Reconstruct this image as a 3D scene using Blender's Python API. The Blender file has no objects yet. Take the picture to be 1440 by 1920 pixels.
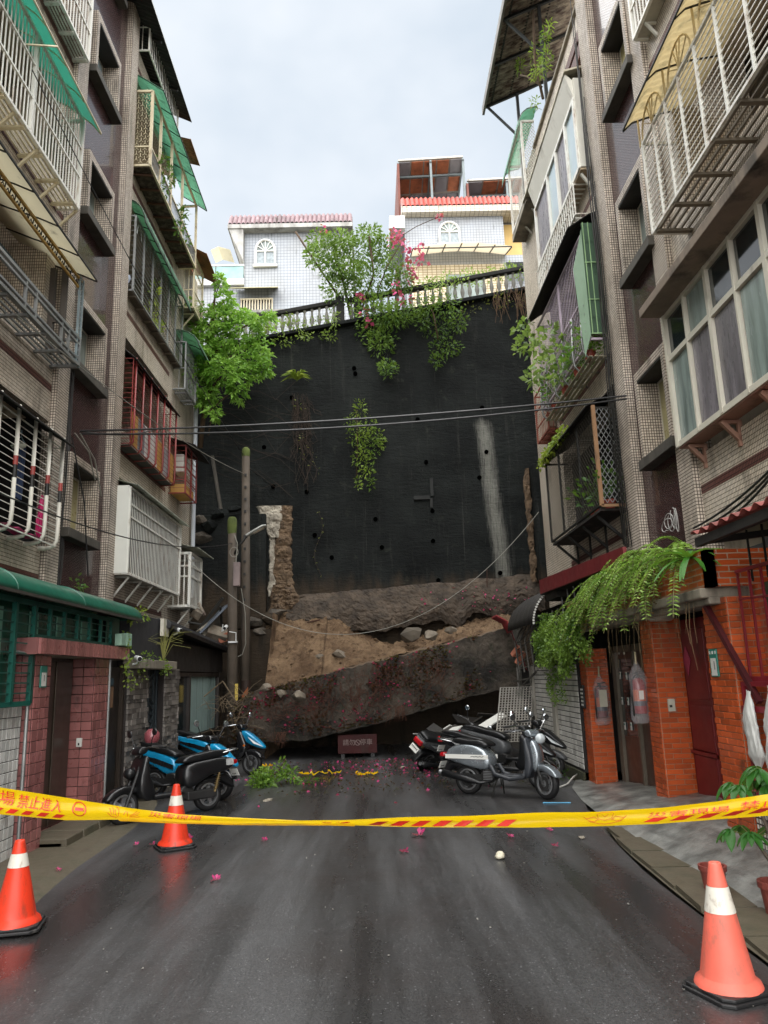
import bpy, math, random
import numpy as np
from mathutils import Vector, Matrix, Euler
rnd = random.Random(7)
nr = np.random.RandomState(7)
R_ = math.radians
sc = bpy.context.scene
# ------------------------------------------------------------------ camera
FPX, CX, CY, CAMH = 1410.0, 720.0, 960.0, 1.75
def _axes():
    up = Vector(((520 - CX) / FPX, -(-5500 - CY) / FPX, -1.0)).normalized()
    fw = Vector(((702 - CX) / FPX, -(1272 - CY) / FPX, -1.0))
    fw = (fw - up * fw.dot(up)).normalized()
    rt = fw.cross(up)
    return Matrix((rt, fw, up))
RC = _axes()
CAM = Vector((0, 0, CAMH))
cd = bpy.data.cameras.new('camera'); cam = bpy.data.objects.new('camera', cd)
sc.collection.objects.link(cam); sc.camera = cam
cam.matrix_world = Matrix.Translation(CAM) @ RC.to_4x4()
cd.sensor_fit = 'VERTICAL'; cd.sensor_height = 36.0; cd.lens = FPX / 1920.0 * 36.0
cd.clip_start = 0.05; cd.clip_end = 2000
# real places of points seen in the photograph, on a known real plane
def _ray(x, y): return RC @ Vector(((x - CX) / FPX, -(y - CY) / FPX, -1.0))
def onX(x, y, X): d = _ray(x, y); return CAM + d * (X / d.x)
def onY(x, y, Y): d = _ray(x, y); return CAM + d * (Y / d.y)
def onZ(x, y, Z=0.0): d = _ray(x, y); return CAM + d * ((Z - CAMH) / d.z)
# ------------------------------------------------------------------ world, sun, exposure
SUN_EL, SUN_AZ = 62.0, 200.0
w = bpy.data.worlds.new('World'); sc.world = w; w.use_nodes = True
nt = w.node_tree; nt.nodes.clear()
o_ = nt.nodes.new('ShaderNodeOutputWorld'); bg = nt.nodes.new('ShaderNodeBackground')
sky = nt.nodes.new('ShaderNodeTexSky'); sky.sky_type = 'NISHITA'; sky.sun_disc = False
sky.sun_elevation = R_(SUN_EL); sky.sun_rotation = R_(SUN_AZ)
tc = nt.nodes.new('ShaderNodeTexCoord')
mp = nt.nodes.new('ShaderNodeMapping'); mp.inputs['Scale'].default_value = (1.0, 1.0, 1.6)
mp.inputs['Location'].default_value = (0.35, 0.2, 0.1)
n1 = nt.nodes.new('ShaderNodeTexNoise'); n1.inputs['Scale'].default_value = 1.7; n1.inputs['Detail'].default_value = 5; n1.inputs['Roughness'].default_value = .52
rp = nt.nodes.new('ShaderNodeValToRGB')
rp.color_ramp.elements[0].position = .36; rp.color_ramp.elements[0].color = (.62, .72, .82, 1)
rp.color_ramp.elements[1].position = .62; rp.color_ramp.elements[1].color = (1.02, 1.05, 1.08, 1)
sv = nt.nodes.new('ShaderNodeVectorMath'); sv.operation = 'SCALE'; sv.inputs['Scale'].default_value = 1.30
mx = nt.nodes.new('ShaderNodeMix'); mx.data_type = 'RGBA'; mx.inputs[0].default_value = .97
nt.links.new(tc.outputs['Generated'], mp.inputs[0]); nt.links.new(mp.outputs[0], n1.inputs['Vector'])
nt.links.new(n1.outputs['Fac'], rp.inputs[0]); nt.links.new(rp.outputs[0], sv.inputs[0])
nt.links.new(sky.outputs[0], mx.inputs[6]); nt.links.new(sv.outputs[0], mx.inputs[7])
nt.links.new(mx.outputs[2], bg.inputs[0]); bg.inputs[1].default_value = 0.1
nt.links.new(bg.outputs[0], o_.inputs[0])
sl = bpy.data.lights.new('sun', 'SUN'); sl.energy = 1.5; sl.angle = R_(140); sl.color = (1, .97, .93)
so = bpy.data.objects.new('sun', sl); sc.collection.objects.link(so)
_sd = Vector((math.sin(R_(SUN_AZ)) * math.cos(R_(SUN_EL)), math.cos(R_(SUN_AZ)) * math.cos(R_(SUN_EL)), math.sin(R_(SUN_EL))))
so.rotation_euler = _sd.to_track_quat('Z', 'Y').to_euler(); so.location = _sd * 60
vs = sc.view_settings; vs.view_transform = 'Standard'; vs.look = 'None'; vs.gamma = 1; vs.use_curve_mapping = False
vs.exposure = 2.92
sc.cycles.max_bounces = 8; sc.cycles.diffuse_bounces = 5; sc.cycles.transparent_max_bounces = 16
# ------------------------------------------------------------------ materials
def lin(c):
    if isinstance(c, str):
        c = [int(c[i:i + 2], 16) / 255 for i in (0, 2, 4)]
        return tuple(v / 12.92 if v <= .04045 else ((v + .055) / 1.055) ** 2.4 for v in c)
    return tuple(c)
MATS = {}
def _base(name, rough, metal, spec):
    m = bpy.data.materials.new(name); m.use_nodes = True; MATS[name] = m
    t = m.node_tree; b = t.nodes['Principled BSDF']
    b.inputs['Roughness'].default_value = rough; b.inputs['Metallic'].default_value = metal
    b.inputs['Specular IOR Level'].default_value = spec
    return m, t, b
def N(t, typ, **kw):
    n = t.nodes.new(typ)
    for k, v in kw.items():
        if k in n.inputs: n.inputs[k].default_value = v
        else: setattr(n, k, v)
    return n
def noise(t, vec, scale, detail=4, rough=.55):
    n = N(t, 'ShaderNodeTexNoise'); n.inputs['Scale'].default_value = scale; n.inputs['Detail'].default_value = detail; n.inputs['Roughness'].default_value = rough
    t.links.new(vec, n.inputs['Vector']); return n.outputs['Fac']
def ramp(t, fac, a, b, ca=(0, 0, 0, 1), cb=(1, 1, 1, 1)):
    r = N(t, 'ShaderNodeValToRGB'); e = r.color_ramp.elements
    e[0].position, e[1].position = a, b; e[0].color = ca; e[1].color = cb
    t.links.new(fac, r.inputs[0]); return r.outputs[0]
def mixc(t, fac, a, b, mode='MIX'):
    n = N(t, 'ShaderNodeMix', data_type='RGBA', blend_type=mode)
    for i, v in ((0, fac), (6, a), (7, b)):
        if hasattr(v, 'is_output'): t.links.new(v, n.inputs[i])
        elif i == 0: n.inputs[0].default_value = v
        else: n.inputs[i].default_value = (*v[:3], 1)
    return n.outputs[2]
def bump(t, b, h, strength, dist=.01):
    n = N(t, 'ShaderNodeBump'); n.inputs['Strength'].default_value = strength; n.inputs['Distance'].default_value = dist
    t.links.new(h, n.inputs['Height']); t.links.new(n.outputs[0], b.inputs['Normal']); return n
def pos(t, sx=1, sy=1, sz=1):
    g = N(t, 'ShaderNodeNewGeometry'); m = N(t, 'ShaderNodeMapping'); m.inputs['Scale'].default_value = (sx, sy, sz)
    t.links.new(g.outputs['Position'], m.inputs[0]); return m.outputs[0]
def uvm(t, sx=1, sy=1):
    g = N(t, 'ShaderNodeUVMap'); m = N(t, 'ShaderNodeMapping'); m.inputs['Scale'].default_value = (sx, sy, 1)
    t.links.new(g.outputs[0], m.inputs[0]); return m.outputs[0]
def mat(name, col, rough=.6, metal=0, spec=.5, var=.22, vs=2.5, obvar=.0, bmp=0, bs=60, dirt=0, dcol=(.03, .028, .022), dscale=(1.6, 1.6, .5), trans=0, coat=0, alpha=1, rvar=.15, ps=(1, 1, 1)):
    if name in MATS: return MATS[name]
    col = lin(col); m, t, b = _base(name, rough, metal, spec)
    p = pos(t, *ps)
    nz = noise(t, p, vs)
    c = mixc(t, ramp(t, nz, .3, .7), [v * (1 - var) for v in col], [min(1, v * (1 + var)) for v in col])
    if obvar:
        oi = N(t, 'ShaderNodeObjectInfo')
        c = mixc(t, oi.outputs['Random'], c, mixc(t, .5, c, [min(1, v * (1 + 2 * obvar)) for v in col]))
        c2 = N(t, 'ShaderNodeHueSaturation'); t.links.new(c, c2.inputs['Color'])
        mr = N(t, 'ShaderNodeMapRange'); mr.inputs[3].default_value = 1 - obvar; mr.inputs[4].default_value = 1 + obvar
        t.links.new(oi.outputs['Random'], mr.inputs[0]); t.links.new(mr.outputs[0], c2.inputs['Value']); c = c2.outputs[0]
    if dirt:
        d = noise(t, pos(t, *dscale), 1.5, 6, .65)
        c = mixc(t, ramp(t, d, .62 - .3 * dirt, .78 - .12 * dirt), c, dcol)
    t.links.new(c, b.inputs['Base Color'])
    mr = N(t, 'ShaderNodeMapRange'); mr.inputs[3].default_value = max(.04, rough - rvar); mr.inputs[4].default_value = min(1, rough + rvar)
    t.links.new(noise(t, p, vs * 3.1), mr.inputs[0]); t.links.new(mr.outputs[0], b.inputs['Roughness'])
    if bmp: bump(t, b, noise(t, p, bs, 5, .6), bmp)
    if coat: b.inputs['Coat Weight'].default_value = coat; b.inputs['Coat Roughness'].default_value = .12
    if trans: b.inputs['Transmission Weight'].default_value = trans
    if alpha < 1: b.inputs['Alpha'].default_value = alpha
    return m
def tilemat(name, col, grout, tw, th, mo=.006, off=0.0, rough=.4, var=.15, bmp=.35, dirt=.35, dcol=(.035, .03, .022), streak=(2.2, .22), coat=0, d2=None):
    if name in MATS: return MATS[name]
    col = lin(col); grout = lin(grout); m, t, b = _base(name, rough, 0, .5)
    br = N(t, 'ShaderNodeTexBrick'); br.offset = off; br.squash = 1
    br.inputs['Scale'].default_value = 1; br.inputs['Brick Width'].default_value = tw; br.inputs['Row Height'].default_value = th
    br.inputs['Mortar Size'].default_value = mo; br.inputs['Mortar Smooth'].default_value = .1; br.inputs['Bias'].default_value = 0
    br.inputs['Color1'].default_value = (*[v * (1 - var) for v in col], 1); br.inputs['Color2'].default_value = (*[min(1, v * (1 + var)) for v in col], 1)
    br.inputs['Mortar'].default_value = (*grout, 1)
    t.links.new(uvm(t), br.inputs['Vector'])
    c = br.outputs['Color']
    c = mixc(t, ramp(t, noise(t, pos(t), .9, 5), .35, .7), c, mixc(t, .75, c, (.78, .74, .68), 'MULTIPLY'))
    if dirt:
        d = noise(t, uvm(t, *streak), 2.0, 6, .62)
        d2_ = noise(t, pos(t), 1.1, 5, .6)
        ad = N(t, 'ShaderNodeMath', operation='MULTIPLY'); t.links.new(d, ad.inputs[0]); t.links.new(d2_, ad.inputs[1])
        c = mixc(t, ramp(t, ad.outputs[0], .36 - .2 * dirt, .52 - .12 * dirt, (0, 0, 0, 1), (.8, .8, .8, 1)), c, dcol)
    t.links.new(c, b.inputs['Base Color'])
    inv = N(t, 'ShaderNodeMath', operation='SUBTRACT'); inv.inputs[0].default_value = 1; t.links.new(br.outputs['Fac'], inv.inputs[1])
    bump(t, b, inv.outputs[0], bmp, .004)
    rr = N(t, 'ShaderNodeMapRange'); rr.inputs[3].default_value = rough; rr.inputs[4].default_value = .85
    t.links.new(br.outputs['Fac'], rr.inputs[0]); t.links.new(rr.outputs[0], b.inputs['Roughness'])
    if coat: b.inputs['Coat Weight'].default_value = coat
    return m
def leafmat(name, c1, c2, rough=.42, trans=.35):
    if name in MATS: return MATS[name]
    m, t, b = _base(name, rough, 0, .4)
    at = N(t, 'ShaderNodeAttribute', attribute_name='lf')
    c = mixc(t, at.outputs['Fac'], lin(c1), lin(c2))
    t.links.new(c, b.inputs['Base Color'])
    tr = N(t, 'ShaderNodeBsdfTranslucent'); t.links.new(mixc(t, .5, c, (.5, .7, .1), 'MULTIPLY'), tr.inputs[0])
    tr2 = mixc(t, .35, c, (.35, .5, .05)); t.links.new(tr2, tr.inputs[0])
    ms = N(t, 'ShaderNodeMixShader'); ms.inputs[0].default_value = trans
    t.links.new(b.outputs[0], ms.inputs[1]); t.links.new(tr.outputs[0], ms.inputs[2])
    t.links.new(ms.outputs[0], t.nodes['Material Output'].inputs[0])
    return m
def polymat(name, col, alpha=.35, dirt=.4, rough=.25):
    """translucent corrugated plastic sheet"""
    if name in MATS: return MATS[name]
    col = lin(col); m, t, b = _base(name, rough, 0, .5)
    d = ramp(t, noise(t, pos(t, 3, 3, 3), 1.6, 6, .65), .7 - .4 * dirt, .9 - .25 * dirt)
    c = mixc(t, d, col, [v * .25 + .01 for v in col])
    t.links.new(c, b.inputs['Base Color'])
    tr = N(t, 'ShaderNodeBsdfTranslucent'); t.links.new(c, tr.inputs[0])
    tp = N(t, 'ShaderNodeBsdfTransparent'); tp.inputs[0].default_value = (*[min(1, v * 1.5 + .05) for v in col], 1)
    m1 = N(t, 'ShaderNodeMixShader'); m1.inputs[0].default_value = .55
    t.links.new(b.outputs[0], m1.inputs[1]); t.links.new(tr.outputs[0], m1.inputs[2])
    m2 = N(t, 'ShaderNodeMixShader'); m2.inputs[0].default_value = alpha
    t.links.new(m1.outputs[0], m2.inputs[1]); t.links.new(tp.outputs[0], m2.inputs[2])
    t.links.new(m2.outputs[0], t.nodes['Material Output'].inputs[0])
    return m
# ------------------------------------------------------------------ mesh builder
class MB:
    def __init__(s): s.v = []; s.f = []; s.m = []
    def add(s, vs, fs, m=0):
        k = len(s.v); s.v += [tuple(p) for p in vs]; s.f += [tuple(k + i for i in f) for f in fs]; s.m += [m] * len(fs); return s
    def box(s, x0, x1, y0, y1, z0, z1, m=0):
        if x0 > x1: x0, x1 = x1, x0
        if y0 > y1: y0, y1 = y1, y0
        if z0 > z1: z0, z1 = z1, z0
        v = [(x, y, z) for x in (x0, x1) for y in (y0, y1) for z in (z0, z1)]
        return s.add(v, [(0, 1, 3, 2), (4, 6, 7, 5), (0, 4, 5, 1), (2, 3, 7, 6), (0, 2, 6, 4), (1, 5, 7, 3)], m)
    def obox(s, c, size, rot=None, m=0):
        rm = rot.to_matrix() if rot else Matrix.Identity(3); h = [d / 2 for d in size]; c = Vector(c)
        v = [c + rm @ Vector((x * h[0], y * h[1], z * h[2])) for x in (-1, 1) for y in (-1, 1) for z in (-1, 1)]
        return s.add(v, [(0, 1, 3, 2), (4, 6, 7, 5), (0, 4, 5, 1), (2, 3, 7, 6), (0, 2, 6, 4), (1, 5, 7, 3)], m)
    def bar(s, p, q, w, h=None, m=0):
        p, q = Vector(p), Vector(q); d = q - p; h = h or w
        rot = d.to_track_quat('Z', 'Y')
        return s.obox((p + q) / 2, (w, h, d.length), rot, m)
    def tube(s, pts, r, n=6, m=0, cap=True):
        pts = [Vector(p) for p in pts]; k = len(pts); rs = r if isinstance(r, (list, tuple)) else [r] * k
        vs = []; prev = None
        for i, p in enumerate(pts):
            d = (pts[min(i + 1, k - 1)] - pts[max(i - 1, 0)]).normalized()
            if prev is None:
                a = d.orthogonal().normalized()
            else:
                a = (prev - d * prev.dot(d)); a = a.normalized() if a.length > 1e-6 else d.orthogonal().normalized()
            prev = a; b_ = d.cross(a)
            vs += [p + (a * math.cos(2 * math.pi * j / n) + b_ * math.sin(2 * math.pi * j / n)) * rs[i] for j in range(n)]
        fs = [(i * n + j, i * n + (j + 1) % n, (i + 1) * n + (j + 1) % n, (i + 1) * n + j) for i in range(k - 1) for j in range(n)]
        if cap: fs += [tuple(range(n - 1, -1, -1)), tuple((k - 1) * n + j for j in range(n))]
        return s.add(vs, fs, m)
    def lathe(s, prof, c=(0, 0, 0), n=16, axis='Z', m=0):
        c = Vector(c); vs = []
        for r, z in prof:
            for j in range(n):
                a = 2 * math.pi * j / n; u, v_ = r * math.cos(a), r * math.sin(a)
                vs.append(c + Vector({'Z': (u, v_, z), 'Y': (u, z, v_), 'X': (z, u, v_)}[axis]))
        k = len(prof)
        fs = [(i * n + j, i * n + (j + 1) % n, (i + 1) * n + (j + 1) % n, (i + 1) * n + j) for i in range(k - 1) for j in range(n)]
        return s.add(vs, fs, m)
    def poly(s, pts, m=0): return s.add(pts, [tuple(range(len(pts)))], m)
    def prism(s, pts, vec, m=0):
        k = len(pts); vec = Vector(vec); a = [Vector(p) for p in pts]; b_ = [p + vec for p in a]
        fs = [tuple(range(k - 1, -1, -1)), tuple(range(k, 2 * k))] + [(i, (i + 1) % k, k + (i + 1) % k, k + i) for i in range(k)]
        return s.add(a + b_, fs, m)
    def grid(s, nu, nv, fn, m=0):
        vs = [fn(i / nu, j / nv) for i in range(nu + 1) for j in range(nv + 1)]
        fs = [(i * (nv + 1) + j, (i + 1) * (nv + 1) + j, (i + 1) * (nv + 1) + j + 1, i * (nv + 1) + j + 1) for i in range(nu) for j in range(nv)]
        return s.add(vs, fs, m)
def box_uv(me):
    n = len(me.loops)
    if not n: return
    co = np.empty(len(me.vertices) * 3, np.float32); me.vertices.foreach_get('co', co); co = co.reshape(-1, 3)
    li = np.empty(n, np.int32); me.loops.foreach_get('vertex_index', li)
    pn = np.empty(len(me.polygons) * 3, np.float32); me.polygons.foreach_get('normal', pn); pn = np.abs(pn.reshape(-1, 3))
    lt = np.empty(len(me.polygons), np.int32); me.polygons.foreach_get('loop_total', lt)
    ax = np.repeat(np.argmax(pn, 1), lt); p = co[li]
    u = np.where(ax == 0, p[:, 1], p[:, 0]); v_ = np.where(ax == 2, p[:, 1], p[:, 2])
    uv = me.uv_layers.new(name='UVMap'); uv.data.foreach_set('uv', np.stack([u, v_], 1).astype(np.float32).ravel())
WL = {}          # world location of every object while building
def link(o, parent, wloc):
    sc.collection.objects.link(o); WL[o.name] = Vector(wloc)
    if parent is not None:
        o.parent = parent; o.location = Vector(wloc) - WL[parent.name]
    else: o.location = wloc
def mesh(name, mb, mats, smooth=False, off=(0, 0, 0), uv=True):
    me = bpy.data.meshes.new(name)
    me.from_pydata([(v[0] - off[0], v[1] - off[1], v[2] - off[2]) for v in mb.v], [], mb.f)
    mats = mats if isinstance(mats, (list, tuple)) else [mats]
    for m in mats: me.materials.append(m)
    if len(mats) > 1: me.polygons.foreach_set('material_index', mb.m)
    if smooth: me.polygons.foreach_set('use_smooth', [True] * len(me.polygons))
    me.update()
    if uv: box_uv(me)
    return me
def obj(name, mb, mats, parent=None, smooth=False, kind=None, bevel=0, sub=0, solid=0, uvworld=True):
    a = np.array(mb.v); c = Vector(((a.min(0) + a.max(0)) / 2).tolist())
    me = bpy.data.meshes.new(name)
    me.from_pydata(mb.v, [], mb.f)
    mats = mats if isinstance(mats, (list, tuple)) else [mats]
    for m in mats: me.materials.append(m)
    if len(mats) > 1: me.polygons.foreach_set('material_index', mb.m)
    if smooth: me.polygons.foreach_set('use_smooth', [True] * len(me.polygons))
    me.update(); box_uv(me)
    me.transform(Matrix.Translation(-c))
    o = bpy.data.objects.new(name, me); link(o, parent, c)
    if kind: o['kind'] = kind
    if solid:
        md = o.modifiers.new('s', 'SOLIDIFY'); md.thickness = solid; md.offset = 0
    if bevel:
        md = o.modifiers.new('b', 'BEVEL'); md.width = bevel; md.segments = 2; md.limit_method = 'ANGLE'
    if sub:
        md = o.modifiers.new('u', 'SUBSURF'); md.levels = sub; md.render_levels = sub
    return o
def thing(name, label, cat, loc=(0, 0, 0), group=None):
    o = bpy.data.objects.new(name, None); o.empty_display_size = .2; link(o, None, loc)
    o['label'] = label; o['category'] = cat
    if group: o['group'] = group
    return o
def tag(o, label, cat, group=None):
    o['label'] = label; o['category'] = cat
    if group: o['group'] = group
    return o
def inst(name, me, wloc, parent, rot=None, scale=None):
    o = bpy.data.objects.new(name, me); link(o, parent, wloc)
    if rot is not None:
        if hasattr(rot, 'to_euler'): rot = rot.to_euler()
        o.rotation_euler = rot
    if scale is not None: o.scale = scale
    return o
_rods = {}
def rod(name, p, q, w_, m, parent, n=4):
    key = (round(w_, 4), m.name, n)
    if key not in _rods:
        b = MB()
        if n == 4: b.box(-w_ / 2, w_ / 2, -w_ / 2, w_ / 2, -.5, .5)
        else: b.tube([(0, 0, -.5), (0, 0, .5)], w_ / 2, n)
        _rods[key] = mesh('rod', b, m, smooth=n > 4)
    p, q = Vector(p), Vector(q); d = q - p
    return inst(name, _rods[key], (p + q) / 2, parent, d.to_track_quat('Z', 'Y'), (1, 1, d.length))
_slats = {}
def slat(name, x, y, z0, z1, w_, t_, m, parent):
    key = (w_, t_, m.name)
    if key not in _slats: _slats[key] = mesh('slat', MB().box(-t_ / 2, t_ / 2, -w_ / 2, w_ / 2, -.5, .5), m)
    return inst(name, _slats[key], (x, y, (z0 + z1) / 2), parent, None, (1, 1, z1 - z0))
def text_mesh(body, size, m, ext=.0008, align='CENTER'):
    c = bpy.data.curves.new('lettering', 'FONT'); c.body = body; c.size = size; c.align_x = align; c.align_y = 'CENTER'; c.extrude = ext
    o = bpy.data.objects.new('lettering', c); sc.collection.objects.link(o)
    dg = bpy.context.evaluated_depsgraph_get(); me = bpy.data.meshes.new_from_object(o.evaluated_get(dg))
    bpy.data.objects.remove(o); bpy.data.curves.remove(c)
    me.materials.clear(); me.materials.append(m); me.name = 'lettering'
    return me
# leaves: one mesh of many small folded leaf blades
def leaves(name, centers, dirs, size, m, parent=None, wid=.45, sv=.35, droop=.3, val=None, kind=None, flat=.0):
    n = len(centers); C = np.asarray(centers, float); D = np.asarray(dirs, float)
    D = D / (np.linalg.norm(D, axis=1, keepdims=True) + 1e-9)
    S = size * (1 + sv * (nr.rand(n) * 2 - 1)); rv = nr.normal(size=(n, 3)); rv[:, 2] *= (1 - flat)
    if flat: D[:, 2] *= (1 - .5 * flat)
    side = np.cross(D, rv * (1 - flat) + np.array([0, 0, flat * 2.0])[None] * 1.0 if flat else rv); side /= (np.linalg.norm(side, axis=1, keepdims=True) + 1e-9)
    nrm = np.cross(side, D)
    s = S[:, None]
    v0 = C; v1 = C + D * s * .45 + side * s * wid * .5 + nrm * s * .06
    v2 = C + D * s * .45 - side * s * wid * .5 + nrm * s * .06
    v3 = C + D * s * .5 - nrm * s * .03
    v4 = C + D * s - np.array([0, 0, 1]) * s * droop
    V = np.stack([v0, v1, v2, v3, v4], 1).reshape(-1, 3)
    base = np.arange(n)[:, None] * 5
    F = np.concatenate([base + np.array([[0, 1, 3]]), base + np.array([[1, 4, 3]]), base + np.array([[3, 4, 2]]), base + np.array([[0, 3, 2]])], 1).reshape(-1, 3)
    c = V.mean(0)
    me = bpy.data.meshes.new(name); me.vertices.add(len(V)); me.vertices.foreach_set('co', (V - c).astype(np.float32).ravel())
    nf = len(F); me.loops.add(nf * 3); me.loops.foreach_set('vertex_index', F.astype(np.int32).ravel())
    me.polygons.add(nf); me.polygons.foreach_set('loop_start', np.arange(nf, dtype=np.int32) * 3); me.polygons.foreach_set('loop_total', np.full(nf, 3, np.int32))
    me.update(calc_edges=True); me.materials.append(m)
    a = me.attributes.new('lf', 'FLOAT', 'POINT')
    vv = np.repeat(nr.rand(n) if val is None else np.clip(val + nr.normal(size=n) * .15, 0, 1), 5); a.data.foreach_set('value', vv.astype(np.float32))
    o = bpy.data.objects.new(name, me); link(o, parent, Vector(c.tolist()))
    if kind: o['kind'] = kind
    return o
def rough_prism(mb, outline, y0, y1, jit, seed, m=0, n_sub=3):
    """broken-edged block: outline in (x,z), between y0 and y1, with jittered subdivided outline"""
    r = random.Random(seed); pts = []
    for i, a in enumerate(outline):
        b = outline[(i + 1) % len(outline)]
        for k in range(n_sub):
            f = k / n_sub; pts.append((a[0] * (1 - f) + b[0] * f + r.uniform(-jit, jit), a[1] * (1 - f) + b[1] * f + r.uniform(-jit, jit)))
    mb.prism([(x, y0, z) for x, z in pts], (0, y1 - y0, 0), m)
import bmesh
def rock(mb, c, size, seed, m=0, n=2):
    """angular broken stone: convex hull of random points"""
    r = random.Random(seed); bm = bmesh.new(); rm = Euler((0, 0, r.uniform(0, 6))).to_matrix(); c = Vector(c)
    k = 10 if n == 0 else (16 if n == 1 else 30)
    for _ in range(k):
        v = Vector((r.gauss(0, 1), r.gauss(0, 1), r.gauss(0, 1))).normalized() * r.uniform(.72, 1.08)
        bm.verts.new(c + rm @ Vector((v.x * size[0], v.y * size[1], v.z * size[2])))
    bmesh.ops.convex_hull(bm, input=bm.verts[:])
    bm.verts.index_update(); used = [v for v in bm.verts if v.link_faces]; ix = {v: i for i, v in enumerate(used)}
    mb.add([v.co.copy() for v in used], [tuple(ix[v] for v in f.verts) for f in bm.faces], m); bm.free()
# ------------------------------------------------------------------ shared materials
CREAM = tilemat('cream_mosaic', 'd9cfbf', '594d40', .034, .052, .0045, 0, .45, .16, dirt=.5)
CREAM2 = tilemat('cream_pillar_mosaic', 'cec3b5', '4f443c', .038, .044, .0055, 0, .45, .18, dirt=.6)
BROWN = tilemat('brown_mosaic', '4a2a28', '150d0d', .06, .025, .004, .5, .22, .22, bmp=.6, dirt=.2, dcol=(.02, .016, .016), coat=.4)
STRIPE = tilemat('maroon_band', '6b4038', '2a1d1a', .034, .052, .005, 0, .4, .15)
WHITET = tilemat('white_house_tile', 'a3a9b1', '767a81', .13, .13, .008, 0, .35, .03, dirt=.1)
STUCCO = mat('cream_stucco', 'bdb09a', .8, bmp=.15, bs=25, dirt=.35, dcol=(.09, .075, .055))
GSTUC = mat('green_grey_render', '8f9a86', .8, bmp=.1, bs=25, dirt=.3, dcol=(.09, .085, .06))
CONC = mat('old_concrete', '8c8577', .8, bmp=.3, bs=30, dirt=.45, dcol=(.06, .052, .04))
CONCD = mat('dark_concrete', '4a463f', .75, bmp=.3, bs=25, dirt=.5, dcol=(.03, .028, .022))
BLACKM = mat('black_iron', '15140f', .55, var=.3)
WHITEM = mat('white_paint', 'dcdcd4', .4, var=.05, dirt=.32, dcol=(.30, .20, .13), dscale=(6, 6, 1.5))
CREAMM = mat('cream_paint', 'cfc4a6', .45, var=.08, dirt=.25, dcol=(.2, .12, .06), dscale=(5, 5, 2))
GREYM = mat('galvanised_metal', '8d8f8e', .45, .6, var=.2)
REDM = mat('red_paint', '7c2a26', .45, var=.15, dirt=.2)
GREENM = mat('green_paint', '12554a', .42, var=.12, dirt=.15, dcol=(.02, .03, .025))
GLASSD = mat('dark_glass', '20282a', .08, spec=.8, var=.3, vs=1.2, rvar=.03)
GLASSM = mat('frosted_glass', '7d8a86', .22, spec=.6, var=.42, vs=2.2, bmp=.1, bs=40, ps=(1, 3.5, .5))
GLASSB = mat('sky_blue_glass', 'a9bcc4', .1, spec=.9, var=.12, vs=1.0)
PURPG = mat('grey_film_glass', '6f6b70', .3, spec=.5, var=.35, vs=2.4, ps=(1, 3, .6), dirt=.2, dcol=(.28, .27, .27))
DARKIN = mat('painted_interior_shade', '0d0c0b', .9, var=.3)  # near-black paints the shade of unlit rooms and gaps
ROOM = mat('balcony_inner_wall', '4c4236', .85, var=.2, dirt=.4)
REDWALL = mat('red_brown_wall_panel', '7a3524', .7, var=.2)
ALUM = mat('cream_aluminium', 'cdc9ba', .4, .1, var=.06, dirt=.12, dcol=(.2, .18, .14))
RUST = mat('rusty_sheet', '43302a', .75, var=.4, vs=5, bmp=.3, dirt=.75, dcol=(.42, .37, .30), dscale=(2, 6, 2))
DARKSH = mat('blackened_sheet', '1f1c19', .7, var=.4, bmp=.2, dirt=.3)
TEAL = polymat('teal_polycarbonate', '7cc2b2', .15, .08)
GREENP = polymat('green_corrugated_plastic', '9fcbb6', .15, .45)
GREEND = polymat('weathered_green_plastic', '8fb59c', .1, .5)
AMBER = polymat('amber_plastic', 'e6d8ba', .2, .45)
CREAMP = polymat('cream_polycarbonate', 'e4dfcc', .10, .25)
BLACKW = mat('black_paint', '111111', .5)
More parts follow.
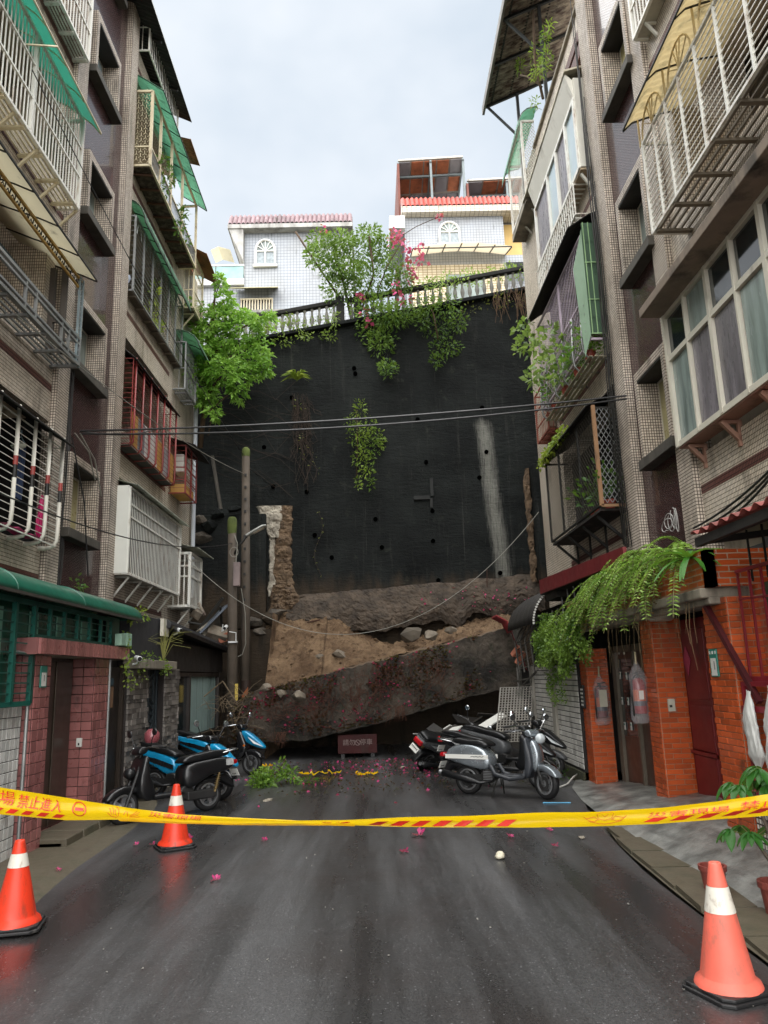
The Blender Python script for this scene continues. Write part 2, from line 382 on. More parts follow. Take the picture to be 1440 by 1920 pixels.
# ------------------------------------------------------------------ ground, road, pavements, hill
def asphalt():
    m, t, b = _base('wet_asphalt', .3, 0, .5)
    p = pos(t)
    big = noise(t, pos(t, 1.15, .10, 1), 1.0, 5, .6)
    fine = noise(t, p, 70, 3, .75); mid = noise(t, p, 14, 4, .6)
    c = mixc(t, ramp(t, fine, .35, .72), (.016, .0155, .0155), (.052, .051, .051))
    c = mixc(t, ramp(t, big, .40, .66), c, mixc(t, ramp(t, fine, .3, .7), (.042, .043, .045), (.108, .109, .112)))  # pale streaks: drier asphalt, with sky reflection also painted into the colour
    c = mixc(t, ramp(t, noise(t, p, 1.3, 5), .45, .75), c, mixc(t, .5, c, (.035, .028, .026)))
    sp = N(t, 'ShaderNodeTexVoronoi'); sp.inputs['Scale'].default_value = 34; t.links.new(p, sp.inputs['Vector'])
    gate = noise(t, p, 2.1, 3)
    sp2 = N(t, 'ShaderNodeTexVoronoi'); sp2.inputs['Scale'].default_value = 75; t.links.new(p, sp2.inputs['Vector'])
    sx = N(t, 'ShaderNodeSeparateColor'); t.links.new(sp2.outputs['Color'], sx.inputs[0])
    th_ = N(t, 'ShaderNodeMapRange'); th_.inputs[1].default_value = .35; th_.inputs[2].default_value = .7; th_.inputs[3].default_value = .992; th_.inputs[4].default_value = .90; t.links.new(big, th_.inputs[0])
    gt_ = N(t, 'ShaderNodeMath', operation='GREATER_THAN'); t.links.new(sx.outputs[0], gt_.inputs[0]); t.links.new(th_.outputs[0], gt_.inputs[1])
    lt_ = N(t, 'ShaderNodeMath', operation='LESS_THAN'); t.links.new(sp2.outputs['Distance'], lt_.inputs[0]); lt_.inputs[1].default_value = .38
    gg = N(t, 'ShaderNodeMath', operation='MULTIPLY'); t.links.new(gt_.outputs[0], gg.inputs[0]); t.links.new(lt_.outputs[0], gg.inputs[1])
    mm = N(t, 'ShaderNodeMath', operation='LESS_THAN'); t.links.new(sp.outputs['Distance'], mm.inputs[0])
    g2 = N(t, 'ShaderNodeMapRange'); g2.inputs[1].default_value = .5; g2.inputs[2].default_value = .75; g2.inputs[3].default_value = 0; g2.inputs[4].default_value = .10; t.links.new(gate, g2.inputs[0]); t.links.new(g2.outputs[0], mm.inputs[1])
    c = mixc(t, mm.outputs[0], c, (.16, .16, .155))
    c = mixc(t, gg.outputs[0], c, (.15, .15, .155))  # pale grains, their sparkle painted into the colour
    t.links.new(c, b.inputs['Base Color'])
    r1 = ramp(t, big, .38, .66, (.13, .13, .13, 1), (.48, .48, .48, 1))
    ad = N(t, 'ShaderNodeMath', operation='MULTIPLY_ADD'); t.links.new(mid, ad.inputs[0]); ad.inputs[1].default_value = .16
    t.links.new(r1, ad.inputs[2]); t.links.new(ad.outputs[0], b.inputs['Roughness'])
    bs_ = N(t, 'ShaderNodeMapRange'); bs_.inputs[1].default_value = .4; bs_.inputs[2].default_value = .65; bs_.inputs[3].default_value = .05; bs_.inputs[4].default_value = .5
    t.links.new(big, bs_.inputs[0])
    bm = bump(t, b, fine, .5, .008); t.links.new(bs_.outputs[0], bm.inputs['Strength'])
    return m
ASPH = asphalt()
g = MB().grid(8, 8, lambda u, v: (-300 + 600 * u, -300 + 600 * v, -.06))
obj('ground', g, CONCD, kind='structure')
RL = [(-2.75, -8), (-2.75, 5.9), (-2.98, 7.9), (-3.02, 9.8), (-3.2, 11.6), (-3.6, 13.0), (-3.7, 20.4)]
RRt = [(2.26, -8), (2.28, 4.9), (2.32, 7.0), (2.46, 8.5), (2.6, 9.8), (2.9, 11.2), (3.2, 12.6), (3.3, 20.4)]
def atY_(L, y):
    for (x0, y0), (x1, y1) in zip(L, L[1:]):
        if y <= y1: return x0 + (x1 - x0) * (y - y0) / (y1 - y0)
    return L[-1][0]
obj('road', MB().grid(24, 60, lambda u, v: (atY_(RL, -8 + 28.4 * v) * (1 - u) + atY_(RRt, -8 + 28.4 * v) * u, -8 + 28.4 * v,
    .012 * math.sin(3.0 * u) * 1.0)), ASPH, kind='structure', smooth=True)
PAVE = mat('mossy_pavement', '585142', .55, var=.3, vs=3, bmp=.35, bs=35, dirt=.55, dcol=(.05, .05, .03), dscale=(2, 2, 2))
CONCW = mat('wet_concrete_ramp', '787975', .36, var=.55, vs=3.4, bmp=.7, bs=26, dirt=.45, dcol=(.06, .06, .058), dscale=(3, .8, 2))
# left strip of pavement between the asphalt and the fronts, with its kerb step
pv = MB().grid(6, 40, lambda u, v: (-4.1 * (1 - u) + (atY_(RL, -8 + 22 * v) + .02) * u, -8 + 22 * v, .018 - .02 * (u > .99)))
lp = obj('left_pavement', pv, PAVE, kind='structure')
kb = MB()
for k in range(5):
    y = 8.95 + k * .5
    kb.prism([(-3.45 + .012 * (k % 3), y, 0), (-3.45 + .012 * (k % 3), y + .485, 0), (-3.45, y + .485, .10), (-3.45, y, .10)], (-.5, 0, 0))
obj('left_kerb', kb, PAVE, kind='structure', bevel=.012)
# right: gutter slabs, then the rough concrete ramp rising to the doors
gs = []
GS = [(2.30, -2), (2.30, 4.4), (2.33, 6.2), (2.42, 8.0), (2.62, 9.3)]
gut = MB().grid(1, 20, lambda u, v: (atY_(GS, -2 + 11.3 * v) + .6 * u, -2 + 11.3 * v, .004)); gt = obj('right_pavement', gut, PAVE, kind='structure')
cnt = 0
y = 3.2
cov = mesh('gutter_cover', MB().box(-.2, .2, -.29, .29, -.02, .02), PAVE)
while y < 9.0:
    inst('gutter_cover', cov, (atY_(GS, y) + .22, y, .012 + .006 * (cnt % 3)), gt, (0, .01 * (cnt % 2), .01 * ((cnt * 7) % 5 - 2) - .06)); y += .6; cnt += 1
RT = [(2.78, 5.0), (2.72, 6.6), (2.62, 8.2), (2.70, 9.6), (2.78, 10.8), (2.95, 12.0), (3.25, 12.9)]
def rampf(u, v):
    y = 5.4 + 7.4 * v; x0 = atY_(RT, y); x = x0 + (3.95 - x0) * u
    hgt = (.30 if y < 9 else .30 * max(0, (12.6 - y) / 3.6)) * min(1, (y - 4.6) / 1.2)
    n = noise_v(x * 2.1, y * 2.1, 0) * .018
    return (x, y, .014 + hgt * (1 - (1 - u) ** 1.6) + n * min(1, u * 4))
from mathutils import noise as mnoise
def noise_v(x, y, z): return mnoise.fractal((x, y, z), 1.0, 2.0, 4)
obj('concrete_ramp', MB().grid(18, 50, rampf), CONCW, kind='structure', smooth=True)
# the hill held up by the retaining wall
def wtop(x): return 11.95 + .178 * x
EARTH = mat('hill_earth', '4f4a36', .95, var=.3, bmp=.4)
hb = MB().grid(10, 2, lambda u, v: (-60 + 120 * u, 21.0 + 160 * v, wtop(max(-9, min(9, -60 + 120 * u))) - .1 + 1.0 * v))
obj('hill', hb, EARTH, kind='structure')
# ------------------------------------------------------------------ retaining wall
def blackwall():
    m, t, b = _base('black_stained_concrete', .8, 0, .16)
    p = pos(t)
    c = mixc(t, ramp(t, noise(t, p, .8, 6, .6), .35, .7), (.006, .0072, .0072), (.0165, .0195, .0185))
    c = mixc(t, ramp(t, noise(t, pos(t, 6, 6, .35), 1.4, 5, .7), .58, .8), c, (.036, .037, .033))
    c = mixc(t, ramp(t, noise(t, pos(t, .6, 1, 14), 1.0, 4, .6), .60, .78), c, (.006, .007, .008))
    c = mixc(t, ramp(t, noise(t, p, 2.6, 7, .72), .60, .74), c, (.032, .036, .028))
    c = mixc(t, ramp(t, noise(t, pos(t, 9, 9, .16), 1.0, 5, .7), .62, .78), c, (.05, .05, .045))
    g = N(t, 'ShaderNodeNewGeometry'); s = N(t, 'ShaderNodeSeparateXYZ'); t.links.new(g.outputs['Position'], s.inputs[0])
    # brown washed-out earth band on the foot of the face
    mr = N(t, 'ShaderNodeMapRange'); mr.inputs[1].default_value = 5.0; mr.inputs[2].default_value = 3.9; t.links.new(s.outputs['Z'], mr.inputs[0])
    nn = N(t, 'ShaderNodeMath', operation='MULTIPLY'); t.links.new(mr.outputs[0], nn.inputs[0]); t.links.new(noise(t, pos(t, 3, 3, .6), 1.5, 5), nn.inputs[1])
    c = mixc(t, ramp(t, nn.outputs[0], .22, .5), c, (.05, .037, .025))
    # pale lime streak that ran down from a drain hole
    def sub(a, v): n = N(t, 'ShaderNodeMath', operation='SUBTRACT'); t.links.new(a, n.inputs[0]); n.inputs[1].default_value = v; return n.outputs[0]
    zx = N(t, 'ShaderNodeMath', operation='MULTIPLY_ADD'); t.links.new(s.outputs['Z'], zx.inputs[0]); zx.inputs[1].default_value = .075; t.links.new(s.outputs['X'], zx.inputs[2])
    ab = N(t, 'ShaderNodeMath', operation='ABSOLUTE'); t.links.new(sub(zx.outputs[0], 3.95), ab.inputs[0])
    wd = N(t, 'ShaderNodeMapRange'); wd.inputs[1].default_value = .47; wd.inputs[2].default_value = .04; t.links.new(ab.outputs[0], wd.inputs[0])
    vz = N(t, 'ShaderNodeMapRange'); vz.inputs[1].default_value = 9.15; vz.inputs[2].default_value = 8.7; t.links.new(s.outputs['Z'], vz.inputs[0])
    m1 = N(t, 'ShaderNodeMath', operation='MULTIPLY'); t.links.new(wd.outputs[0], m1.inputs[0]); t.links.new(vz.outputs[0], m1.inputs[1])
    m2 = N(t, 'ShaderNodeMath', operation='MULTIPLY'); t.links.new(m1.outputs[0], m2.inputs[0]); t.links.new(noise(t, pos(t, 16, 16, 1.2), 1.3, 6, .75), m2.inputs[1])
    c = mixc(t, ramp(t, m2.outputs[0], .22, .5), c, (.17, .17, .15))
    t.links.new(c, b.inputs['Base Color'])
    hb_ = N(t, 'ShaderNodeMath', operation='ADD'); t.links.new(noise(t, pos(t, 2.2, 2.2, 12), 1.5, 6, .65), hb_.inputs[0]); t.links.new(noise(t, p, 9, 5, .65), hb_.inputs[1])
    bump(t, b, hb_.outputs[0], .55, .05)
    return m
BWALL = blackwall()
SCAR = mat('broken_concrete', '6e665a', .9, var=.45, vs=4, bmp=.9, bs=14, dirt=.4, dcol=(.10, .07, .045), dscale=(3, 3, 3))
PALEB = mat('pale_broken_concrete', 'a29b8d', .9, var=.35, vs=4, bmp=.9, bs=14, dirt=.3, dcol=(.16, .12, .09), dscale=(4, 4, 4))
BRKS = mat('torn_earthy_concrete', '64523f', .92, var=.4, vs=5, bmp=1.0, bs=12, dirt=.35, dcol=(.05, .035, .025), dscale=(3, 3, 3))
rw = thing('retaining_wall', 'huge black stained concrete retaining wall closing the end of the alley', 'retaining wall', (0, 20.5, 0))
HOLES = [(547, 745), (664, 690), (666, 700), (512, 912), (575, 922), (590, 1003), (622, 1045), (716, 1026), (704, 973), (799, 866), (783, 786), (811, 958), (812, 1014), (912, 847), (899, 895), (822, 1088), (904, 764), (938, 1074), (495, 838), (640, 1135)]
def wallf(u, v):
    x = -7.5 + 15.5 * u; zt = wtop(x); z0 = 3.9 + .06 * (x + 2.3) if x > -2.3 else -.1
    z0 += .10 * noise_v(x * 1.7, 0, 5) if x > -2.3 else 0
    z = z0 + (zt - z0) * v
    return (x, 20.5 + .035 * noise_v(x * 1.2, z * 1.2, 2), z)
wf = obj('wall_face', MB().grid(110, 60, wallf), BWALL, rw, smooth=True)
obj('coping', MB().prism([(-7.5, 20.3, wtop(-7.5)), (8, 20.3, wtop(8)), (8, 21.1, wtop(8)), (-7.5, 21.1, wtop(-7.5))], (0, 0, .12)), BWALL, rw, bevel=.02)
obj('wall_body', MB().prism([(-7.5, 20.56, wtop(-7.5) - .01), (8, 20.56, wtop(8) - .01), (8, 20.56, 4.6), (-2.2, 20.56, 4.0), (-2.2, 20.56, -.1), (-7.5, 20.56, -.1)], (0, .5, 0)), BWALL, rw)
hm = mesh('drain_hole', MB().lathe([(0, -.002), (.045, -.002), (.05, -.008), (.06, -.008), (.062, .03)], n=12, axis='Y'), [mat('hole_black', '020202', 1, spec=0)])
for hx, hy in HOLES:
    p = onY(hx, hy, 20.46); inst('drain_hole', hm, p, rw)
# torn ribs of concrete where panels broke away
def roughpatch(name, outline, y, th, m, seed, parent=rw, jit=.05):
    b = MB(); rough_prism(b, outline, y, y + th, jit, seed, n_sub=4)
    o = obj(name, b, m, parent); return o
def hard(x, y, z): return mnoise.turbulence((x, y, z), 4, True)
def rgrid(name, x0, x1, z0, z1, y, amp, m, seed, parent=rw, nx=22, nz=80, wob=.09, xb=None):
    def f(u, v):
        z = z0 + (z1 - z0) * v; e = noise_v(z * 2.3, seed, 0) * wob
        a_, b_ = (x0, x1) if not xb else (xb[0] + (x0 - xb[0]) * v, xb[1] + (x1 - xb[1]) * v)
        e += .35 * wob * (hard(z * 6, seed, 3) - .5); x = a_ + e + (b_ - a_ + noise_v(z * 2.9, seed + 9, 0) * wob + .4 * wob * (hard(z * 7, seed, 8) - .5) - e) * u
        s = min(1, 5 * u, 5 * (1 - u)) ** .5
        return (x, y - s * amp * (.5 + 1.1 * hard(x * 3, z * 3, seed) + .6 * hard(x * 9, z * 9, seed)) , z)
    return obj(name, MB().grid(nx, nz, f), m, parent)
rgrid('torn_edge', -2.66, -2.16, 4.15, 6.45, 20.45, .09, BRKS, 3)
rgrid('torn_edge', -3.14, -2.36, 5.55, 6.45, 20.40, .08, PALEB, 4, nz=34, wob=.1, xb=(-2.78, -2.50))
rgrid('torn_edge', -2.80, -2.62, 3.95, 5.8, 20.43, .05, PALEB, 6, nx=10)
rgrid('torn_edge', -2.68, -2.14, 3.0, 4.25, 20.36, .16, BRKS, 8, nz=50, xb=(-2.95, -1.55))
rgrid('torn_edge', 4.28, 4.46, 4.1, 7.25, 20.1, .07, BRKS, 11)
SLAB_ = mat('dirty_broken_concrete', '5a534a', .92, var=.5, vs=4, bmp=.8, bs=16, dirt=.45, dcol=(.03, .028, .024), dscale=(4, 4, 4))
# left foot panel that still stands, with broken top lumps
fp = MB(); fp.box(-5.6, -2.52, 20.05, 20.44, -.1, 3.05); obj('foot_panel', fp, BWALL, rw, bevel=.02)
fp = MB(); fp.box(-5.4, -2.85, 20.18, 20.44, 3.1, 6.2); obj('foot_panel', fp, BWALL, rw, bevel=.02)
for (px, py, s, sd) in ((478, 1165, .34, 1), (505, 1160, .42, 2), (488, 1185, .3, 3), (395, 985, .5, 4), (380, 1010, .42, 5), (410, 965, .38, 6), (374, 975, .3, 7), (440, 955, .25, 8), (520, 1148, .3, 9)):
    b = MB(); p = onY(px, py, 20.15); rock(b, p, (s * .9, .22, s * .45), sd); obj('broken_lump', b, SLAB_ if sd % 2 else BWALL, rw)
bk = MB(); bk.box(4.46, 5.4, 19.7, 20.4, 4.1, 7.3); obj('side_block', bk, BWALL, rw, bevel=.03)
# torn footing under the wall face and the black gap below it
def foot(u, v):
    x = -2.3 + 6.9 * u; zt = 3.95 + .06 * (x + 2.3); zb = 2.75 + .09 * (x + 2.3)
    z = zt + (zb - zt) * v
    y = 20.42 - .34 * math.sin(v * 2.2) - .10 * noise_v(x * .9, z * .9, 3) - .07 * hard(x * 2.2, z * 2.2, 8) - .03 * noise_v(x * 13, z * 13, 5)
    return (x, y, z + (.05 + .16 * v) * (noise_v(x * 1.6, 1, 2) + .5 * (hard(x * 3.1, 4, 4) - .5)))
obj('torn_footing', MB().grid(160, 40, foot), mat('dirty_torn_footing', '4a4036', .92, var=.55, vs=3, bmp=1.0, bs=14, dirt=.5, dcol=(.035, .028, .022), dscale=(2, 2, 3)), rw)
obj('footing_back', MB().box(-2.5, 5, 20.62, 20.9, -.1, 3.9), BWALL, rw)
rp_ = MB(); rp_.tube([(3.1, 20.2, 4.0), (3.12, 20.15, 4.5)], .012); rp_.tube([(1.0, 20.2, 3.3), (1.2, 19.8, 3.5)], .01); rp_.tube([onY(520, 1180, 20.1), onY(600, 1162, 19.9)], .02)
obj('reinforcing_rod', rp_, mat('rust', '3b2013', .8), rw)
# repair patches on the face
for (x0, y0, x1, y1) in ((806, 897, 813, 930), (776, 930, 806, 936), (806, 934, 812, 952)):
    a = onY(x0, y0, 20.44); b_ = onY(x1, y1, 20.44)
    q = MB(); q.box(a.x, b_.x, 20.42, 20.52, a.z, b_.z); obj('mortar_patch', q, mat('grey_mortar', '242625', .85), rw)
# conduit bracket high on the left
cb = MB(); cb.tube([onY(398, 855, 20.3), onY(414, 955, 20.3)], .05, 8); obj('wall_pipe', cb, CONCD, rw)
# ------------------------------------------------------------------ fallen slab, earth
def slabmat():
    m, t, b = _base('muddy_slab', .75, 0, .35)
    p = pos(t)
    c = mixc(t, ramp(t, noise(t, p, 1.4, 6, .6), .38, .62), (.013, .0115, .0095), (.078, .063, .048))
    c = mixc(t, ramp(t, noise(t, p, 5, 5, .65), .55, .72), c, (.02, .024, .012))
    c = mixc(t, ramp(t, noise(t, p, 2.3, 5, .6), .64, .76), c, (.13, .105, .08))
    t.links.new(c, b.inputs['Base Color'])
    bump(t, b, noise(t, p, 13, 6, .7), .8, .04); return m
SLAB = slabmat()
fs = thing('fallen_slab', 'long tilted slab of wall fallen across the alley over the parked scooters', 'concrete slab', (0, 17.5, 0))
def stop(x): return (1.47 + (x + 2.75) * .2185) if x > -2.75 else 1.47 - (-2.75 - x) * .85
def sbot(x): return .40 if x < -1.6 else .40 + (x + 1.6) * .213 - .03 * math.sin((x + 1.6) * 1.2)
def slabf(u, v):
    x = -3.25 + 6.45 * u; x += .12 * (v - .5) * (u > .9)
    zt, zb = stop(x), sbot(x); zt += .035 * noise_v(x * 2, 0, 1) + .03 * (hard(x * 4, 0, 5) - .5); zb += .02 * noise_v(x * 3, 0, 4)
    # wraps: back of the top, front, underside
    if v < .2: k = v / .2; y, z = 18.1 - .9 * k, zt + .05 * (1 - k) * 1.0
    elif v < .75: k = (v - .2) / .55; y, z = 17.2 + .10 * k - .03 * math.sin(k * 3.1), zt + (zb - zt) * k
    else: k = (v - .75) / .25; y, z = 17.3 + .9 * k, zb + .05 * k
    d = .03 * noise_v(x * 1.3, z * 1.3 + y, 7) + .022 * (hard(x * 3.6, z * 3.6 + y, 7) - .5) + .010 * noise_v(x * 12, z * 12 + y, 7)
    return (x + d, y - d, z + d)
sg = MB().grid(170, 70, slabf); sg.m = [1 if (i % 70) < 13 else 0 for i in range(len(sg.f))]
obj('slab_body', sg, [SLAB, BRKS], fs, smooth=False)
for s, (u0) in ((0, 0.0), (1, 1.0)):
    e = MB(); pts = [slabf(u0, v / 70) for v in range(71)]; e.poly(pts); obj('slab_end', e, SLAB, fs)
for (px, py, s, sd) in ((640, 1228, .22, 21), (600, 1232, .12, 22), (770, 1190, .28, 23), (808, 1192, .2, 24), (845, 1182, .16, 25), (560, 1305, .2, 26), (530, 1300, .16, 27), (500, 1290, .14, 28)):
    b = MB(); rock(b, onY(px, py, 18.4 if py < 1240 else 17.25), (s * 1.2, s, s * .75), sd)
    o = obj('rock', b, SCAR if sd != 23 else mat('grey_rock', '544d43', .9, var=.3, bmp=.5, bs=20))
    tag(o, {21: 'pale angular concrete lump lying on the brown earth slope', 22: 'smaller stone left of the pale angular lump on the earth', 23: 'big grey rounded rock at the top edge of the slab under the gap', 24: 'middle rock right of the big grey one on the earth', 25: 'small rock nearest the torn red sheet on the earth', 26: 'tan broken lump stuck on the front of the slab, right of its left tip', 27: 'broken lump near the left tip of the slab, second from the left', 28: 'broken lump at the very left tip of the slab'}[sd], 'rock', 'rocks on the slide')
def soilmat():
    m, t, b = _base('wet_ochre_soil', .9, 0, .3)
    p = pos(t)
    c = mixc(t, ramp(t, noise(t, p, 1.6, 6, .6), .35, .65), (.10, .060, .033), (.225, .15, .088))
    c = mixc(t, ramp(t, noise(t, p, 6, 6, .75), .52, .68), c, (.052, .032, .02))
    t.links.new(c, b.inputs['Base Color']); bump(t, b, noise(t, p, 22, 6, .72), .9, .05); return m
SOIL = soilmat()
def soilf(u, v):
    x = -2.5 + 6.1 * u; zf = stop(x) + .03; kk = min(1, max(0, (x + .9) / 1.3)); zb = 3.42 * (1 - kk) + (stop(x) + .42) * kk
    z = zf + (zb - zf) * (v ** .9); y = 17.75 + 2.75 * v
    if x < -1.2: y -= .15
    d = .16 * noise_v(x * 1.3, y * 1.3, 4) + .10 * (hard(x * 2.2, y * 2.2, 4) - .5) + .06 * noise_v(x * 7, y * 7, 4) + .03 * noise_v(x * 19, y * 19, 4)
    return (x, y, z + d * (1 if v > .02 else .2))
cl = MB(); rc = random.Random(5)
for k in range(230):
    u_, v_ = rc.random(), rc.random() ** .8; q_ = soilf(u_, v_); s_ = rc.choice((.015, .02, .025, .03, .04, .06)); rock(cl, (q_[0], q_[1] - .02, q_[2] + s_ * .2), (s_, s_, s_ * .7), k, n=1)
obj('soil_clods', cl, SOIL, kind='stuff')
obj('slid_earth', MB().grid(190, 110, soilf), SOIL, kind='stuff')
sw = MB().grid(20, 30, lambda u, v: (-2.5 + .05 * noise_v(u * 9, v * 9, 2), 17.7 + 2.7 * u, 3.4 * v * (1 if u > .5 else .45 + 1.1 * u) ))
obj('earth_bank', sw, SOIL, kind='stuff')
cone_ = MB(); cp = onY(640, 1137, 20.3)
cone_.grid(16, 16, lambda u, v: (cp.x + (u - .5) * 1.25 * v + .05 * noise_v(u * 6, v * 6, 1), 20.3 - .45 * v * math.sin(math.pi * u) - .05 * noise_v(u * 8, v * 8, 3), cp.z - .95 * v)); obj('earth_cone', cone_, SOIL, kind='stuff')
# ------------------------------------------------------------------ apartment buildings
XL, XR = -4.8, 4.2
lb = thing('apartment_building', 'old cream and brown tiled apartment block along the left side of the alley', 'apartment building', (-8, 9, 0))
rb = thing('apartment_building', 'old cream and brown tiled apartment block along the right side of the alley', 'apartment building', (8, 9, 0))
def shell(root, xw, s, floors, ynear, ystrip, ypil, yopen, yend, ztop, zfar):
    """xw wall plane, s = +1 when the street lies towards +X"""
    d = lambda k: xw - s * k        # k metres into the building
    b = MB(); b.box(d(7), d(1.15), -3, yend - (2.7 if zfar is None else 0), -.1, ztop if zfar is None else zfar); obj('inner_wall', b, ROOM, root)
    if zfar is not None:
        b = MB(); b.box(d(7), d(1.15), -3, ypil[1], zfar, ztop); obj('inner_wall', b, ROOM, root)
    for f in floors:
        for (a, c) in ((-3, ynear[1]), (ypil[1], yopen)):
            b = MB(); b.box(d(.14), d(0), a, c, f - .45, f + .52); obj('parapet', b, CREAM, root)
            b = MB(); b.box(d(.14) , d(-.004), a, c - .01, f + .02, f + .13); obj('tile_band', b, STRIPE, root)
            b = MB(); b.box(d(1.15), d(.14), a, c, f - .2, f - .02); obj('floor_slab', b, STUCCO, root)
    b = MB(); b.box(d(1.15), d(0), yopen, yend, -.1, 13.0 if zfar is None else zfar); obj('end_wall', b, CREAM, root)
    # brown mosaic strip and the pilasters on both its sides
    b = MB(); b.box(d(1.15), d(.26), ynear[1] - .3, ypil[0] + .1, -.1, ztop); obj('strip_backing', b, STUCCO, root)
    b = MB(); b.box(d(.2), d(-.09), ynear[0], ynear[1], -.1, ztop); obj('pilaster', b, CREAM2, root)
    b = MB(); b.box(d(.2), d(-.13), ypil[0], ypil[1], -.1, ztop); obj('pilaster', b, CREAM2, root)
    return d
LF = [3.2, 6.1, 9.0, 11.9, 14.8]
RF = [3.85, 6.95, 10.1, 13.1]
dL = shell(lb, XL, 1, LF, (10.85, 11.28), None, (13.25, 13.66), 17.25, 19.9, 17.8, None)
dR = shell(rb, XR, -1, RF, (9.18, 9.62), None, (11.12, 11.62), 15.6, 17.85, 17.8, 14.2)
def strip(root, xw, s, y0, y1, wins, ztop, wy0, wy1, glass):
    d = lambda k: xw - s * k; z = -.1
    for i, (a, c) in enumerate(wins + [(ztop, ztop)]):
        b = MB(); b.box(d(.26), d(0), y0, y1, z, a); obj('brown_panel', b, BROWN, root)
        if a >= ztop: break
        b = MB(); b.box(d(.26), d(0), y0, wy0 + .05, a, c); obj('brown_panel', b, BROWN, root)
        b = MB(); b.box(d(.26), d(0), wy1 - .05, y1, a, c); obj('brown_panel', b, BROWN, root)
        # projecting tiled surround
        w = obj('window', MB().box(d(.245), d(.19), wy0 + .05, wy1 - .05, a + .04, c - .04), ALUM, root)
        q = MB(); o = -.13
        q.box(d(.25), d(o), wy0, wy0 + .10, a, c); q.box(d(.25), d(o), wy1 - .10, wy1, a, c); q.box(d(.25), d(o + .003), wy0 - .003, wy1 + .003, c - .025, c + .11)
        obj('surround', q, CREAM2, w)
        q = MB(); q.box(d(.18), d(-.12), wy0 + .1, wy1 - .1, c - .055, c - .03); obj('soffit', q, BLACKM, w)  # black plate: stained hood underside, its unlit shade painted in too
        q = MB(); q.box(d(.25), d(o - .05), wy0 - .06, wy1 + .04, a - .13, a + .02); obj('sill', q, CONCD, w, bevel=.01)
        for k in range(2):
            ya = wy0 + .14 + k * (wy1 - wy0 - .28) / 2; q = MB(); q.box(d(.185), d(.18), ya + .03, ya + (wy1 - wy0 - .28) / 2 - .03, a + .1, c - .1); obj('pane', q, glass[i % len(glass)], w)
            q = MB(); q.box(d(.19), d(.165), ya, ya + .035, a + .05, c - .05); obj('sash', q, ALUM, w)
        z = c
CURT = mat('curtained_glass', 'a79f73', .3, spec=.5, var=.2)
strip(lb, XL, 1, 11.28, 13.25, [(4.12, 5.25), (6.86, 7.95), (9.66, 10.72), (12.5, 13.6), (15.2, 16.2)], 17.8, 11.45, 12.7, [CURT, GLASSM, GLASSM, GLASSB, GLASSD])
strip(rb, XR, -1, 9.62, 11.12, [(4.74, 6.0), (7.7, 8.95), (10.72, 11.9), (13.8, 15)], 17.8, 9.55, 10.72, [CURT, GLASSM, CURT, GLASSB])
# inner red panels, and dark sheets that paint the shade inside the balconies
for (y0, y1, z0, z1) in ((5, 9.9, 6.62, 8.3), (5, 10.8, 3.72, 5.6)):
    b = MB(); b.box(-5.97, -5.9, y0, y1, z0, z1); obj('inner_panel_and_shade', b, REDWALL if z0 > 5 else DARKIN, lb)
b = MB(); b.box(-5.94, -4.9, 10.80, 10.84, 3.3, 5.7); obj('inner_shade_sheet', b, DARKIN, lb)
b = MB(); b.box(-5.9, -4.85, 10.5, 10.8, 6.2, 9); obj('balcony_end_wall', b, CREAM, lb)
b = MB(); b.box(-5.92, -5.85, 13.8, 17, 3.3, 14.5); obj('inner_panel_and_shade', b, DARKIN, lb)
b = MB(); b.box(4.3, 4.33, 11.8, 15.3, 4.3, 6.0); obj('inner_shade_sheet', b, DARKIN, rb)
b = MB(); b.box(5.28, 5.33, 11.8, 15.4, 4.2, 9.7); obj('inner_panel_and_shade', b, DARKIN, rb)
b = MB(); b.box(5.28, 5.33, 7.0, 8.1, 7.3, 9.2); obj('inner_panel_and_shade', b, REDWALL, rb)
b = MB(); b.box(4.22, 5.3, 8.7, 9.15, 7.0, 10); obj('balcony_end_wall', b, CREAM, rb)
# far faces of both blocks towards the wall
b = MB(); b.tube([(-4.7, 19.65, 11.4), (-4.7, 19.65, 3.9)], .055, 10); obj('downpipe', b, mat('pale_pvc', 'b9c0c8', .4, var=.08), lb)
# top storey of the right block: striped parapet, set-back room
b = MB(); b.box(4.12, 4.25, 11.62, 15.6, 12.9, 13.15); b.box(4.12, 4.25, 11.62, 15.6, 13.25, 13.45); obj('tile_band', b, STRIPE, rb)
b = MB(); b.box(4.16, 4.24, 11.62, 15.6, 13.3, 13.9); obj('parapet', b, CREAM, rb)
b = MB(); b.box(4.10, 4.26, 11.62, 15.6, 13.9, 13.98); obj('parapet_cap', b, CONC, rb, bevel=.01)
b = MB(); b.box(5.6, 11, 11.6, 16.5, 14.2, 16.6); obj('roof_room', b, STUCCO, rb)
# cable bundles that climb the pilasters
def cable(name, pts, r, m, parent=None, n=5, jit=0):
    b = MB(); P = [Vector(p) for p in pts]; out = []
    for a, c in zip(P, P[1:]):
        for k in range(6): out.append(a.lerp(c, k / 6) + Vector((rnd.uniform(-jit, jit), rnd.uniform(-jit, jit), rnd.uniform(-jit, jit))))
    out.append(P[-1]); b.tube(out, r, n); return obj(name, b, m, parent)
for k in range(7):
    x = XL + .02 + .015 * (k % 3); y = 11.33 + .035 * k
    cable('cable', [(x, y, 3.2), (x + .02, y + .03 * math.sin(k), 5), (x, y, 6.4 + .3 * k)], .009, BLACKM, lb, jit=.012)
for k in range(8):
    x = XR - .16 - .02 * (k % 3); y = 11.45 + .035 * k
    cable('cable', [(x, y, 3.6), (x - .03, y + .02, 5.5), (x, y, 8.5), (x, y, 10 + .6 * k)], .009, BLACKM, rb, jit=.012)
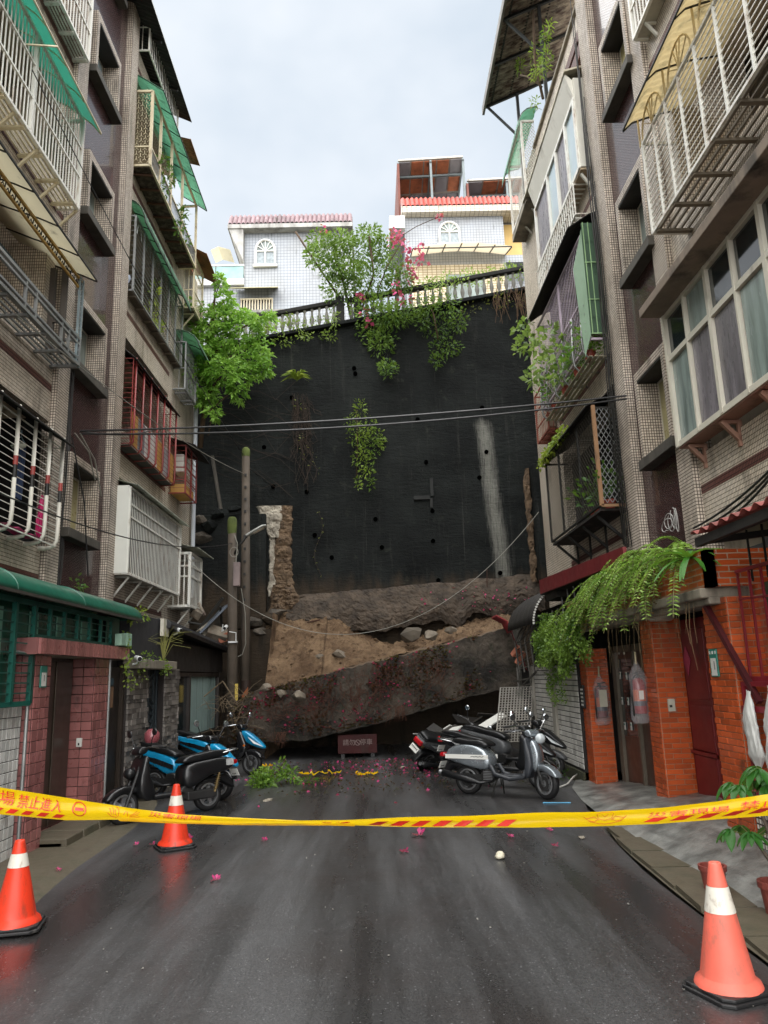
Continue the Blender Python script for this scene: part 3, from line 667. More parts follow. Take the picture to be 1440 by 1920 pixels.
# ------------------------------------------------------------------ balcony cages
def corr(prof, y0, y1, ny, amp, along='y', waves=20):
    """corrugated sheet: profile in (x,z) swept along y"""
    pr = [Vector((x, 0, z)) for x, z in prof]
    def f(u, v):
        i = min(int(u * (len(pr) - 1)), len(pr) - 2); k = u * (len(pr) - 1) - i; p = pr[i].lerp(pr[i + 1], k)
        t = pr[i + 1] - pr[i]; n = Vector((-t.z, 0, t.x)).normalized()
        q = p + n * amp * math.sin(v * waves * 2 * math.pi)
        return (q.x, y0 + (y1 - y0) * v, q.z)
    return MB().grid(len(pr) - 1 if along == 'y' else 10, ny, f)
def arc(x0, z0, x1, z1, n=8, p=1.0):
    return [(x0 + (x1 - x0) * math.sin(i / n * math.pi / 2) ** p, z1 + (z0 - z1) * math.cos(i / n * math.pi / 2)) for i in range(n + 1)]
def cage(name, label, cat, s, xw, xf, y0, y1, z0, z1, m, dv=.1, hz=(), bw=.022, fw=.045, posts=(), floor=None, ends='both', group='caged balconies', tubes=None, dh=None, vt=None, bd=None):
    bd = bd or bw * .6
    r = thing(name, label, cat, (xf, (y0 + y1) / 2, z0), group)
    fr = MB(); e = fw / 2
    for z in (z0, z1):
        fr.box(xf - e, xf + e, y0, y1, z - e, z + e)
        for y in (y0, y1): fr.box(min(xw, xf), max(xw, xf), y - e, y + e, z - e + .001, z + e - .001)
    for y in (y0, y1) + tuple(posts): fr.box(xf - e - .002, xf + e + .002, y - e, y + e, z0, z1)
    for z in hz: fr.box(xf - e * .8, xf + e * .8, y0, y1, z - e * .7, z + e * .7)
    if hz and ends:
        for z in hz: fr.box(min(xw, xf), max(xw, xf), y0 - e * .7, y0 + e * .7, z - e * .6, z + e * .6)
    obj('frame', fr, m, r)
    if dv:
        n = int((y1 - y0) / dv)
        for i in range(1, n): y = y0 + (y1 - y0) * i / n; slat('bar', xf, y, z0, vt or z1, bw, bd, m, r)
        if ends:
            k = max(2, int(abs(xf - xw) / dv))
            for i in range(1, k):
                x = xw + (xf - xw) * i / k; slat('bar', x, y0, z0, z1, bw, bw, m, r)
    if dh:
        n = int((z1 - z0) / dh)
        for i in range(1, n): z = z0 + (z1 - z0) * i / n; rod('wire', (xf, y0, z), (xf, y1, z), bw, m, r); rod('wire', (xw, y0, z), (xf, y0, z), bw, m, r)
    if floor:
        kind, fm = floor
        if kind == 'grid':
            b = MB(); n = 5
            for i in range(n): x = xw + (xf - xw) * (i + .5) / n; b.box(x - .012, x + .012, y0, y1, z0 - .015, z0 + .01)
            obj('floor_grid', b, fm, r)
            b = MB(); yy = y0 + .2
            while yy < y1: b.box(min(xw, xf), max(xw, xf), yy - .03, yy + .03, z0 - .055, z0 - .02); yy += .55
            obj('bearer', b, fm, r)
        elif kind == 'panel':
            b = MB(); b.box(min(xw, xf - s * .03), max(xw, xf - s * .03), y0 + .03, y1 - .03, z0 - .01, z0 + .012); obj('floor_panel', b, fm, r)
            yy = y0 + .3
            while yy < y1: rod('bracket', (xf - s * .05, yy, z0 - .03), (xw + s * .0, yy, z0 - .42 * abs(xf - xw) / .35), .035, m, r); rod('bracket', (xw + s * .0, yy, z0 - .03), (xf - s * .04, yy, z0 - .03), .03, m, r); yy += .75
    return r
def awning(parent, name, prof, y0, y1, m, waves=24, amp=.012, ribs=0, ribm=None, rw_=.025):
    a = obj(name, corr(prof, y0, y1, waves * 6, amp, waves=waves), m, parent, smooth=True, solid=.004)
    for i in range(ribs):
        y = y0 + (y1 - y0) * i / (ribs - 1); b = MB()
        b.tube([(x, y, z - .02) for x, z in prof], rw_ / 2, 4); obj('rib', b, ribm, parent)
    b = MB(); x, z = prof[-1]; b.bar((x, y0, z), (x, y1, z), .02, .02); obj('edge_strip', b, ribm or m, parent)
    return a
GRP = 'caged balconies'
# ---- left side, near bay
c = cage('balcony_cage', 'white cage of upright bars with red tiled grid floor at the top left corner', 'balcony cage', 1, XL, -4.56, 6.2, 10.86, 12.06, 14.2, WHITEM, .11, (12.6, 13.1), floor=('grid', WHITEM))
b = MB(); b.box(-4.8, -4.57, 6.2, 10.8, 12.10, 12.13); obj('floor_panel', b, mat('terracotta_board', '6b3a2c', .8, dirt=.3), c)
c = cage('balcony_cage', 'white barred cage under a smooth teal plastic awning, upper left', 'balcony cage', 1, XL, -4.46, 5.8, 10.58, 9.07, 10.65, WHITEM, .098, bw=.018, bd=.012, hz= (9.61, 10.13), posts=(7.3, 8.9), floor=('grid', CREAMM))
awning(c, 'awning', [(-4.95, 11.15), (-4.75, 11.03), (-4.5, 10.82), (-4.36, 10.7), (-4.2, 10.5)], 5.8, 10.68, TEAL, 1, 0.0, 8, CREAMM)
yy = 6.4
while yy < 10.6: rod('bracket', (-4.48, yy, 9.05), (-4.8, yy, 8.72), .035, CREAMM, c); yy += .7
rod('pole', (-4.5, 8.6, 10.2), (-4.1, 8.75, 10.3), .02, CREAMM, c)
c = cage('balcony_railing', 'open white railing balcony under a cream plastic awning, middle left', 'balcony', 1, XL, -4.4, 5.6, 10.8, 6.53, 6.95, GREYM, 0, (6.62, 6.86), floor=('grid', GREYM))
for y in (6.6, 7.0, 7.9, 8.2, 9.0, 9.3, 10.15, 10.4): rod('post', (-4.4, y, 6.53), (-4.4, y, 6.95), .035, GREYM, c)
b = MB()
for zz in np.arange(6.55, 7.9, .09): b.tube([(-4.40, 10.72, zz), (-4.39, 10.76, zz + .03), (-4.40, 10.79, zz + .06), (-4.40, 10.72, zz + .085)], .006, 4)
b.bar((-4.4, 10.7, 6.5), (-4.4, 10.7, 7.95), .03); b.bar((-4.4, 10.82, 6.5), (-4.4, 10.82, 7.95), .03)
obj('scroll_post', b, mat('grey_blue_iron', '7c8a8e', .5), c)
b = MB(); b.bar((-4.42, 5.6, 7.93), (-4.42, 10.8, 7.93), .035); b.bar((-4.42, 5.6, 7.78), (-4.42, 10.8, 7.78), .03)
obj('yellow_beam', b, mat('ochre_paint', 'b08a3c', .5), c)
b = MB(); yy = 6.0
while yy < 10.75:
    b.tube([(-4.42, yy, 7.79), (-4.42, yy + .05, 7.86), (-4.42, yy + .1, 7.8), (-4.42, yy + .12, 7.9)], .008, 4); yy += .13
obj('scroll_frieze', b, BLACKM, c)
awning(c, 'awning', [(-5.3, 8.45), (-4.9, 8.27), (-4.45, 8.09), (-4.2, 7.97)], 5.6, 10.85, CREAMP, 1, 0, 8, BLACKM)
rod('laundry_pole', (-4.9, 7.6, 7.7), (-4.85, 10.3, 7.5), .03, mat('blue_steel', '2e4a55', .4), c, 6)
b = MB(); b.box(-4.78, -4.7, 10.5, 10.56, 6.6, 8.0); b.box(-4.60, -4.52, 10.5, 10.56, 6.6, 8.0); b.box(-4.7, -4.6, 10.5, 10.54, 7.1, 7.18); obj('old_shutter', b, mat('weathered_wood', '4a443e', .8), c)
c = cage('balcony_cage', 'wired cage on white bent tubes with blue laundry inside, lower left', 'balcony cage', 1, XL, -4.55, 5.6, 10.76, 3.72, 5.2, WHITEM, 0, (), bw=.009, fw=.016, dh=.095)
TUBEM = mat('worn_white_tube', 'd3d0c4', .45, var=.1, dirt=.12)
BAND = mat('red_band', '9a3a33', .5)
for y in (6.6, 7.2, 7.75, 8.3, 8.85, 9.35, 9.85, 10.32, 10.76):
    b = MB(); b.tube([(-4.53, y, 5.35), (-4.53, y, 3.95), (-4.535, y, 3.8), (-4.60, y, 3.71), (-4.7, y, 3.69), (-4.85, y, 3.69)], .028, 8); t_ = obj('tube', b, TUBEM, c, smooth=True)
    b = MB(); b.tube([(-4.53, y, 4.66), (-4.53, y, 4.54)], .031, 8); obj('red_band', b, BAND, t_)
    b = MB(); b.tube([(-4.53, y, 4.54), (-4.53, y, 4.37)], .031, 8); obj('black_band', b, BLACKM, t_)
awning(c, 'awning', [(-4.9, 5.55), (-4.38, 5.22)], 5.6, 10.8, DARKSH, 60, .014)
# ---- left side, far bay
c = cage('balcony_cage', 'pale lattice ended cage with trailing plants under a green corrugated awning, high left', 'balcony cage', 1, XL, -4.39, 13.84, 17.85, 12.3, 14.1, CREAMM, .0, (12.75,), posts=(14.5, 15.4, 16.4), fw=.05)
b = MB(); yy = 13.9
while yy < 17.8: b.tube([(-4.385, yy, 12.32), (-4.385, yy + .06, 12.55), (-4.385, yy, 12.75)], .007, 4); yy += .07
obj('scroll_frieze', b, GREYM, c)
b = MB(); k = .115
for i in range(5):
    for j in range(14):
        cx = -4.77 + i * .085; cz = 12.4 + j * .125 + (i % 2) * .06
        for a in range(3):
            an = math.pi / 2 + a * 2 * math.pi / 3; b.bar((cx, 13.84, cz), (cx + .05 * math.cos(an), 13.84, cz + .07 * math.sin(an)), .009)
o = obj('lattice', b, CREAMM, c, kind='stuff')
awning(c, 'awning', [(-4.8, 14.55), (-4.5, 14.35), (-4.16, 14.1)], 13.8, 18.05, GREENP, 34, .01, 7, mat('dark_green_iron', '1d3a2e', .5))
b = MB(); b.box(-4.8, -4.41, 13.85, 17.8, 12.26, 12.29); obj('floor_panel', b, mat('rusted_expanded_floor', '2f2219', .85, var=.6, vs=9, dirt=.6, dcol=(.16, .13, .1), dscale=(5, 5, 5)), c)
yy = 14.0
while yy < 17.8: rod('bearer', (-4.8, yy, 12.22), (-4.4, yy + .1, 12.24), .04, mat('rusty_angle', '4a3120', .8), c); yy += .5
c = cage('balcony_cage', 'silver cage with horizontal wires and a curved weathered green awning, left', 'balcony cage', 1, XL, -4.62, 13.8, 17.65, 9.44, 11.1, GREYM, 0, (), posts=(14.4, 15.05, 15.7, 16.35, 17.0), bw=.01, fw=.035, dh=.11, floor=('grid', mat('grimy_bearer', '6e6557', .7)))
awning(c, 'awning', [(-4.95, 11.55)] + arc(-4.85, 11.5, -4.42, 10.95, 6), 13.78, 17.7, GREEND, 26, .008, 9, BLACKM)
b = MB(); b.box(-4.8, -4.64, 13.85, 17.6, 9.47, 9.49); obj('floor_panel', b, mat('pale_roof_sheet', 'b4ab98', .6, dirt=.3), c)
b = MB(); yy = 13.9
while yy < 17.5:
    b.tube([(-4.62, yy + .16 + .15 * math.cos(a * math.pi / 8), 10.75 + .28 * math.sin(a * math.pi / 8)) for a in range(9)], .009, 4); yy += .65
obj('arch_ornament', b, GREYM, c)
c = cage('balcony_cage', 'cage of dark red bent tubes with metal sheets below and a dark corrugated awning, left', 'balcony cage', 1, XL, -4.52, 13.74, 16.95, 6.22, 7.95, REDM, 0, (), bw=.009, fw=.016, dh=.1)
for y in np.linspace(13.85, 16.9, 7):
    b = MB(); b.tube([(-4.50, y, 8.0), (-4.50, y, 6.4), (-4.505, y, 6.28), (-4.56, y, 6.21), (-4.8, y, 6.2)], .022, 8); obj('tube', b, REDM, c, smooth=True)
shm = [mat('silver_sheet', 'b9bdbf', .4, .4), mat('white_sheet', 'cfd0cc', .5), mat('ochre_board', 'b58c4a', .7), mat('grey_sheet', '80868a', .5), WHITEM]
for i in range(7):
    b = MB(); ya = 13.8 + i * .45; b.box(-4.545, -4.54, ya, ya + .44, 6.25, 6.9); obj('sheet', b, shm[(2, 3, 1, 1, 2, 0, 2)[i]], c)
b = MB(); b.box(-4.8, -4.56, 13.8, 16.9, 6.2, 6.215); obj('floor_panel', b, DARKSH, c)
awning(c, 'awning', [(-4.95, 8.35), (-4.44, 7.9)], 13.66, 17.0, DARKSH, 40, .012)
c = cage('balcony_enclosure', 'white enclosure of close upright slats with a plain white end panel, above the dark shopfront', 'balcony cage', 1, XL, -4.45, 13.64, 17.36, 3.72, 5.32, WHITEM, .10, (4.78, 5.02), bw=.034, bd=.006, fw=.05, ends=None, floor=('panel', mat('grey_white_soffit', 'a9a598', .6, dirt=.3)))
b = MB(); b.box(-4.8, -4.45, 13.60, 13.63, 3.72, 5.36); obj('end_panel', b, mat('flat_white_panel', 'd3d4cc', .5, var=.04, dirt=.15, dcol=(.3, .28, .22)), c)
b = MB(); b.box(-4.8, -4.5, 13.7, 17.3, 3.74, 5.3); obj('inside_shade_box', b, mat('painted_slat_shade', '24231f', .8), c)  # dark box paints the shade seen between the slats
awning(c, 'roof_sheet', [(-4.85, 5.52), (-4.3, 5.36)], 13.58, 17.6, mat('pale_green_sheet', 'aab0a0', .5, dirt=.3), 30, .006)
c = cage('balcony_cage', 'small white slatted cage beside the downpipe at the left block far end', 'balcony cage', 1, XL, -4.3, 17.75, 18.9, 3.5, 4.75, WHITEM, .12, (4.2, 4.45), bw=.03, bd=.008, fw=.06, floor=('panel', mat('grey_white_soffit', 'a9a598', .6)))
awning(c, 'roof_sheet', [(-4.85, 5.05), (-4.1, 4.86)], 17.7, 19.4, mat('pale_green_sheet', 'aab0a0', .5), 10, .006)
c = cage('balcony_cage', 'small red tube cage holding an air conditioner above the white slatted ones', 'balcony cage', 1, XL, -4.4, 17.5, 18.6, 6.17, 7.35, REDM, 0, (6.5, 6.8), posts=(18.05,), bw=.01, fw=.03, dh=.12)
b = MB(); b.box(-4.78, -4.44, 17.6, 18.5, 6.2, 6.42); obj('ochre_tray', b, mat('ochre_board', 'b58c4a', .7), c)
b = MB(); b.box(-4.75, -4.5, 17.7, 18.3, 6.75, 7.2); obj('air_conditioner', b, WHITEM, c, bevel=.02)
awning(c, 'awning', [(-4.9, 7.55), (-4.15, 7.3)], 17.3, 19.0, DARKSH, 14, .01)
c = cage('balcony_cage', 'narrow cage with a dark green awning half hidden by the bright green tree', 'balcony cage', 1, XL, -4.5, 17.6, 18.7, 8.85, 10.1, GREYM, .13, (9.4,), bw=.016, fw=.035, floor=('grid', GREYM))
awning(c, 'awning', [(-4.9, 10.45)] + arc(-4.85, 10.42, -4.15, 9.95, 5), 17.5, 19.2, GREEND, 14, .01, 3, BLACKM)
c = cage('balcony_cage', 'small rusty cage with a rust coloured awning at the far end of the left block', 'balcony cage', 1, XL, -4.42, 17.9, 18.9, 11.2, 12.7, CREAMM, .12, (11.7, 12.3), bw=.016, fw=.035, floor=('panel', RUST))
awning(c, 'awning', [(-4.9, 13.15), (-4.1, 12.7)], 17.85, 19.5, mat('rust_orange_sheet', '8c5a3a', .7, var=.3, dirt=.3), 12, .012)
o = awning(None, 'roof_awning', [(-4.9, 15.1), (-4.2, 14.9)], 16.3, 17.3, mat('rust_orange_sheet', '8c5a3a', .7), 12, .012)
tag(o, 'scrap of rust coloured sheet roof sticking out above the green awning on the left', 'awning')
for x in list(sc.objects):
    if x.name.startswith('edge_strip') and x.parent is None: WL[x.name] = x.location.copy(); x.parent = o; x.location = x.location - o.location
r = thing('roof_awning', 'dark flat roof awning jutting into the sky along the top of the left block', 'awning', (-4.5, 14.5, 15.6))
awning(r, 'sheet', [(-5.6, 16.2), (-4.24, 15.55)], 10.5, 16.5, DARKSH, 60, .012)
for y in (11.2, 12.6, 14.0, 15.4): rod('rafter', (-5.5, y, 16.08), (-4.3, y, 15.5), .05, BLACKM, r)
c = cage('balcony_cage', 'plain white barred cage close under the dark roof awning on the left', 'balcony cage', 1, XL, -4.5, 13.8, 16.2, 15.1, 16.4, WHITEM, .12, (15.7,), bw=.014, fw=.03)
# ---- right side, near bay
c = cage('balcony_cage', 'large white cage of thin horizontal wires under an amber arched awning, upper right', 'balcony cage', -1, XR, 3.75, 3.4, 8.66, 7.22, 8.54, WHITEM, 0, (), bw=.011, fw=.036, dh=.083, floor=('grid', mat('grimy_bearer', '6e6557', .7)))
for y in (8.28, 7.9, 7.5, 7.05, 6.55, 6.0, 5.4, 4.8): rod('post', (3.75, y, 7.22), (3.75, y, 8.54), .03, WHITEM, c)
GOLD = mat('cream_gold_iron', 'cdb98c', .5)
for i in range(5):
    yc = 8.3 - i * .88; b = MB()
    b.tube([(3.74, yc + .33 * math.cos(a * math.pi / 10), 8.56 + .36 * math.sin(a * math.pi / 10)) for a in range(11)], .012, 5)
    for a in (2, 4, 5, 6, 8): b.tube([(3.74, yc, 8.56), (3.74, yc + .32 * math.cos(a * math.pi / 10), 8.56 + .35 * math.sin(a * math.pi / 10))], .008, 4)
    b.tube([(3.74, yc + .42, 8.54), (3.74, yc + .42, 8.95)], .014, 4)
    obj('fan_arch', b, GOLD, c)
awning(c, 'awning', [(4.5, 9.15), (4.1, 9.08), (3.85, 9.0), (3.66, 8.93), (3.53, 8.8)], 3.4, 8.72, AMBER, 50, .008, 7, BLACKM)
r = thing('window_bay', 'cream aluminium window bay projecting under a concrete eave at the right edge', 'window bay', (3.98, 6.5, 4.49), 'window bays')
b = MB(); b.box(3.66, 4.4, 2.5, 9.2, 6.30, 6.42); obj('eave', b, mat('stained_eave', '7d7062', .8, var=.2, dirt=.4), r, bevel=.01)
b = MB(); b.box(3.97, 4.2, 2.5, 9.17, 4.47, 4.53); obj('soffit', b, mat('pinkish_soffit', '9a7468', .7, var=.12, dirt=.25), r)
b = MB(); e = .03
for z in (4.52, 5.68, 6.28): b.box(3.95, 4.03, 2.5, 9.18, z - .035, z + .035)
b.box(3.94, 4.2, 9.14, 9.19, 4.49, 6.3)
ws = [9.16 - .62 * i for i in range(11)]
for i, y in enumerate(ws): b.box(3.945, 4.035, y - (.045 if i % 2 == 0 else .025), y + (.02 if i % 2 == 0 else .01), 4.5, 6.3)
obj('frame', b, ALUM, r)
for i in range(10):
    q = MB(); q.box(3.99, 4.0, ws[i + 1] + .03, ws[i] - .05, 4.57, 5.63); obj('pane', q, (GLASSM, PURPG, PURPG, GLASSM)[i % 4], r)
    q = MB(); q.box(3.99, 4.0, ws[i + 1] + .03, ws[i] - .05, 5.73, 6.23); obj('pane', q, (GLASSD, GLASSM, GLASSD, GLASSD)[i % 4], r)
for y in (8.95, 8.05, 7.15, 6.2):
    rod('bracket', (4.0, y, 4.45), (4.2, y, 4.22), .05, mat('pink_bracket', '93705f', .6), r); rod('bracket', (4.2, y, 4.46), (4.19, y, 4.15), .05, MATS['pink_bracket'], r); rod('bracket', (4.0, y, 4.44), (4.2, y, 4.44), .045, MATS['pink_bracket'], r)
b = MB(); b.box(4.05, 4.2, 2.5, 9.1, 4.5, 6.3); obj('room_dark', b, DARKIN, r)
c = cage('balcony_cage', 'white balcony cage with a smooth boxed underside at the top right corner', 'balcony cage', -1, XR, 4.0, 4, 9.1, 10.62, 12.2, WHITEM, .1, (11.1, 11.6), floor=('panel', mat('grey_white_soffit', 'a9a598', .6)))
# ---- right side, far bay
r = thing('window_bay', 'white boxed window bay with sliding panes and a sheet roof, upper right', 'window bay', (3.98, 13.6, 10.6), 'window bays')
WPAN = mat('white_siding', 'cfcdc2', .5, var=.05, dirt=.2, dcol=(.35, .32, .26))
b = MB(); b.box(3.98, 4.2, 11.88, 11.93, 10.63, 12.5); obj('end_panel', b, WPAN, r)
b = MB(); b.box(3.97, 4.2, 11.9, 15.35, 10.58, 10.64); obj('soffit', b, mat('tan_soffit', 'a08f76', .7, dirt=.2), r)
b = MB(); b.prism([(3.82, 11.86, 12.62), (3.82, 11.86, 12.66), (4.25, 11.86, 12.78), (4.25, 11.86, 12.74)], (0, 4.0, 0)); obj('roof_sheet', b, mat('cream_roof_sheet', 'b8b19c', .55, dirt=.3), r)
b = MB(); b.prism([(3.98, 11.93, 12.1), (3.98, 11.93, 12.5), (3.86, 11.93, 12.62), (3.84, 11.93, 12.60)], (0, 3.4, 0)); obj('fascia', b, WPAN, r)
b = MB()
for z in (10.66, 12.08): b.box(3.95, 4.03, 11.9, 15.35, z - .04, z + .04)
wy = [11.95, 12.6, 13.35, 14.1, 15.3]
for y in wy: b.box(3.945, 4.035, y - .04, y + .04, 10.63, 12.1)
obj('frame', b, WHITEM, r)
for i in range(4):
    q = MB(); q.box(3.99, 4.0, wy[i] + .05, wy[i + 1] - .05, 10.72, 12.02); obj('pane', q, (GLASSB, PURPG, GLASSB, PURPG)[i], r)
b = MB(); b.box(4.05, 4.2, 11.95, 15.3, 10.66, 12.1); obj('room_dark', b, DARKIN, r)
for y in (12.0, 13.0, 14.0): rod('bracket', (4.0, y, 10.56), (4.2, y, 10.25), .045, WPAN, r)
b = MB(); b.bar((3.93, 12.3, 9.95), (3.93, 15.4, 9.95), .025); b.bar((3.93, 12.3, 10.25), (3.93, 15.4, 10.25), .02); b.bar((3.93, 12.3, 10.56), (3.93, 15.4, 10.56), .03)
yy = 12.3
while yy < 15.4: b.bar((3.93, yy, 9.93), (3.93, yy, 10.58), .022); b.bar((3.93, yy, 10.56), (4.2, yy, 10.56), .02); b.bar((3.93, yy, 9.95), (4.2, yy, 9.95), .02); yy += .14
obj('flower_rack', b, WHITEM, r)
c = cage('balcony_cage', 'cage of pale purple bars with potted plants and a green sheet flap, right', 'balcony cage', -1, XR, 3.83, 11.84, 15.35, 7.25, 9.2, mat('pale_mauve_paint', 'b7a9b6', .5, dirt=.2, dcol=(.2, .16, .12)), .10, (8.1,), bw=.02, bd=.006, fw=.04, posts=(13.5,), ends=None, vt=9.2)
awning(c, 'awning', [(4.4, 9.75), (4.0, 9.62), (3.62, 9.36)], 11.8, 15.6, DARKSH, 34, .018)
GSH = polymat('dark_green_sheet', '6a8570', .1, .35)
b = MB(); b.box(3.84, 4.2, 11.78, 11.80, 7.32, 9.42); obj('end_sheet', b, GSH, c)
for x in (3.86, 3.95, 4.05, 4.15): rod('sheet_rib', (x, 11.765, 7.32), (x, 11.765, 9.42), .014, mat('pale_green_paint', '86a878', .5), c)
for z in (7.95, 8.65, 7.32): rod('sheet_rib', (3.84, 11.765, z), (4.2, 11.765, z), .016, MATS['pale_green_paint'], c)
b = MB(); b.prism([(3.835, 11.78, 9.3), (3.70, 12.0, 8.65), (3.74, 11.9, 6.95), (3.835, 11.78, 7.3)], (-.006, -.004, 0)); obj('loose_flap', b, mat('green_tarp_sheet', '779079', .45, var=.1), c)
for y in (12.1, 12.7, 13.4, 14.1, 14.8, 15.3):
    b = MB(); b.tube([(3.80, y, 8.05), (3.76, y, 7.3), (3.78, y, 7.12), (3.85, y, 7.03), (4.2, y, 7.0)], .02, 8); obj('tube', b, GREYM, c, smooth=True)
for k in range(6): z = 7.08 + k * .16; rod('wire', (3.77, 11.84, z), (3.77, 15.35, z), .012, GREYM, c)
b = MB()
for i in range(4): b.box(3.82 + .09 * i, 3.88 + .09 * i, 11.95, 15.3, 6.985, 6.997)
obj('floor_slats', b, mat('pale_slats', 'a8a188', .7, dirt=.3), c)
def potted(name, label, p, sc_, leafn, lm, pm, spread=.25, size=.12, parent_group=None):
    r = thing(name, label, 'potted plant', p, parent_group)
    b = MB(); b.lathe([(.0, 0), (.07 * sc_, 0), (.10 * sc_, .15 * sc_), (.11 * sc_, .15 * sc_), (.11 * sc_, .18 * sc_), (.09 * sc_, .18 * sc_), (.085 * sc_, .14 * sc_), (0, .14 * sc_)], p, 12); obj('pot', b, pm, r, smooth=False)
    C = nr.normal(size=(leafn, 3)) * spread * .45 + np.array([p[0], p[1], p[2] + .18 * sc_ + spread * .7])
    D = C - np.array([p[0], p[1], p[2] + .1]) + nr.normal(size=(leafn, 3)) * .1
    leaves('foliage', C, D, size, lm, r); return r
LEAF1 = leafmat('leaf_mid_green', '3f6a24', '6c9a3a')
LEAF2 = leafmat('leaf_dark_green', '23401c', '436b2c')
LEAF3 = leafmat('leaf_bright_green', '5c8f2e', '9cc85a', trans=.45)
LEAF4 = leafmat('leaf_yellow_green', '6f8a2c', 'a6b448', trans=.4)
DRY = leafmat('dry_leaf', '5a3a22', '8a6a3c')
POTR = mat('terracotta_red_pot', '8a3b2c', .6, var=.15)
for i, (y, z, lab) in enumerate(((12.25, 7.02, 'red pot with a small plant nearest the green flap in the purple cage'), (13.0, 7.02, 'red pot second from the green flap in the purple cage'), (13.9, 7.02, 'red pot in the middle of the leafy end of the purple cage'), (14.8, 7.02, 'red pot at the far leafy end of the purple cage'))):
    potted('potted_plant', lab, (3.93, y, z), 1.0, 220, LEAF1, POTR, .32, .10, 'pots in the purple cage')
c = cage('balcony_cage', 'dark cage closed by diamond mesh with a tan corner post and mossy awning, lower right', 'balcony cage', -1, XR, 3.74, 11.81, 15.25, 4.35, 6.0, BLACKM, 0, (), posts=(12.8, 14.2), fw=.035)
b = MB(); b.bar((3.745, 11.79, 4.33), (3.745, 11.79, 6.04), .06, .05); b.bar((3.74, 11.79, 4.33), (4.2, 11.79, 4.33), .05, .045); obj('corner_post', b, mat('tan_paint', '8a6848', .6, dirt=.2), c)
def diamonds(b, p0, du, dv, nu, nv, w):
    """diamond mesh of thin strips spanned by du, dv"""
    p0, du, dv = Vector(p0), Vector(du), Vector(dv)
    for i in range(-nv, nu):
        for sgn in (1, -1):
            a = (max(0, i), max(0, -i)); e_ = (min(nu, i + nv), min(nv, nu - i))
            if a[0] >= e_[0]: continue
            A = [p0 + du * (u / nu) + dv * ((v if sgn > 0 else nv - v) / nv) for u, v in (a, e_)]
            b.bar(A[0], A[1], w, w * .7)
b = MB(); diamonds(b, (3.76, 11.80, 4.38), (.42, 0, 0), (0, 0, 1.62), 5, 12, .012); obj('mesh_grille', b, GREYM, c, kind='stuff')
b = MB(); diamonds(b, (3.735, 11.85, 4.38), (0, 3.4, 0), (0, 0, 1.6), 30, 14, .005); obj('mesh_grille', b, mat('dull_mesh', '57524a', .5, .4), c, kind='stuff')
awning(c, 'awning', [(4.3, 6.4), (3.64, 6.04)], 11.78, 15.55, DARKSH, 30, .012)
b = MB(); b.box(3.74, 4.2, 11.85, 15.2, 4.26, 4.30); obj('floor_panel', b, mat('charred_floor', '1d1a17', .8, var=.5, dirt=.3, dcol=(.12, .08, .07)), c)
for y in (12.2, 13.1, 14.1, 15.0): rod('bracket', (3.78, y, 4.24), (4.2, y, 3.85), .045, BLACKM, c); rod('bracket', (4.19, y, 4.25), (4.19, y, 3.75), .045, BLACKM, c)
for i, (y, lab) in enumerate(((12.1, 'red pot behind the diamond mesh, nearest the tan post'), (12.9, 'red pot behind the diamond mesh, farther from the tan post'))):
    potted('potted_plant', lab, (3.98, y, 4.31), 1.0, 160, LEAF2, POTR, .38, .12, 'pots behind the diamond mesh')
c = cage('balcony_cage', 'tiny rust red cage round an air conditioner under the leafy purple cage', 'balcony cage', -1, XR, 3.98, 15.7, 16.8, 6.95, 8.1, mat('rust_red_paint', '8a4a3a', .6), .14, (7.3, 7.7), bw=.012, fw=.03, floor=('grid', MATS['rust_red_paint']))
b = MB(); b.box(4.02, 4.18, 15.85, 16.6, 7.05, 7.6); obj('air_conditioner', b, mat('faded_white_case', 'a89a8a', .6), c, bevel=.02)
c = cage('balcony_cage', 'small cage with white diamond mesh and a bright green awning against the sky, right', 'balcony cage', -1, XR, 3.88, 15.65, 17.3, 12.75, 14.7, WHITEM, .12, (), bw=.014, fw=.05, ends=None, floor=('panel', CONC))
b = MB(); diamonds(b, (3.9, 15.65, 12.8), (.3, 0, 0), (0, 0, 1.9), 4, 20, .012); obj('mesh_grille', b, WHITEM, c, kind='stuff')
awning(c, 'awning', [(4.3, 15.1)] + [(4.2 - .4 * math.sin(a * .39), 15.08 - .55 * (1 - math.cos(a * .39))) for a in range(1, 5)], 15.6, 17.9, GREENP, 14, .012, 3, GREYM)
b = MB(); b.box(3.86, 4.24, 15.65, 17.4, 12.55, 12.72); obj('planter_tray', b, CONC, c, bevel=.01)
r = thing('roof_awning', 'rotten corrugated roof awning on iron props jutting into the sky, top right', 'awning', (3.8, 14.5, 16.4))
awning(r, 'sheet', [(5.4, 17.4), (4.4, 16.9), (3.35, 16.42)], 9.5, 17.25, RUST, 90, .016)
b = MB(); b.box(3.28, 3.34, 9.5, 17.3, 16.28, 16.5); obj('gutter', b, mat('grey_zinc_gutter', '74716c', .6, dirt=.4), r)
for y in (10.5, 11.8, 13.1, 14.4, 15.7, 17.1): rod('rafter', (5.3, y, 17.28), (3.36, y, 16.36), .06, BLACKM, r)
for x in (3.5, 4.0, 4.5): rod('purlin', (x, 9.5, 16.42 + (x - 3.35) * .48), (x, 17.2, 16.42 + (x - 3.35) * .48), .05, BLACKM, r)
for y in (17.1, 14.4, 11.8): rod('prop', (4.2, y, 13.6), (4.2, y, 16.75), .07, mat('grey_iron', '3c3f40', .5), r); rod('prop', (4.2, y, 15.4), (3.4, y, 16.35), .05, MATS['grey_iron'], r)
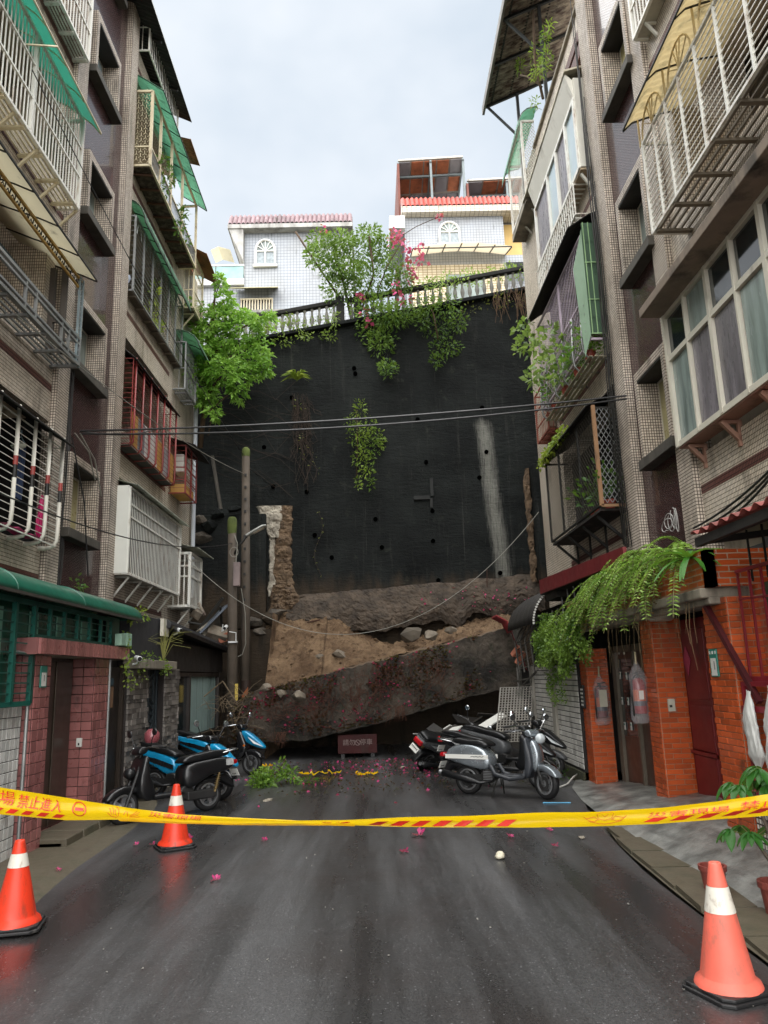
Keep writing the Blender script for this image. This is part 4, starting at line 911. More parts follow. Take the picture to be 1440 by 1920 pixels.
# ------------------------------------------------------------------ left ground floor
PINK = mat('pink_glazed_tile', '8d5b58', .3, var=.12, obvar=.16, coat=.3, bmp=.05, dirt=.15, dcol=(.05, .03, .03), dscale=(3, 3, 1.5))
WTILE = mat('white_glazed_tile', 'b9bab6', .28, var=.08, obvar=.12, coat=.3, dirt=.25, dcol=(.12, .1, .08), dscale=(3, 3, 1))
MORT = mat('dark_mortar', '2c2624', .9)
MORTL = mat('orange_mortar', 'a08a78', .9)
ORANGE = mat('orange_brick_tile', 'ad4c20', .36, var=.14, vs=5, obvar=.17, coat=.25, bmp=.06, dirt=.12, dcol=(.07, .03, .015), dscale=(3, 3, 2))
def tiles(parent, name, face, u0, u1, z0, z1, tw, th, gap, m, plane, depth=.012, off=0.0, out=1, limit=300, jit=.0015):
    """tiles laid one by one on a face: face 'X' -> plane x, u along y; face 'Y' -> plane y, u along x"""
    me = {}; rows = int(round((z1 - z0) / th)); n = 0
    th = (z1 - z0) / rows
    for r in range(rows):
        u = u0 - (tw * off if r % 2 else 0)
        while u < u1 - .012:
            a, b_ = max(u, u0), min(u + tw, u1); wdt = b_ - a - gap; u += tw
            if wdt < .015: continue
            k = round(wdt, 3)
            if k not in me:
                q = MB(); h = (th - gap) / 2; w2 = wdt / 2; d = depth; c = min(.004, h * .3)
                vs = [(-w2, -h, 0), (w2, -h, 0), (w2, h, 0), (-w2, h, 0), (-w2, -h, d - c), (w2, -h, d - c), (w2, h, d - c), (-w2, h, d - c), (-w2 + c, -h + c, d), (w2 - c, -h + c, d), (w2 - c, h - c, d), (-w2 + c, h - c, d)]
                fs = [(8, 9, 10, 11)] + [(i, (i + 1) % 4, 4 + (i + 1) % 4, 4 + i) for i in range(4)] + [(4 + i, 4 + (i + 1) % 4, 8 + (i + 1) % 4, 8 + i) for i in range(4)]
                q.add(vs, fs); me[k] = mesh(name, q, m)
            uc = (a + b_) / 2; zc = z0 + (r + .5) * th; j = rnd.uniform(-jit, jit)
            if face == 'X': lo = (plane + out * j, uc, zc); rot = Matrix(((0, 0, out), (out, 0, 0), (0, 1, 0)))
            else: lo = (uc, plane + out * j, zc); rot = Matrix(((-out, 0, 0), (0, 0, out), (0, 1, 0)))
            inst(name, me[k], lo, parent, rot.to_euler()); n += 1
    return n
ph = thing('porch_house', 'ground floor house front with green barred window above white wall tiles, at the left edge', 'house front', (-4.2, 8, 0))
b = MB(); b.box(-5, -3.86, 3, 8.54, -.1, 1.56); core = obj('tiled_wall', b, MORT, ph)
tiles(core, 'tile', 'X', 7.35, 8.52, 0, 1.55, .094, .11, .008, WTILE, -3.86)
b = MB(); b.box(-3.86, -3.85, 3, 7.34, 0, 1.55); obj('tile_face', b, tilemat('white_tile_texture', 'c9c9c4', '3a3532', .094, .11, .008, 0, .3, .08), ph)
b = MB(); b.box(-5, -3.95, 3, 8.52, 1.56, 2.8); b.box(-5, -3.951, 8.52, 11.3, 2.27, 2.8); obj('green_glazing', b, mat('dark_green_glass', '2a5c4a', .15, spec=.7, var=.5, vs=1.3), ph)
b = MB()
for y0, y1, z0 in ((4, 8.5, 1.58), (8.5, 11.0, 2.30)):
    for z in (z0, 2.66): b.box(-3.80, -3.75, y0, y1, z - .025, z + .025)
obj('grille_frame', b, GREENM, ph)
for y in np.arange(6.2, 8.55, .46): rod('grille_post', (-3.775, y, 1.58), (-3.775, y, 2.68), .05, GREENM, ph)
for y in np.arange(8.5, 11.05, .416): rod('grille_post', (-3.775, y, 2.3), (-3.775, y, 2.68), .04, GREENM, ph)
for z in np.arange(1.69, 2.65, .105): rod('grille_bar', (-3.775, 4, z), (-3.775, 8.5, z), .013, GREENM, ph)
for z in np.arange(2.31, 2.65, .085): rod('grille_bar', (-3.775, 8.5, z), (-3.775, 11.0, z), .012, GREENM, ph)
for y, w_ in ((7.9, .2), (8.75, .22), (9.5, .25), (10.3, .2)):
    q = MB(); q.box(-3.945, -3.93, y, y + w_, 1.7 if y < 8.5 else 2.3, 2.6); obj('pale_pane', q, mat('pale_green_pane', '78b09c', .3, var=.2), ph)
q = MB(); q.box(-3.86, -3.84, 11.02, 11.55, 2.3, 2.72); obj('end_sheet', q, mat('flat_green_sheet', '4b6f60', .5), ph)
for y in (10.95, 11.2):
    q = MB(); q.box(-3.70, -3.6, y, y + .22, 2.29, 2.46 + .02 * (y > 11)); obj('meter_box', q, mat('mint_box', '8fb09c', .5), ph, bevel=.01)
CAN = mat('green_painted_canopy', '185a47', .35, var=.15, dirt=.12, dcol=(.02, .03, .025), coat=.2)
b = corr([(-4.75, 3.06), (-4.1, 2.98)] + arc(-3.95, 2.955, -3.56, 2.70, 7), 3.5, 11.75, 40, 0); obj('canopy', b, CAN, ph, smooth=True, solid=.02)
b = MB(); b.bar((-3.56, 3.5, 2.69), (-3.56, 11.75, 2.69), .04, .03); obj('canopy_lip', b, mat('grimy_lip', '3a3630', .7), ph)
for y in (4.8, 6.1, 7.6, 9.4): 
    b = MB(); b.tube([(x, y, z + .012) for x, z in [(-4.1, 2.98)] + arc(-3.95, 2.955, -3.56, 2.70, 7)], .012, 5); obj('canopy_seam', b, CAN, ph)
b = MB(); b.prism([(-4.7, 11.75, 3.03), (-3.95, 11.75, 2.95), (-3.7, 11.75, 2.86), (-3.56, 11.75, 2.70), (-4.7, 11.75, 2.72)], (0, -.02, 0)); obj('canopy_end', b, CAN, ph)
b = MB(); b.box(-4.9, -3.72, 8.4, 11.5, 2.1, 2.26); li = obj('lintel', b, CONC, ph)
bm_ = mesh('lintel_brick', MB().box(-.02, .07, -.027, .027, -.085, .085), PINK)
y = 8.42
while y < 11.45: inst('brick', bm_, (-3.70, y, 2.19), li, (0, 0, rnd.uniform(-.02, .02))); y += .062
b = MB(); b.box(-3.95, -3.66, 8.36, 8.40, 2.1, 2.28); obj('lintel_end', b, PINK, ph)
DOORB = mat('bronze_door', '4a3f35', .35, .5, var=.15, dirt=.1)
dr = obj('double_door', MB().box(-4.10, -4.05, 8.97, 10.4, .05, 2.1), DOORB, ph)
b = MB(); b.box(-4.055, -4.04, 9.0, 9.78, .08, 2.06); b.box(-4.055, -4.03, 9.83, 10.34, .08, 2.06); obj('door_leaf', b, DOORB, dr, bevel=.008)
b = MB(); b.tube([(-4.04, 9.1, .78), (-3.98, 9.1, .80), (-3.975, 9.1, .98), (-3.98, 9.1, 1.16), (-4.04, 9.1, 1.18)], .013, 8); obj('pull_handle', b, mat('steel', 'c4c6c6', .25, .9), dr, smooth=True)
b = MB(); b.box(-4.5, -3.5, 8.95, 10.4, -.02, .06); obj('door_step', b, PINK, ph, bevel=.01)
def pier(label, x0, x1, y0, y1, z0, z1, tw, th, gap, m, mm, sface, off, cat='pillar', group=None, ybrick=True):
    """sface = +1: street face at x1 looks to +X (left side); -1: street face at x0"""
    r = thing('tiled_pier' if m is PINK else 'brick_pier', label, cat, ((x0 + x1) / 2, (y0 + y1) / 2, z0), group)
    obj('core', MB().box(x0, x1, y0, y1, z0, z1), mm, r)
    if sface > 0: tiles(r, 'tile' if m is PINK else 'brick', 'X', y0, y1, z0, z1, tw, th, gap, m, x1, off=off, out=1)
    else: tiles(r, 'tile' if m is PINK else 'brick', 'X', y0, y1, z0, z1, tw, th, gap, m, x0, off=off, out=-1)
    if ybrick: tiles(r, 'tile' if m is PINK else 'brick', 'Y', x0, x1, z0, z1, tw, th, gap, m, y0, off=off, out=-1)
    return r
pr = pier('pink tiled pier between the white wall tiles and the bronze door', -4.05, -3.76, 8.56, 8.97, 0, 2.1, .15, .117, .007, PINK, MORT, 1, 0, group='pink tiled piers')
q = MB(); p = onX(92, 1278, -3.74); 
def plate(name, label, cat, c, n, w_, h_, m, th=.012, parent=None, rows=None, group=None):
    """small flat plate: n = 'X+','X-','Y-' facing"""
    b = MB(); c = Vector(c)
    if n[0] == 'X': s = 1 if n[1] == '+' else -1; b.box(c.x, c.x + s * th, c.y - w_ / 2, c.y + w_ / 2, c.z - h_ / 2, c.z + h_ / 2)
    else: b.box(c.x - w_ / 2, c.x + w_ / 2, c.y - th, c.y, c.z - h_ / 2, c.z + h_ / 2)
    o = obj(name, b, m, parent, bevel=.003)
    if label: tag(o, label, cat, group)
    return o
def letter(body, size, m, c, n, parent, tilt=0, w_=None):
    me = text_mesh(body, size, m)
    R = {'X+': Matrix(((0, 0, 1), (1, 0, 0), (0, 1, 0))), 'X-': Matrix(((0, 0, -1), (-1, 0, 0), (0, 1, 0))), 'Y-': Matrix(((1, 0, 0), (0, 0, -1), (0, 1, 0)))}[n]
    return inst('lettering', me, c, parent, R.to_euler())
PLATEG = mat('green_plate', '2c7a6c', .4); PLATEW = mat('white_plate', 'd6d6d0', .45, var=.04); INK = mat('black_ink', '131313', .6)
hp = plate('house_number', 'small green and white house number plate on the pink pier', 'number plate', (-3.745, 8.75, 1.86), 'X+', .17, .24, PLATEG)
plate('face', None, None, (-3.733, 8.75, 1.83), 'X+', .12, .15, PLATEW, .003, hp); letter('1', .1, INK, (-3.728, 8.75, 1.84), 'X+', hp)
pr2 = pier('pink tiled pier beyond the bronze door, beside the dark side door', -4.05, -3.76, 10.38, 10.92, 0, 2.1, .15, .117, .007, PINK, MORT, 1, 0, group='pink tiled piers')
sb = plate('door_bell', 'small white bell switch on the pink pier beside the bronze door', 'bell switch', (-3.9, 10.365, 1.02), 'Y-', .07, .11, PLATEW, .03)
plate('button', None, None, (-3.9, 10.333, 1.0), 'Y-', .02, .03, INK, .004, sb)
b = MB(); b.tube([(-3.76, 10.98, 2.1), (-3.76, 10.98, 0)], .022, 8); o = obj('drain_pipe', b, GREYM); tag(o, 'thin grey pipe down the corner between pink pier and dark door', 'pipe')
b = MB(); b.tube([(-3.80, 8.535, 2.1), (-3.80, 8.535, .1)], .02, 8); b.tube([(-3.80, 8.535, 2.1), (-3.80, 8.2, 2.12)], .02, 8); o = obj('water_pipe', b, GREYM); tag(o, 'thin grey pipe between the white wall tiles and the near pink pier', 'pipe')
b = MB(); b.lathe([(0, 0), (.03, 0), (.03, .05), (.015, .05), (0, .055)], (-3.77, 8.55, .55), 10); b.bar((-3.77, 8.55, .58), (-3.70, 8.55, .56), .02); b.bar((-3.70, 8.55, .56), (-3.70, 8.55, .50), .02)
o = obj('water_tap', b, mat('brass', '9a8a5a', .4, .7)); tag(o, 'little water tap low between white tiles and pink pier', 'tap')
# dark stone front beyond the pink porch
STONE = mat('slate_stone', '66615c', .6, var=.25, obvar=.35, bmp=.4, bs=30)
sf = thing('stone_shop', 'dark shopfront clad in grey ledge stone with big window under a black slab awning', 'shop front', (-4.2, 14.5, 0))
b = MB(); b.box(-5, -3.95, 10.92, 19.6, -.1, 2.8); obj('core', b, mat('dark_front', '1c1a18', .8), sf)
b = MB(); b.box(-3.95, -3.88, 10.98, 11.78, .02, 2.0); d2 = obj('side_door', b, mat('dark_bronze_door', '2b2622', .45, .3), sf, bevel=.01)
b = MB(); b.tube([(-3.875, 11.12, 1.05), (-3.83, 11.12, 1.07), (-3.83, 11.12, 1.28), (-3.875, 11.12, 1.3)], .01, 6); obj('pull_handle', b, MATS['steel'], d2)
b = MB(); b.box(-3.88, -3.875, 11.3, 11.52, 1.42, 1.72); obj('paper_notice', b, mat('tan_paper', '8a6a52', .8), d2)
b = MB(); b.box(-3.88, -3.872, 11.3, 11.5, 1.74, 1.84); obj('blue_tag', b, mat('blue_grey_tag', '3c5a68', .5), d2)
for y in (10.96, 11.83): rod('door_post', (-3.86, y, 0), (-3.86, y, 2.05), .07, mat('bronze_trim', '3b322a', .5, .4), sf)
ic = plate('intercom', 'narrow dark intercom panel between pink pier and dark door', 'intercom', (-3.80, 10.965, 1.05), 'X+', .08, .5, BLACKW)
for k in range(7): plate('button', None, None, (-3.787, 10.965, .88 + k * .055), 'X+', .05, .025, PLATEW, .004, ic)
def stones(parent, y0, y1, z0, z1, plane, n_lim=300):
    z = z0; k = 0
    while z < z1:
        h = rnd.choice((.05, .07, .09)); y = y0
        while y < y1 - .03:
            l = min(rnd.uniform(.12, .32), y1 - y); q = MB(); d = rnd.uniform(.015, .05)
            q.box(plane, plane + d, y + .003, y + l - .003, z + .003, min(z1, z + h) - .003); obj('stone', q, STONE, parent); y += l; k += 1
        z += h
    return k
b = MB(); b.box(-3.95, -3.80, 11.9, 12.95, 0, 2.0); s1 = obj('stone_wall', b, MORT, sf); stones(s1, 11.9, 12.93, .05, 2.0, -3.80)
b = MB(); b.box(-3.95, -3.74, 13.75, 14.7, 0, 2.0); s2 = obj('stone_wall', b, MORT, sf); stones(s2, 13.75, 14.7, .05, 2.0, -3.74)
b = MB(); b.box(-3.95, -3.86, 12.97, 13.73, 0, 2.0); d3 = obj('iron_door', b, mat('slate_blue_iron', '343d42', .45, .3), sf)
b = MB()
for y in (13.0, 13.2, 13.5, 13.7): b.bar((-3.85, y, .05), (-3.85, y, 1.98), .03, .03)
for k in range(12): b.tube([(-3.845, 13.35 + .12 * math.sin(a * .7 + k), .2 + k * .15 + a * .03) for a in range(6)], .012, 5)
obj('ornament', b, MATS['slate_blue_iron'], d3)
b = MB(); b.obox((-3.82, 13.08, 1.05), (.05, .12, .03)); obj('handle', b, MATS['steel'], d3)
b = MB(); b.box(-3.9, -3.84, 14.75, 18.9, .28, 1.92); wn = obj('shop_window', b, GLASSD, sf)
b = MB()
for y in (14.78, 15.9, 18.85): b.box(-3.84, -3.78, y - .05, y + .05, .28, 1.92)
for z in (.3, .62, 1.9): b.box(-3.84, -3.79, 14.75, 18.9, z - .04, z + .04)
obj('window_frame', b, mat('dark_brown_frame', '2a231e', .5), wn)
b = MB(); b.grid(24, 2, lambda u, v: (-3.835 + .006 * math.sin(u * 60), 15.95 + 2.7 * u, .68 + 1.18 * v)); obj('curtain', b, mat('pale_teal_curtain', '7d928e', .8, var=.08), wn)
b = MB(); b.box(-3.95, -3.86, 14.7, 19.2, 0, .27); obj('sill_wall', b, mat('grey_base', '3b3733', .8, dirt=.3), sf)
b = MB(); b.box(-4.0, -3.78, 11.85, 14.0, 2.02, 2.85); obj('fascia', b, mat('charcoal_render', '26262a', .75, var=.25), sf)
b = MB(); b.box(-4.0, -3.8, 14.0, 19.3, 1.96, 2.5); obj('fascia', b, mat('dark_wood_fascia', '221c17', .7, var=.3), sf)
b = MB(); b.box(-3.85, -3.58, 11.8, 14.0, 1.98, 2.12); obj('planter_ledge', b, CONC, sf, bevel=.01)
b = MB(); b.prism([(-4.7, 13.6, 2.98), (-3.66, 13.6, 2.86), (-3.60, 13.6, 2.78), (-3.62, 13.6, 2.70), (-4.7, 13.6, 2.80)], (0, 5.9, -.26)); obj('awning_slab', b, mat('charcoal_awning', '1e1f22', .5, var=.2), sf, bevel=.01)
b = MB(); b.box(-3.74, -3.68, 13.4, 13.75, 2.56, 2.86); jb = obj('junction_box', b, mat('cream_box', 'bdb9ab', .5)); tag(jb, 'cream junction box at the near end of the black slab awning', 'junction box')
letter('v', .09, INK, (-3.676, 13.58, 2.74), 'X+', jb)
CAMW = mat('camera_white', 'd2d4d3', .4, var=.03)
def cctv(label, p, q):
    r = thing('security_camera', label, 'security camera', p, 'security cameras'); p, q = Vector(p), Vector(q); d = (q - p).normalized()
    b = MB(); b.tube([p - d * .10, p - d * .095, p + d * .07, p + d * .075], [.02, .042, .042, .035], 12); obj('housing', b, CAMW, r, smooth=False)
    b = MB(); b.tube([p + d * .076, p + d * .08], .034, 12); obj('lens', b, BLACKW, r)
    b = MB(); b.tube([p - d * .02, p - d * .02 + Vector((-.02, .03, -.07)), p + Vector((-.10, .06, -.08))], .014, 6); obj('arm', b, CAMW, r)
cctv('white bullet camera with a black lens at the end of the pink lintel', (-3.56, 11.62, 2.12), (-3.2, 11.1, 2.05))
cctv('white bullet camera under the near end of the black slab awning', (-3.6, 14.1, 2.70), (-3.0, 13.6, 2.55))
# ------------------------------------------------------------------ right ground floor
BR = dict(tw=.21, th=.060, gap=.007, m=ORANGE, mm=MORTL, sface=-1, off=.5)
pier('orange brick pier between the white tiled wall and the brown steel door', 3.40, 3.74, 12.25, 12.62, -.05, 2.08, BR['tw'], BR['th'], BR['gap'], ORANGE, MORTL, -1, .5, group='orange brick piers')
pier('middle orange brick pier between the brown steel door and the red door', 3.50, 3.86, 9.52, 9.90, 0, 2.35, BR['tw'], BR['th'], BR['gap'], ORANGE, MORTL, -1, .5, group='orange brick piers')
pier('nearest orange brick pier, right of the red door, with a house number', 3.40, 3.78, 7.2, 7.74, .1, 2.4, BR['tw'], BR['th'], BR['gap'], ORANGE, MORTL, -1, .5, group='orange brick piers')
bf = thing('brick_house', 'orange brick ground floor front with its doors, right side of the alley', 'house front', (4.2, 9, 0))
b = MB(); b.box(3.95, 5, 3, 12.62, -.1, 2.95); obj('core', b, mat('dark_front', '1c1a18', .8), bf)
ORT = tilemat('orange_brick_texture', 'ad4c20', 'a08a78', .21, .06, .006, .5, .36, .25, dirt=.15, coat=.2)
b = MB(); b.box(3.66, 3.95, 2.5, 7.4, -.1, 1.0); b.box(3.7, 3.95, 7.0, 7.45, 1, 2.5); b.box(3.80, 3.95, 7.7, 8.0, .1, 2.4); obj('brick_wall', b, ORT, bf)
b = MB(); b.box(3.85, 3.9, 10.0, 12.3, 0, 2.1); sd = obj('steel_door', b, mat('brown_steel', '5a4136', .4, .3, var=.15, dirt=.2, dcol=(.1, .09, .08)), bf)
b = MB()
for y in (10.35, 11.25, 12.1, 12.2): b.box(3.80, 3.87, y - .035, y + .035, 0, 2.1)
b.box(3.80, 3.87, 10.3, 12.3, 2.0, 2.1); obj('door_frame', b, mat('grey_brown_frame', '6c6458', .5, .3), sd)
b = MB(); b.box(3.845, 3.86, 11.28, 12.08, .75, 1.9); obj('glazed_panel', b, GLASSD, sd)
for (px, py) in ((1163, 1266), (1175, 1267), (1167, 1314), (1178, 1315), (1172, 1361), (1184, 1362), (1160, 1220), (1170, 1220)):
    p = onX(px, py, 3.835); o = plate('meter_label', None, None, p, 'X-', .075, .115, PLATEW, .006, sd); plate('green_mark', None, None, (p.x - .006, p.y, p.z + .025), 'X-', .05, .03, PLATEG, .002, o)
b = MB(); b.box(3.86, 3.92, 7.98, 9.6, .12, 2.32); rd = obj('red_door', b, mat('deep_red_door', '6e161a', .38, .1, var=.15, dirt=.1, dcol=(.02, .01, .01)), bf)
b = MB()
for y0, y1 in ((8.02, 8.72), (8.78, 9.5)):
    for z0, z1 in ((.2, .72), (.78, 1.3), (1.36, 2.2)): b.box(3.835, 3.862, y0 + .05, y1 - .05, z0, z1)
obj('door_panel', b, MATS['deep_red_door'], rd, bevel=.012)
b = MB(); b.box(3.8, 3.86, 7.98, 9.6, .10, .16); b.box(3.82, 3.87, 8.72, 8.78, .12, 2.3); b.box(3.82, 3.87, 7.98, 9.6, .73, .77); obj('door_rail', b, MATS['deep_red_door'], rd)
p = onX(1288, 1238, 3.83); b = MB(); b.prism([(p.x, p.y - .11, p.z), (p.x, p.y, p.z - .19), (p.x, p.y + .11, p.z), (p.x, p.y, p.z + .17)], (-.004, 0, 0)); o = obj('paper_charm', b, mat('faded_pink_paper', 'a5405a', .8)); tag(o, 'faded pink diamond paper charm stuck on the red door', 'paper charm')
b = MB(); b.box(3.2, 4.2, 7.3, 12.7, 2.40, 2.50); b.box(3.28, 3.4, 7.3, 12.7, 2.34, 2.41); obj('canopy_slab', b, mat('pale_mouldy_concrete', '8f8779', .85, var=.2, bmp=.3, dirt=.4), bf, bevel=.015)
b = MB(); b.box(3.25, 3.34, 7.2, 12.6, 2.5, 2.86); b.box(3.25, 4.0, 7.2, 7.3, 2.5, 2.86); obj('planter_wall', b, ORT, bf)
b = MB(); b.lathe([(0, -.05), (.12, -.05), (.17, -.02), (.18, .03), (0, .03)], (3.55, 9.3, 2.36), 18); o = obj('ceiling_lamp', b, mat('milky_plastic', 'b5b0a4', .4), smooth=True); tag(o, 'round white lamp under the concrete canopy above the red door', 'lamp')
hp = plate('house_number', 'green and white house number plate on the nearest orange pier', 'number plate', (3.385, 7.58, 1.78), 'X-', .17, .27, PLATEG)
plate('face', None, None, (3.373, 7.58, 1.74), 'X-', .12, .17, PLATEW, .003, hp); letter('1', .12, INK, (3.369, 7.56, 1.75), 'X-', hp)
for k in range(3): plate('tick', None, None, (3.373, 7.52 + .06 * k, 1.88), 'X-', .03, .03, PLATEW, .003, hp)
bs_ = plate('bell_switch', 'cream bell switch on the middle orange pier', 'bell switch', onY(1258, 1322, 9.505), 'Y-', .085, .15, mat('cream_box', 'bdb9ab', .5), .03)
plate('button', None, None, onY(1258, 1324, 9.473), 'Y-', .035, .03, INK, .006, bs_)
p = onX(1343, 1253, 3.384)
b = MB()
for r0, r1 in ((.052, .044), (.036, .0)): b.lathe([(r1, 0), (r0, 0), (r0, .003), (r1, .003)], (p.x - .003, p.y, p.z), 16, 'X')
o = obj('round_sticker', b, mat('red_white_sticker', 'b03040', .5, var=.5, vs=30)); tag(o, 'round red and white sticker on the nearest orange pier', 'sticker')
ic = plate('intercom', 'black intercom with white buttons beside the farthest orange pier', 'intercom', (3.385, 12.5, 1.33), 'X-', .15, .36, BLACKW, .03)
for k in range(5):
    for j in range(2): plate('button', None, None, (3.353, 12.46 + j * .07, 1.20 + k * .06), 'X-', .05, .03, PLATEW, .005, ic)
# fire extinguishers wrapped in clear bags
BAG = mat('clear_plastic_bag', 'd8d4d8', .15, spec=.6, var=.05, alpha=.17)
def extinguisher(label, p, red, sc_=1.0, lower=None):
    r = thing('fire_extinguisher', label, 'fire extinguisher', p, 'fire extinguishers in plastic bags'); p = Vector(p)
    b = MB(); b.lathe([(0, 0), (.075, 0), (.085, .02), (.085, .36), (.07, .42), (.03, .45), (0, .45)], p, 18); obj('cylinder', b, red, r, smooth=True)
    b = MB(); b.lathe([(.087, .16), (.087, .30)], p, 18); obj('band', b, mat('orange_band', 'b4562e', .5), r)
    b = MB(); b.lathe([(.0865, .10), (.0865, .16)], p, 18); obj('dark_band', b, mat('grey_band', '3e434c', .5), r)
    b = MB(); b.box(p.x - .03, p.x + .03, p.y - .092, p.y - .087, p.z + .18, p.z + .29); obj('paper_label', b, PLATEW, r)
    b = MB(); b.tube([p + Vector((0, 0, .45)), p + Vector((0, 0, .5))], .018, 8); b.bar(p + Vector((-.04, -.02, .51)), p + Vector((.08, -.02, .53)), .02); b.bar(p + Vector((-.02, -.02, .48)), p + Vector((.09, -.03, .46)), .015); obj('valve', b, BLACKM, r)
    b = MB(); b.tube([p + Vector((0, -.02, .5)), p + Vector((-.09, -.03, .44)), p + Vector((-.10, -.04, .25)), p + Vector((-.1, -.04, -.02))], .011, 6); obj('hose', b, BLACKM, r)
    def bagf(u, v):
        a = u * 2 * math.pi; z = -.12 + .78 * v; rr = .115 + .015 * math.sin(a * 3 + v * 5) + .012 * noise_v(a, v * 4, p.y); rr *= (1 if v < .75 else max(.12, 1 - (v - .75) * 3.6)) * (1 if v > .06 else .75)
        return (p.x + rr * math.cos(a), p.y + rr * math.sin(a), p.z + z)
    obj('bag', MB().grid(22, 16, bagf), BAG, r, smooth=True)
    b = MB(); b.tube([p + Vector((0, 0, .62)), p + Vector((.02, .05, .78))], .012, 6); obj('hook_strap', b, mat('cream_strap', 'b0a888', .6), r)
pe = onY(1192, 1318, 11.0)
extinguisher('large fire extinguisher with orange band hanging in a clear bag before the brown door', (3.40, 9.92, 1.18), mat('extinguisher_red', '8a2328', .3, coat=.4))
extinguisher('smaller dusty fire extinguisher bagged on the face of the farthest orange pier', (3.55, 12.13, 1.02), mat('dull_extinguisher_red', '6d2a2c', .4))
b = MB(); b.box(3.49, 3.61, 12.0, 12.005, 1.18, 1.44); o = obj('paper_tag', b, mat('tag_paper', 'b9b4a4', .8)); tag(o, 'pale paper tag hanging on the smaller bagged extinguisher', 'paper tag')
# white tiled wall with shutters beyond
wt = thing('tiled_wall', 'white long-tile wall with dark joints leading from the orange pier to the slab', 'wall', (3.5, 15, 0))
b = MB(); b.box(3.34, 4.2, 12.62, 17.4, -.1, 1.86); obj('core', b, mat('black_joint', '1e1c1a', .9), wt)
LT = mat('long_white_tile', 'c2c0ba', .35, var=.1, obvar=.12, dirt=.25, dcol=(.11, .1, .07), dscale=(2, 2, 1.2))
tiles(wt, 'tile', 'X', 12.64, 14.15, .18, 1.85, .33, .088, .015, LT, 3.34, out=-1)
tiles(wt, 'tile', 'X', 14.4, 16.0, .12, 1.85, .33, .088, .015, LT, 3.34, out=-1)
b = MB(); b.box(3.28, 3.36, 14.16, 14.38, .2, 1.86); obj('post', b, mat('pale_wood_post', '9a968c', .75, var=.15, dirt=.3), wt)
b = MB(); b.box(3.29, 3.36, 16.05, 16.3, .1, 1.86); obj('post', b, MATS['pale_wood_post'], wt)
b = MB(); b.box(3.3, 4.2, 12.62, 17.4, -.1, .14); obj('mossy_base', b, mat('mossy_base', '3c3d2a', .9, var=.4, bmp=.5), wt)
gr = thing('window_grille', 'bent iron window grille crushed by the slab under the curved awning', 'window grille', (3.3, 15, 1.9))
for k in range(9):
    y = 13.2 + k * .42; lean = .02 * k; b = MB(); b.tube([(3.3 - lean, y, 1.88 - .02 * k), (3.27 - lean * 1.2, y, 2.4), (3.35, y, 2.85)], .018, 6); obj('bar', b, mat('dull_grey_iron', '55524c', .6, dirt=.2), gr)
for k in range(5):
    b = MB(); b.tube([(3.29 - .16 * t * t, 13.1 + 3.6 * t, 1.95 + k * .19 - (.16 + .05 * k) * t * t) for t in np.linspace(0, 1, 8)], .012, 5); obj('rail', b, MATS['dull_grey_iron'], gr)
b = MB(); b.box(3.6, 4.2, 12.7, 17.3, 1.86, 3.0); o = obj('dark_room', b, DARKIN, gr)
for (a, c, r0) in (((3.2, 16.9, 1.42), (3.3, 15.6, 1.75), .03), ((3.05, 17.0, 1.55), (3.25, 15.9, 1.62), .025), ((3.0, 17.0, 1.38), (3.3, 16.2, 1.5), .035), ((3.1, 16.6, 1.3), (3.15, 16.9, 1.9), .03)): rod('bent_strut', a, c, r0, MATS['dull_grey_iron'], gr)
aw = thing('curved_awning', 'dark corrugated curved awning with a white scalloped rim above the bent grille', 'awning', (3.2, 15, 3))
prof = [(4.2, 3.45)] + arc(3.95, 3.42, 2.95, 2.62, 8)
obj('sheet', corr(prof, 13.9, 16.6, 160, .014, waves=22), DARKSH, aw, smooth=True, solid=.004)
b = MB()
for i in range(26):
    t = i / 25; a = t * math.pi / 2; x = 3.95 - 1.0 * math.sin(a); z = 2.62 + .80 * math.cos(a); b.obox((x, 13.89, z), (.035, .02, .035), Euler((0, a, 0)))
obj('scalloped_rim', b, mat('worn_white_edge', 'c0bfb9', .6), aw)
b = MB(); b.prism([(3.06, 9.0, 3.02), (3.06, 9.0, 3.20), (3.10, 13.85, 3.40), (3.10, 13.85, 3.14)], (.05, 0, 0)); o = obj('red_fascia', b, mat('wine_red_sheet', '6a1c20', .45, var=.15, dirt=.15), None); tag(o, 'long wine red metal fascia above the ferns and the curved awning', 'fascia')
b = MB(); b.box(3.1, 4.2, 9.0, 13.85, 3.12, 3.15); b.box(3.2, 4.2, 13.0, 13.85, 3.0, 3.14); o = obj('awning_roof', b, DARKSH); tag(o, 'dark flat roof behind the wine red fascia', 'roof')
for i in range(6): 
    y = 11.0 + i * .42; rod('upright', (3.32, y, 2.5), (3.3, y, 3.1), .02, GREYM, gr)
REDSH = mat('torn_red_sheet', '7e2a2c', .45, var=.2, dirt=.2)
r = thing('torn_sheet', 'crumpled torn red corrugated sheet at the right tip of the slab', 'metal sheet', (3.1, 16.9, 2.5))
b = corr([(2.72, 2.98), (2.95, 2.85), (3.05, 2.62)], 16.7, 17.25, 60, .03, waves=5); obj('sheet', b, REDSH, r, solid=.005)
b = MB(); b.grid(14, 4, lambda u, v: (3.0 + .36 * u + .05 * v, 16.7 + .04 * math.sin(u * 30) + .3 * v, 2.75 - 1.05 * u + .05 * math.sin(v * 9))); obj('strip', b, REDSH, r, solid=.005)
b = MB(); b.obox((3.22, 16.8, 2.05), (.12, .1, .3), Euler((.3, .5, .2))); b.obox((3.14, 16.85, 2.2), (.1, .1, .25), Euler((.8, .1, .6))); obj('splinter', b, mat('salmon_splinter', 'b07058', .8), r)
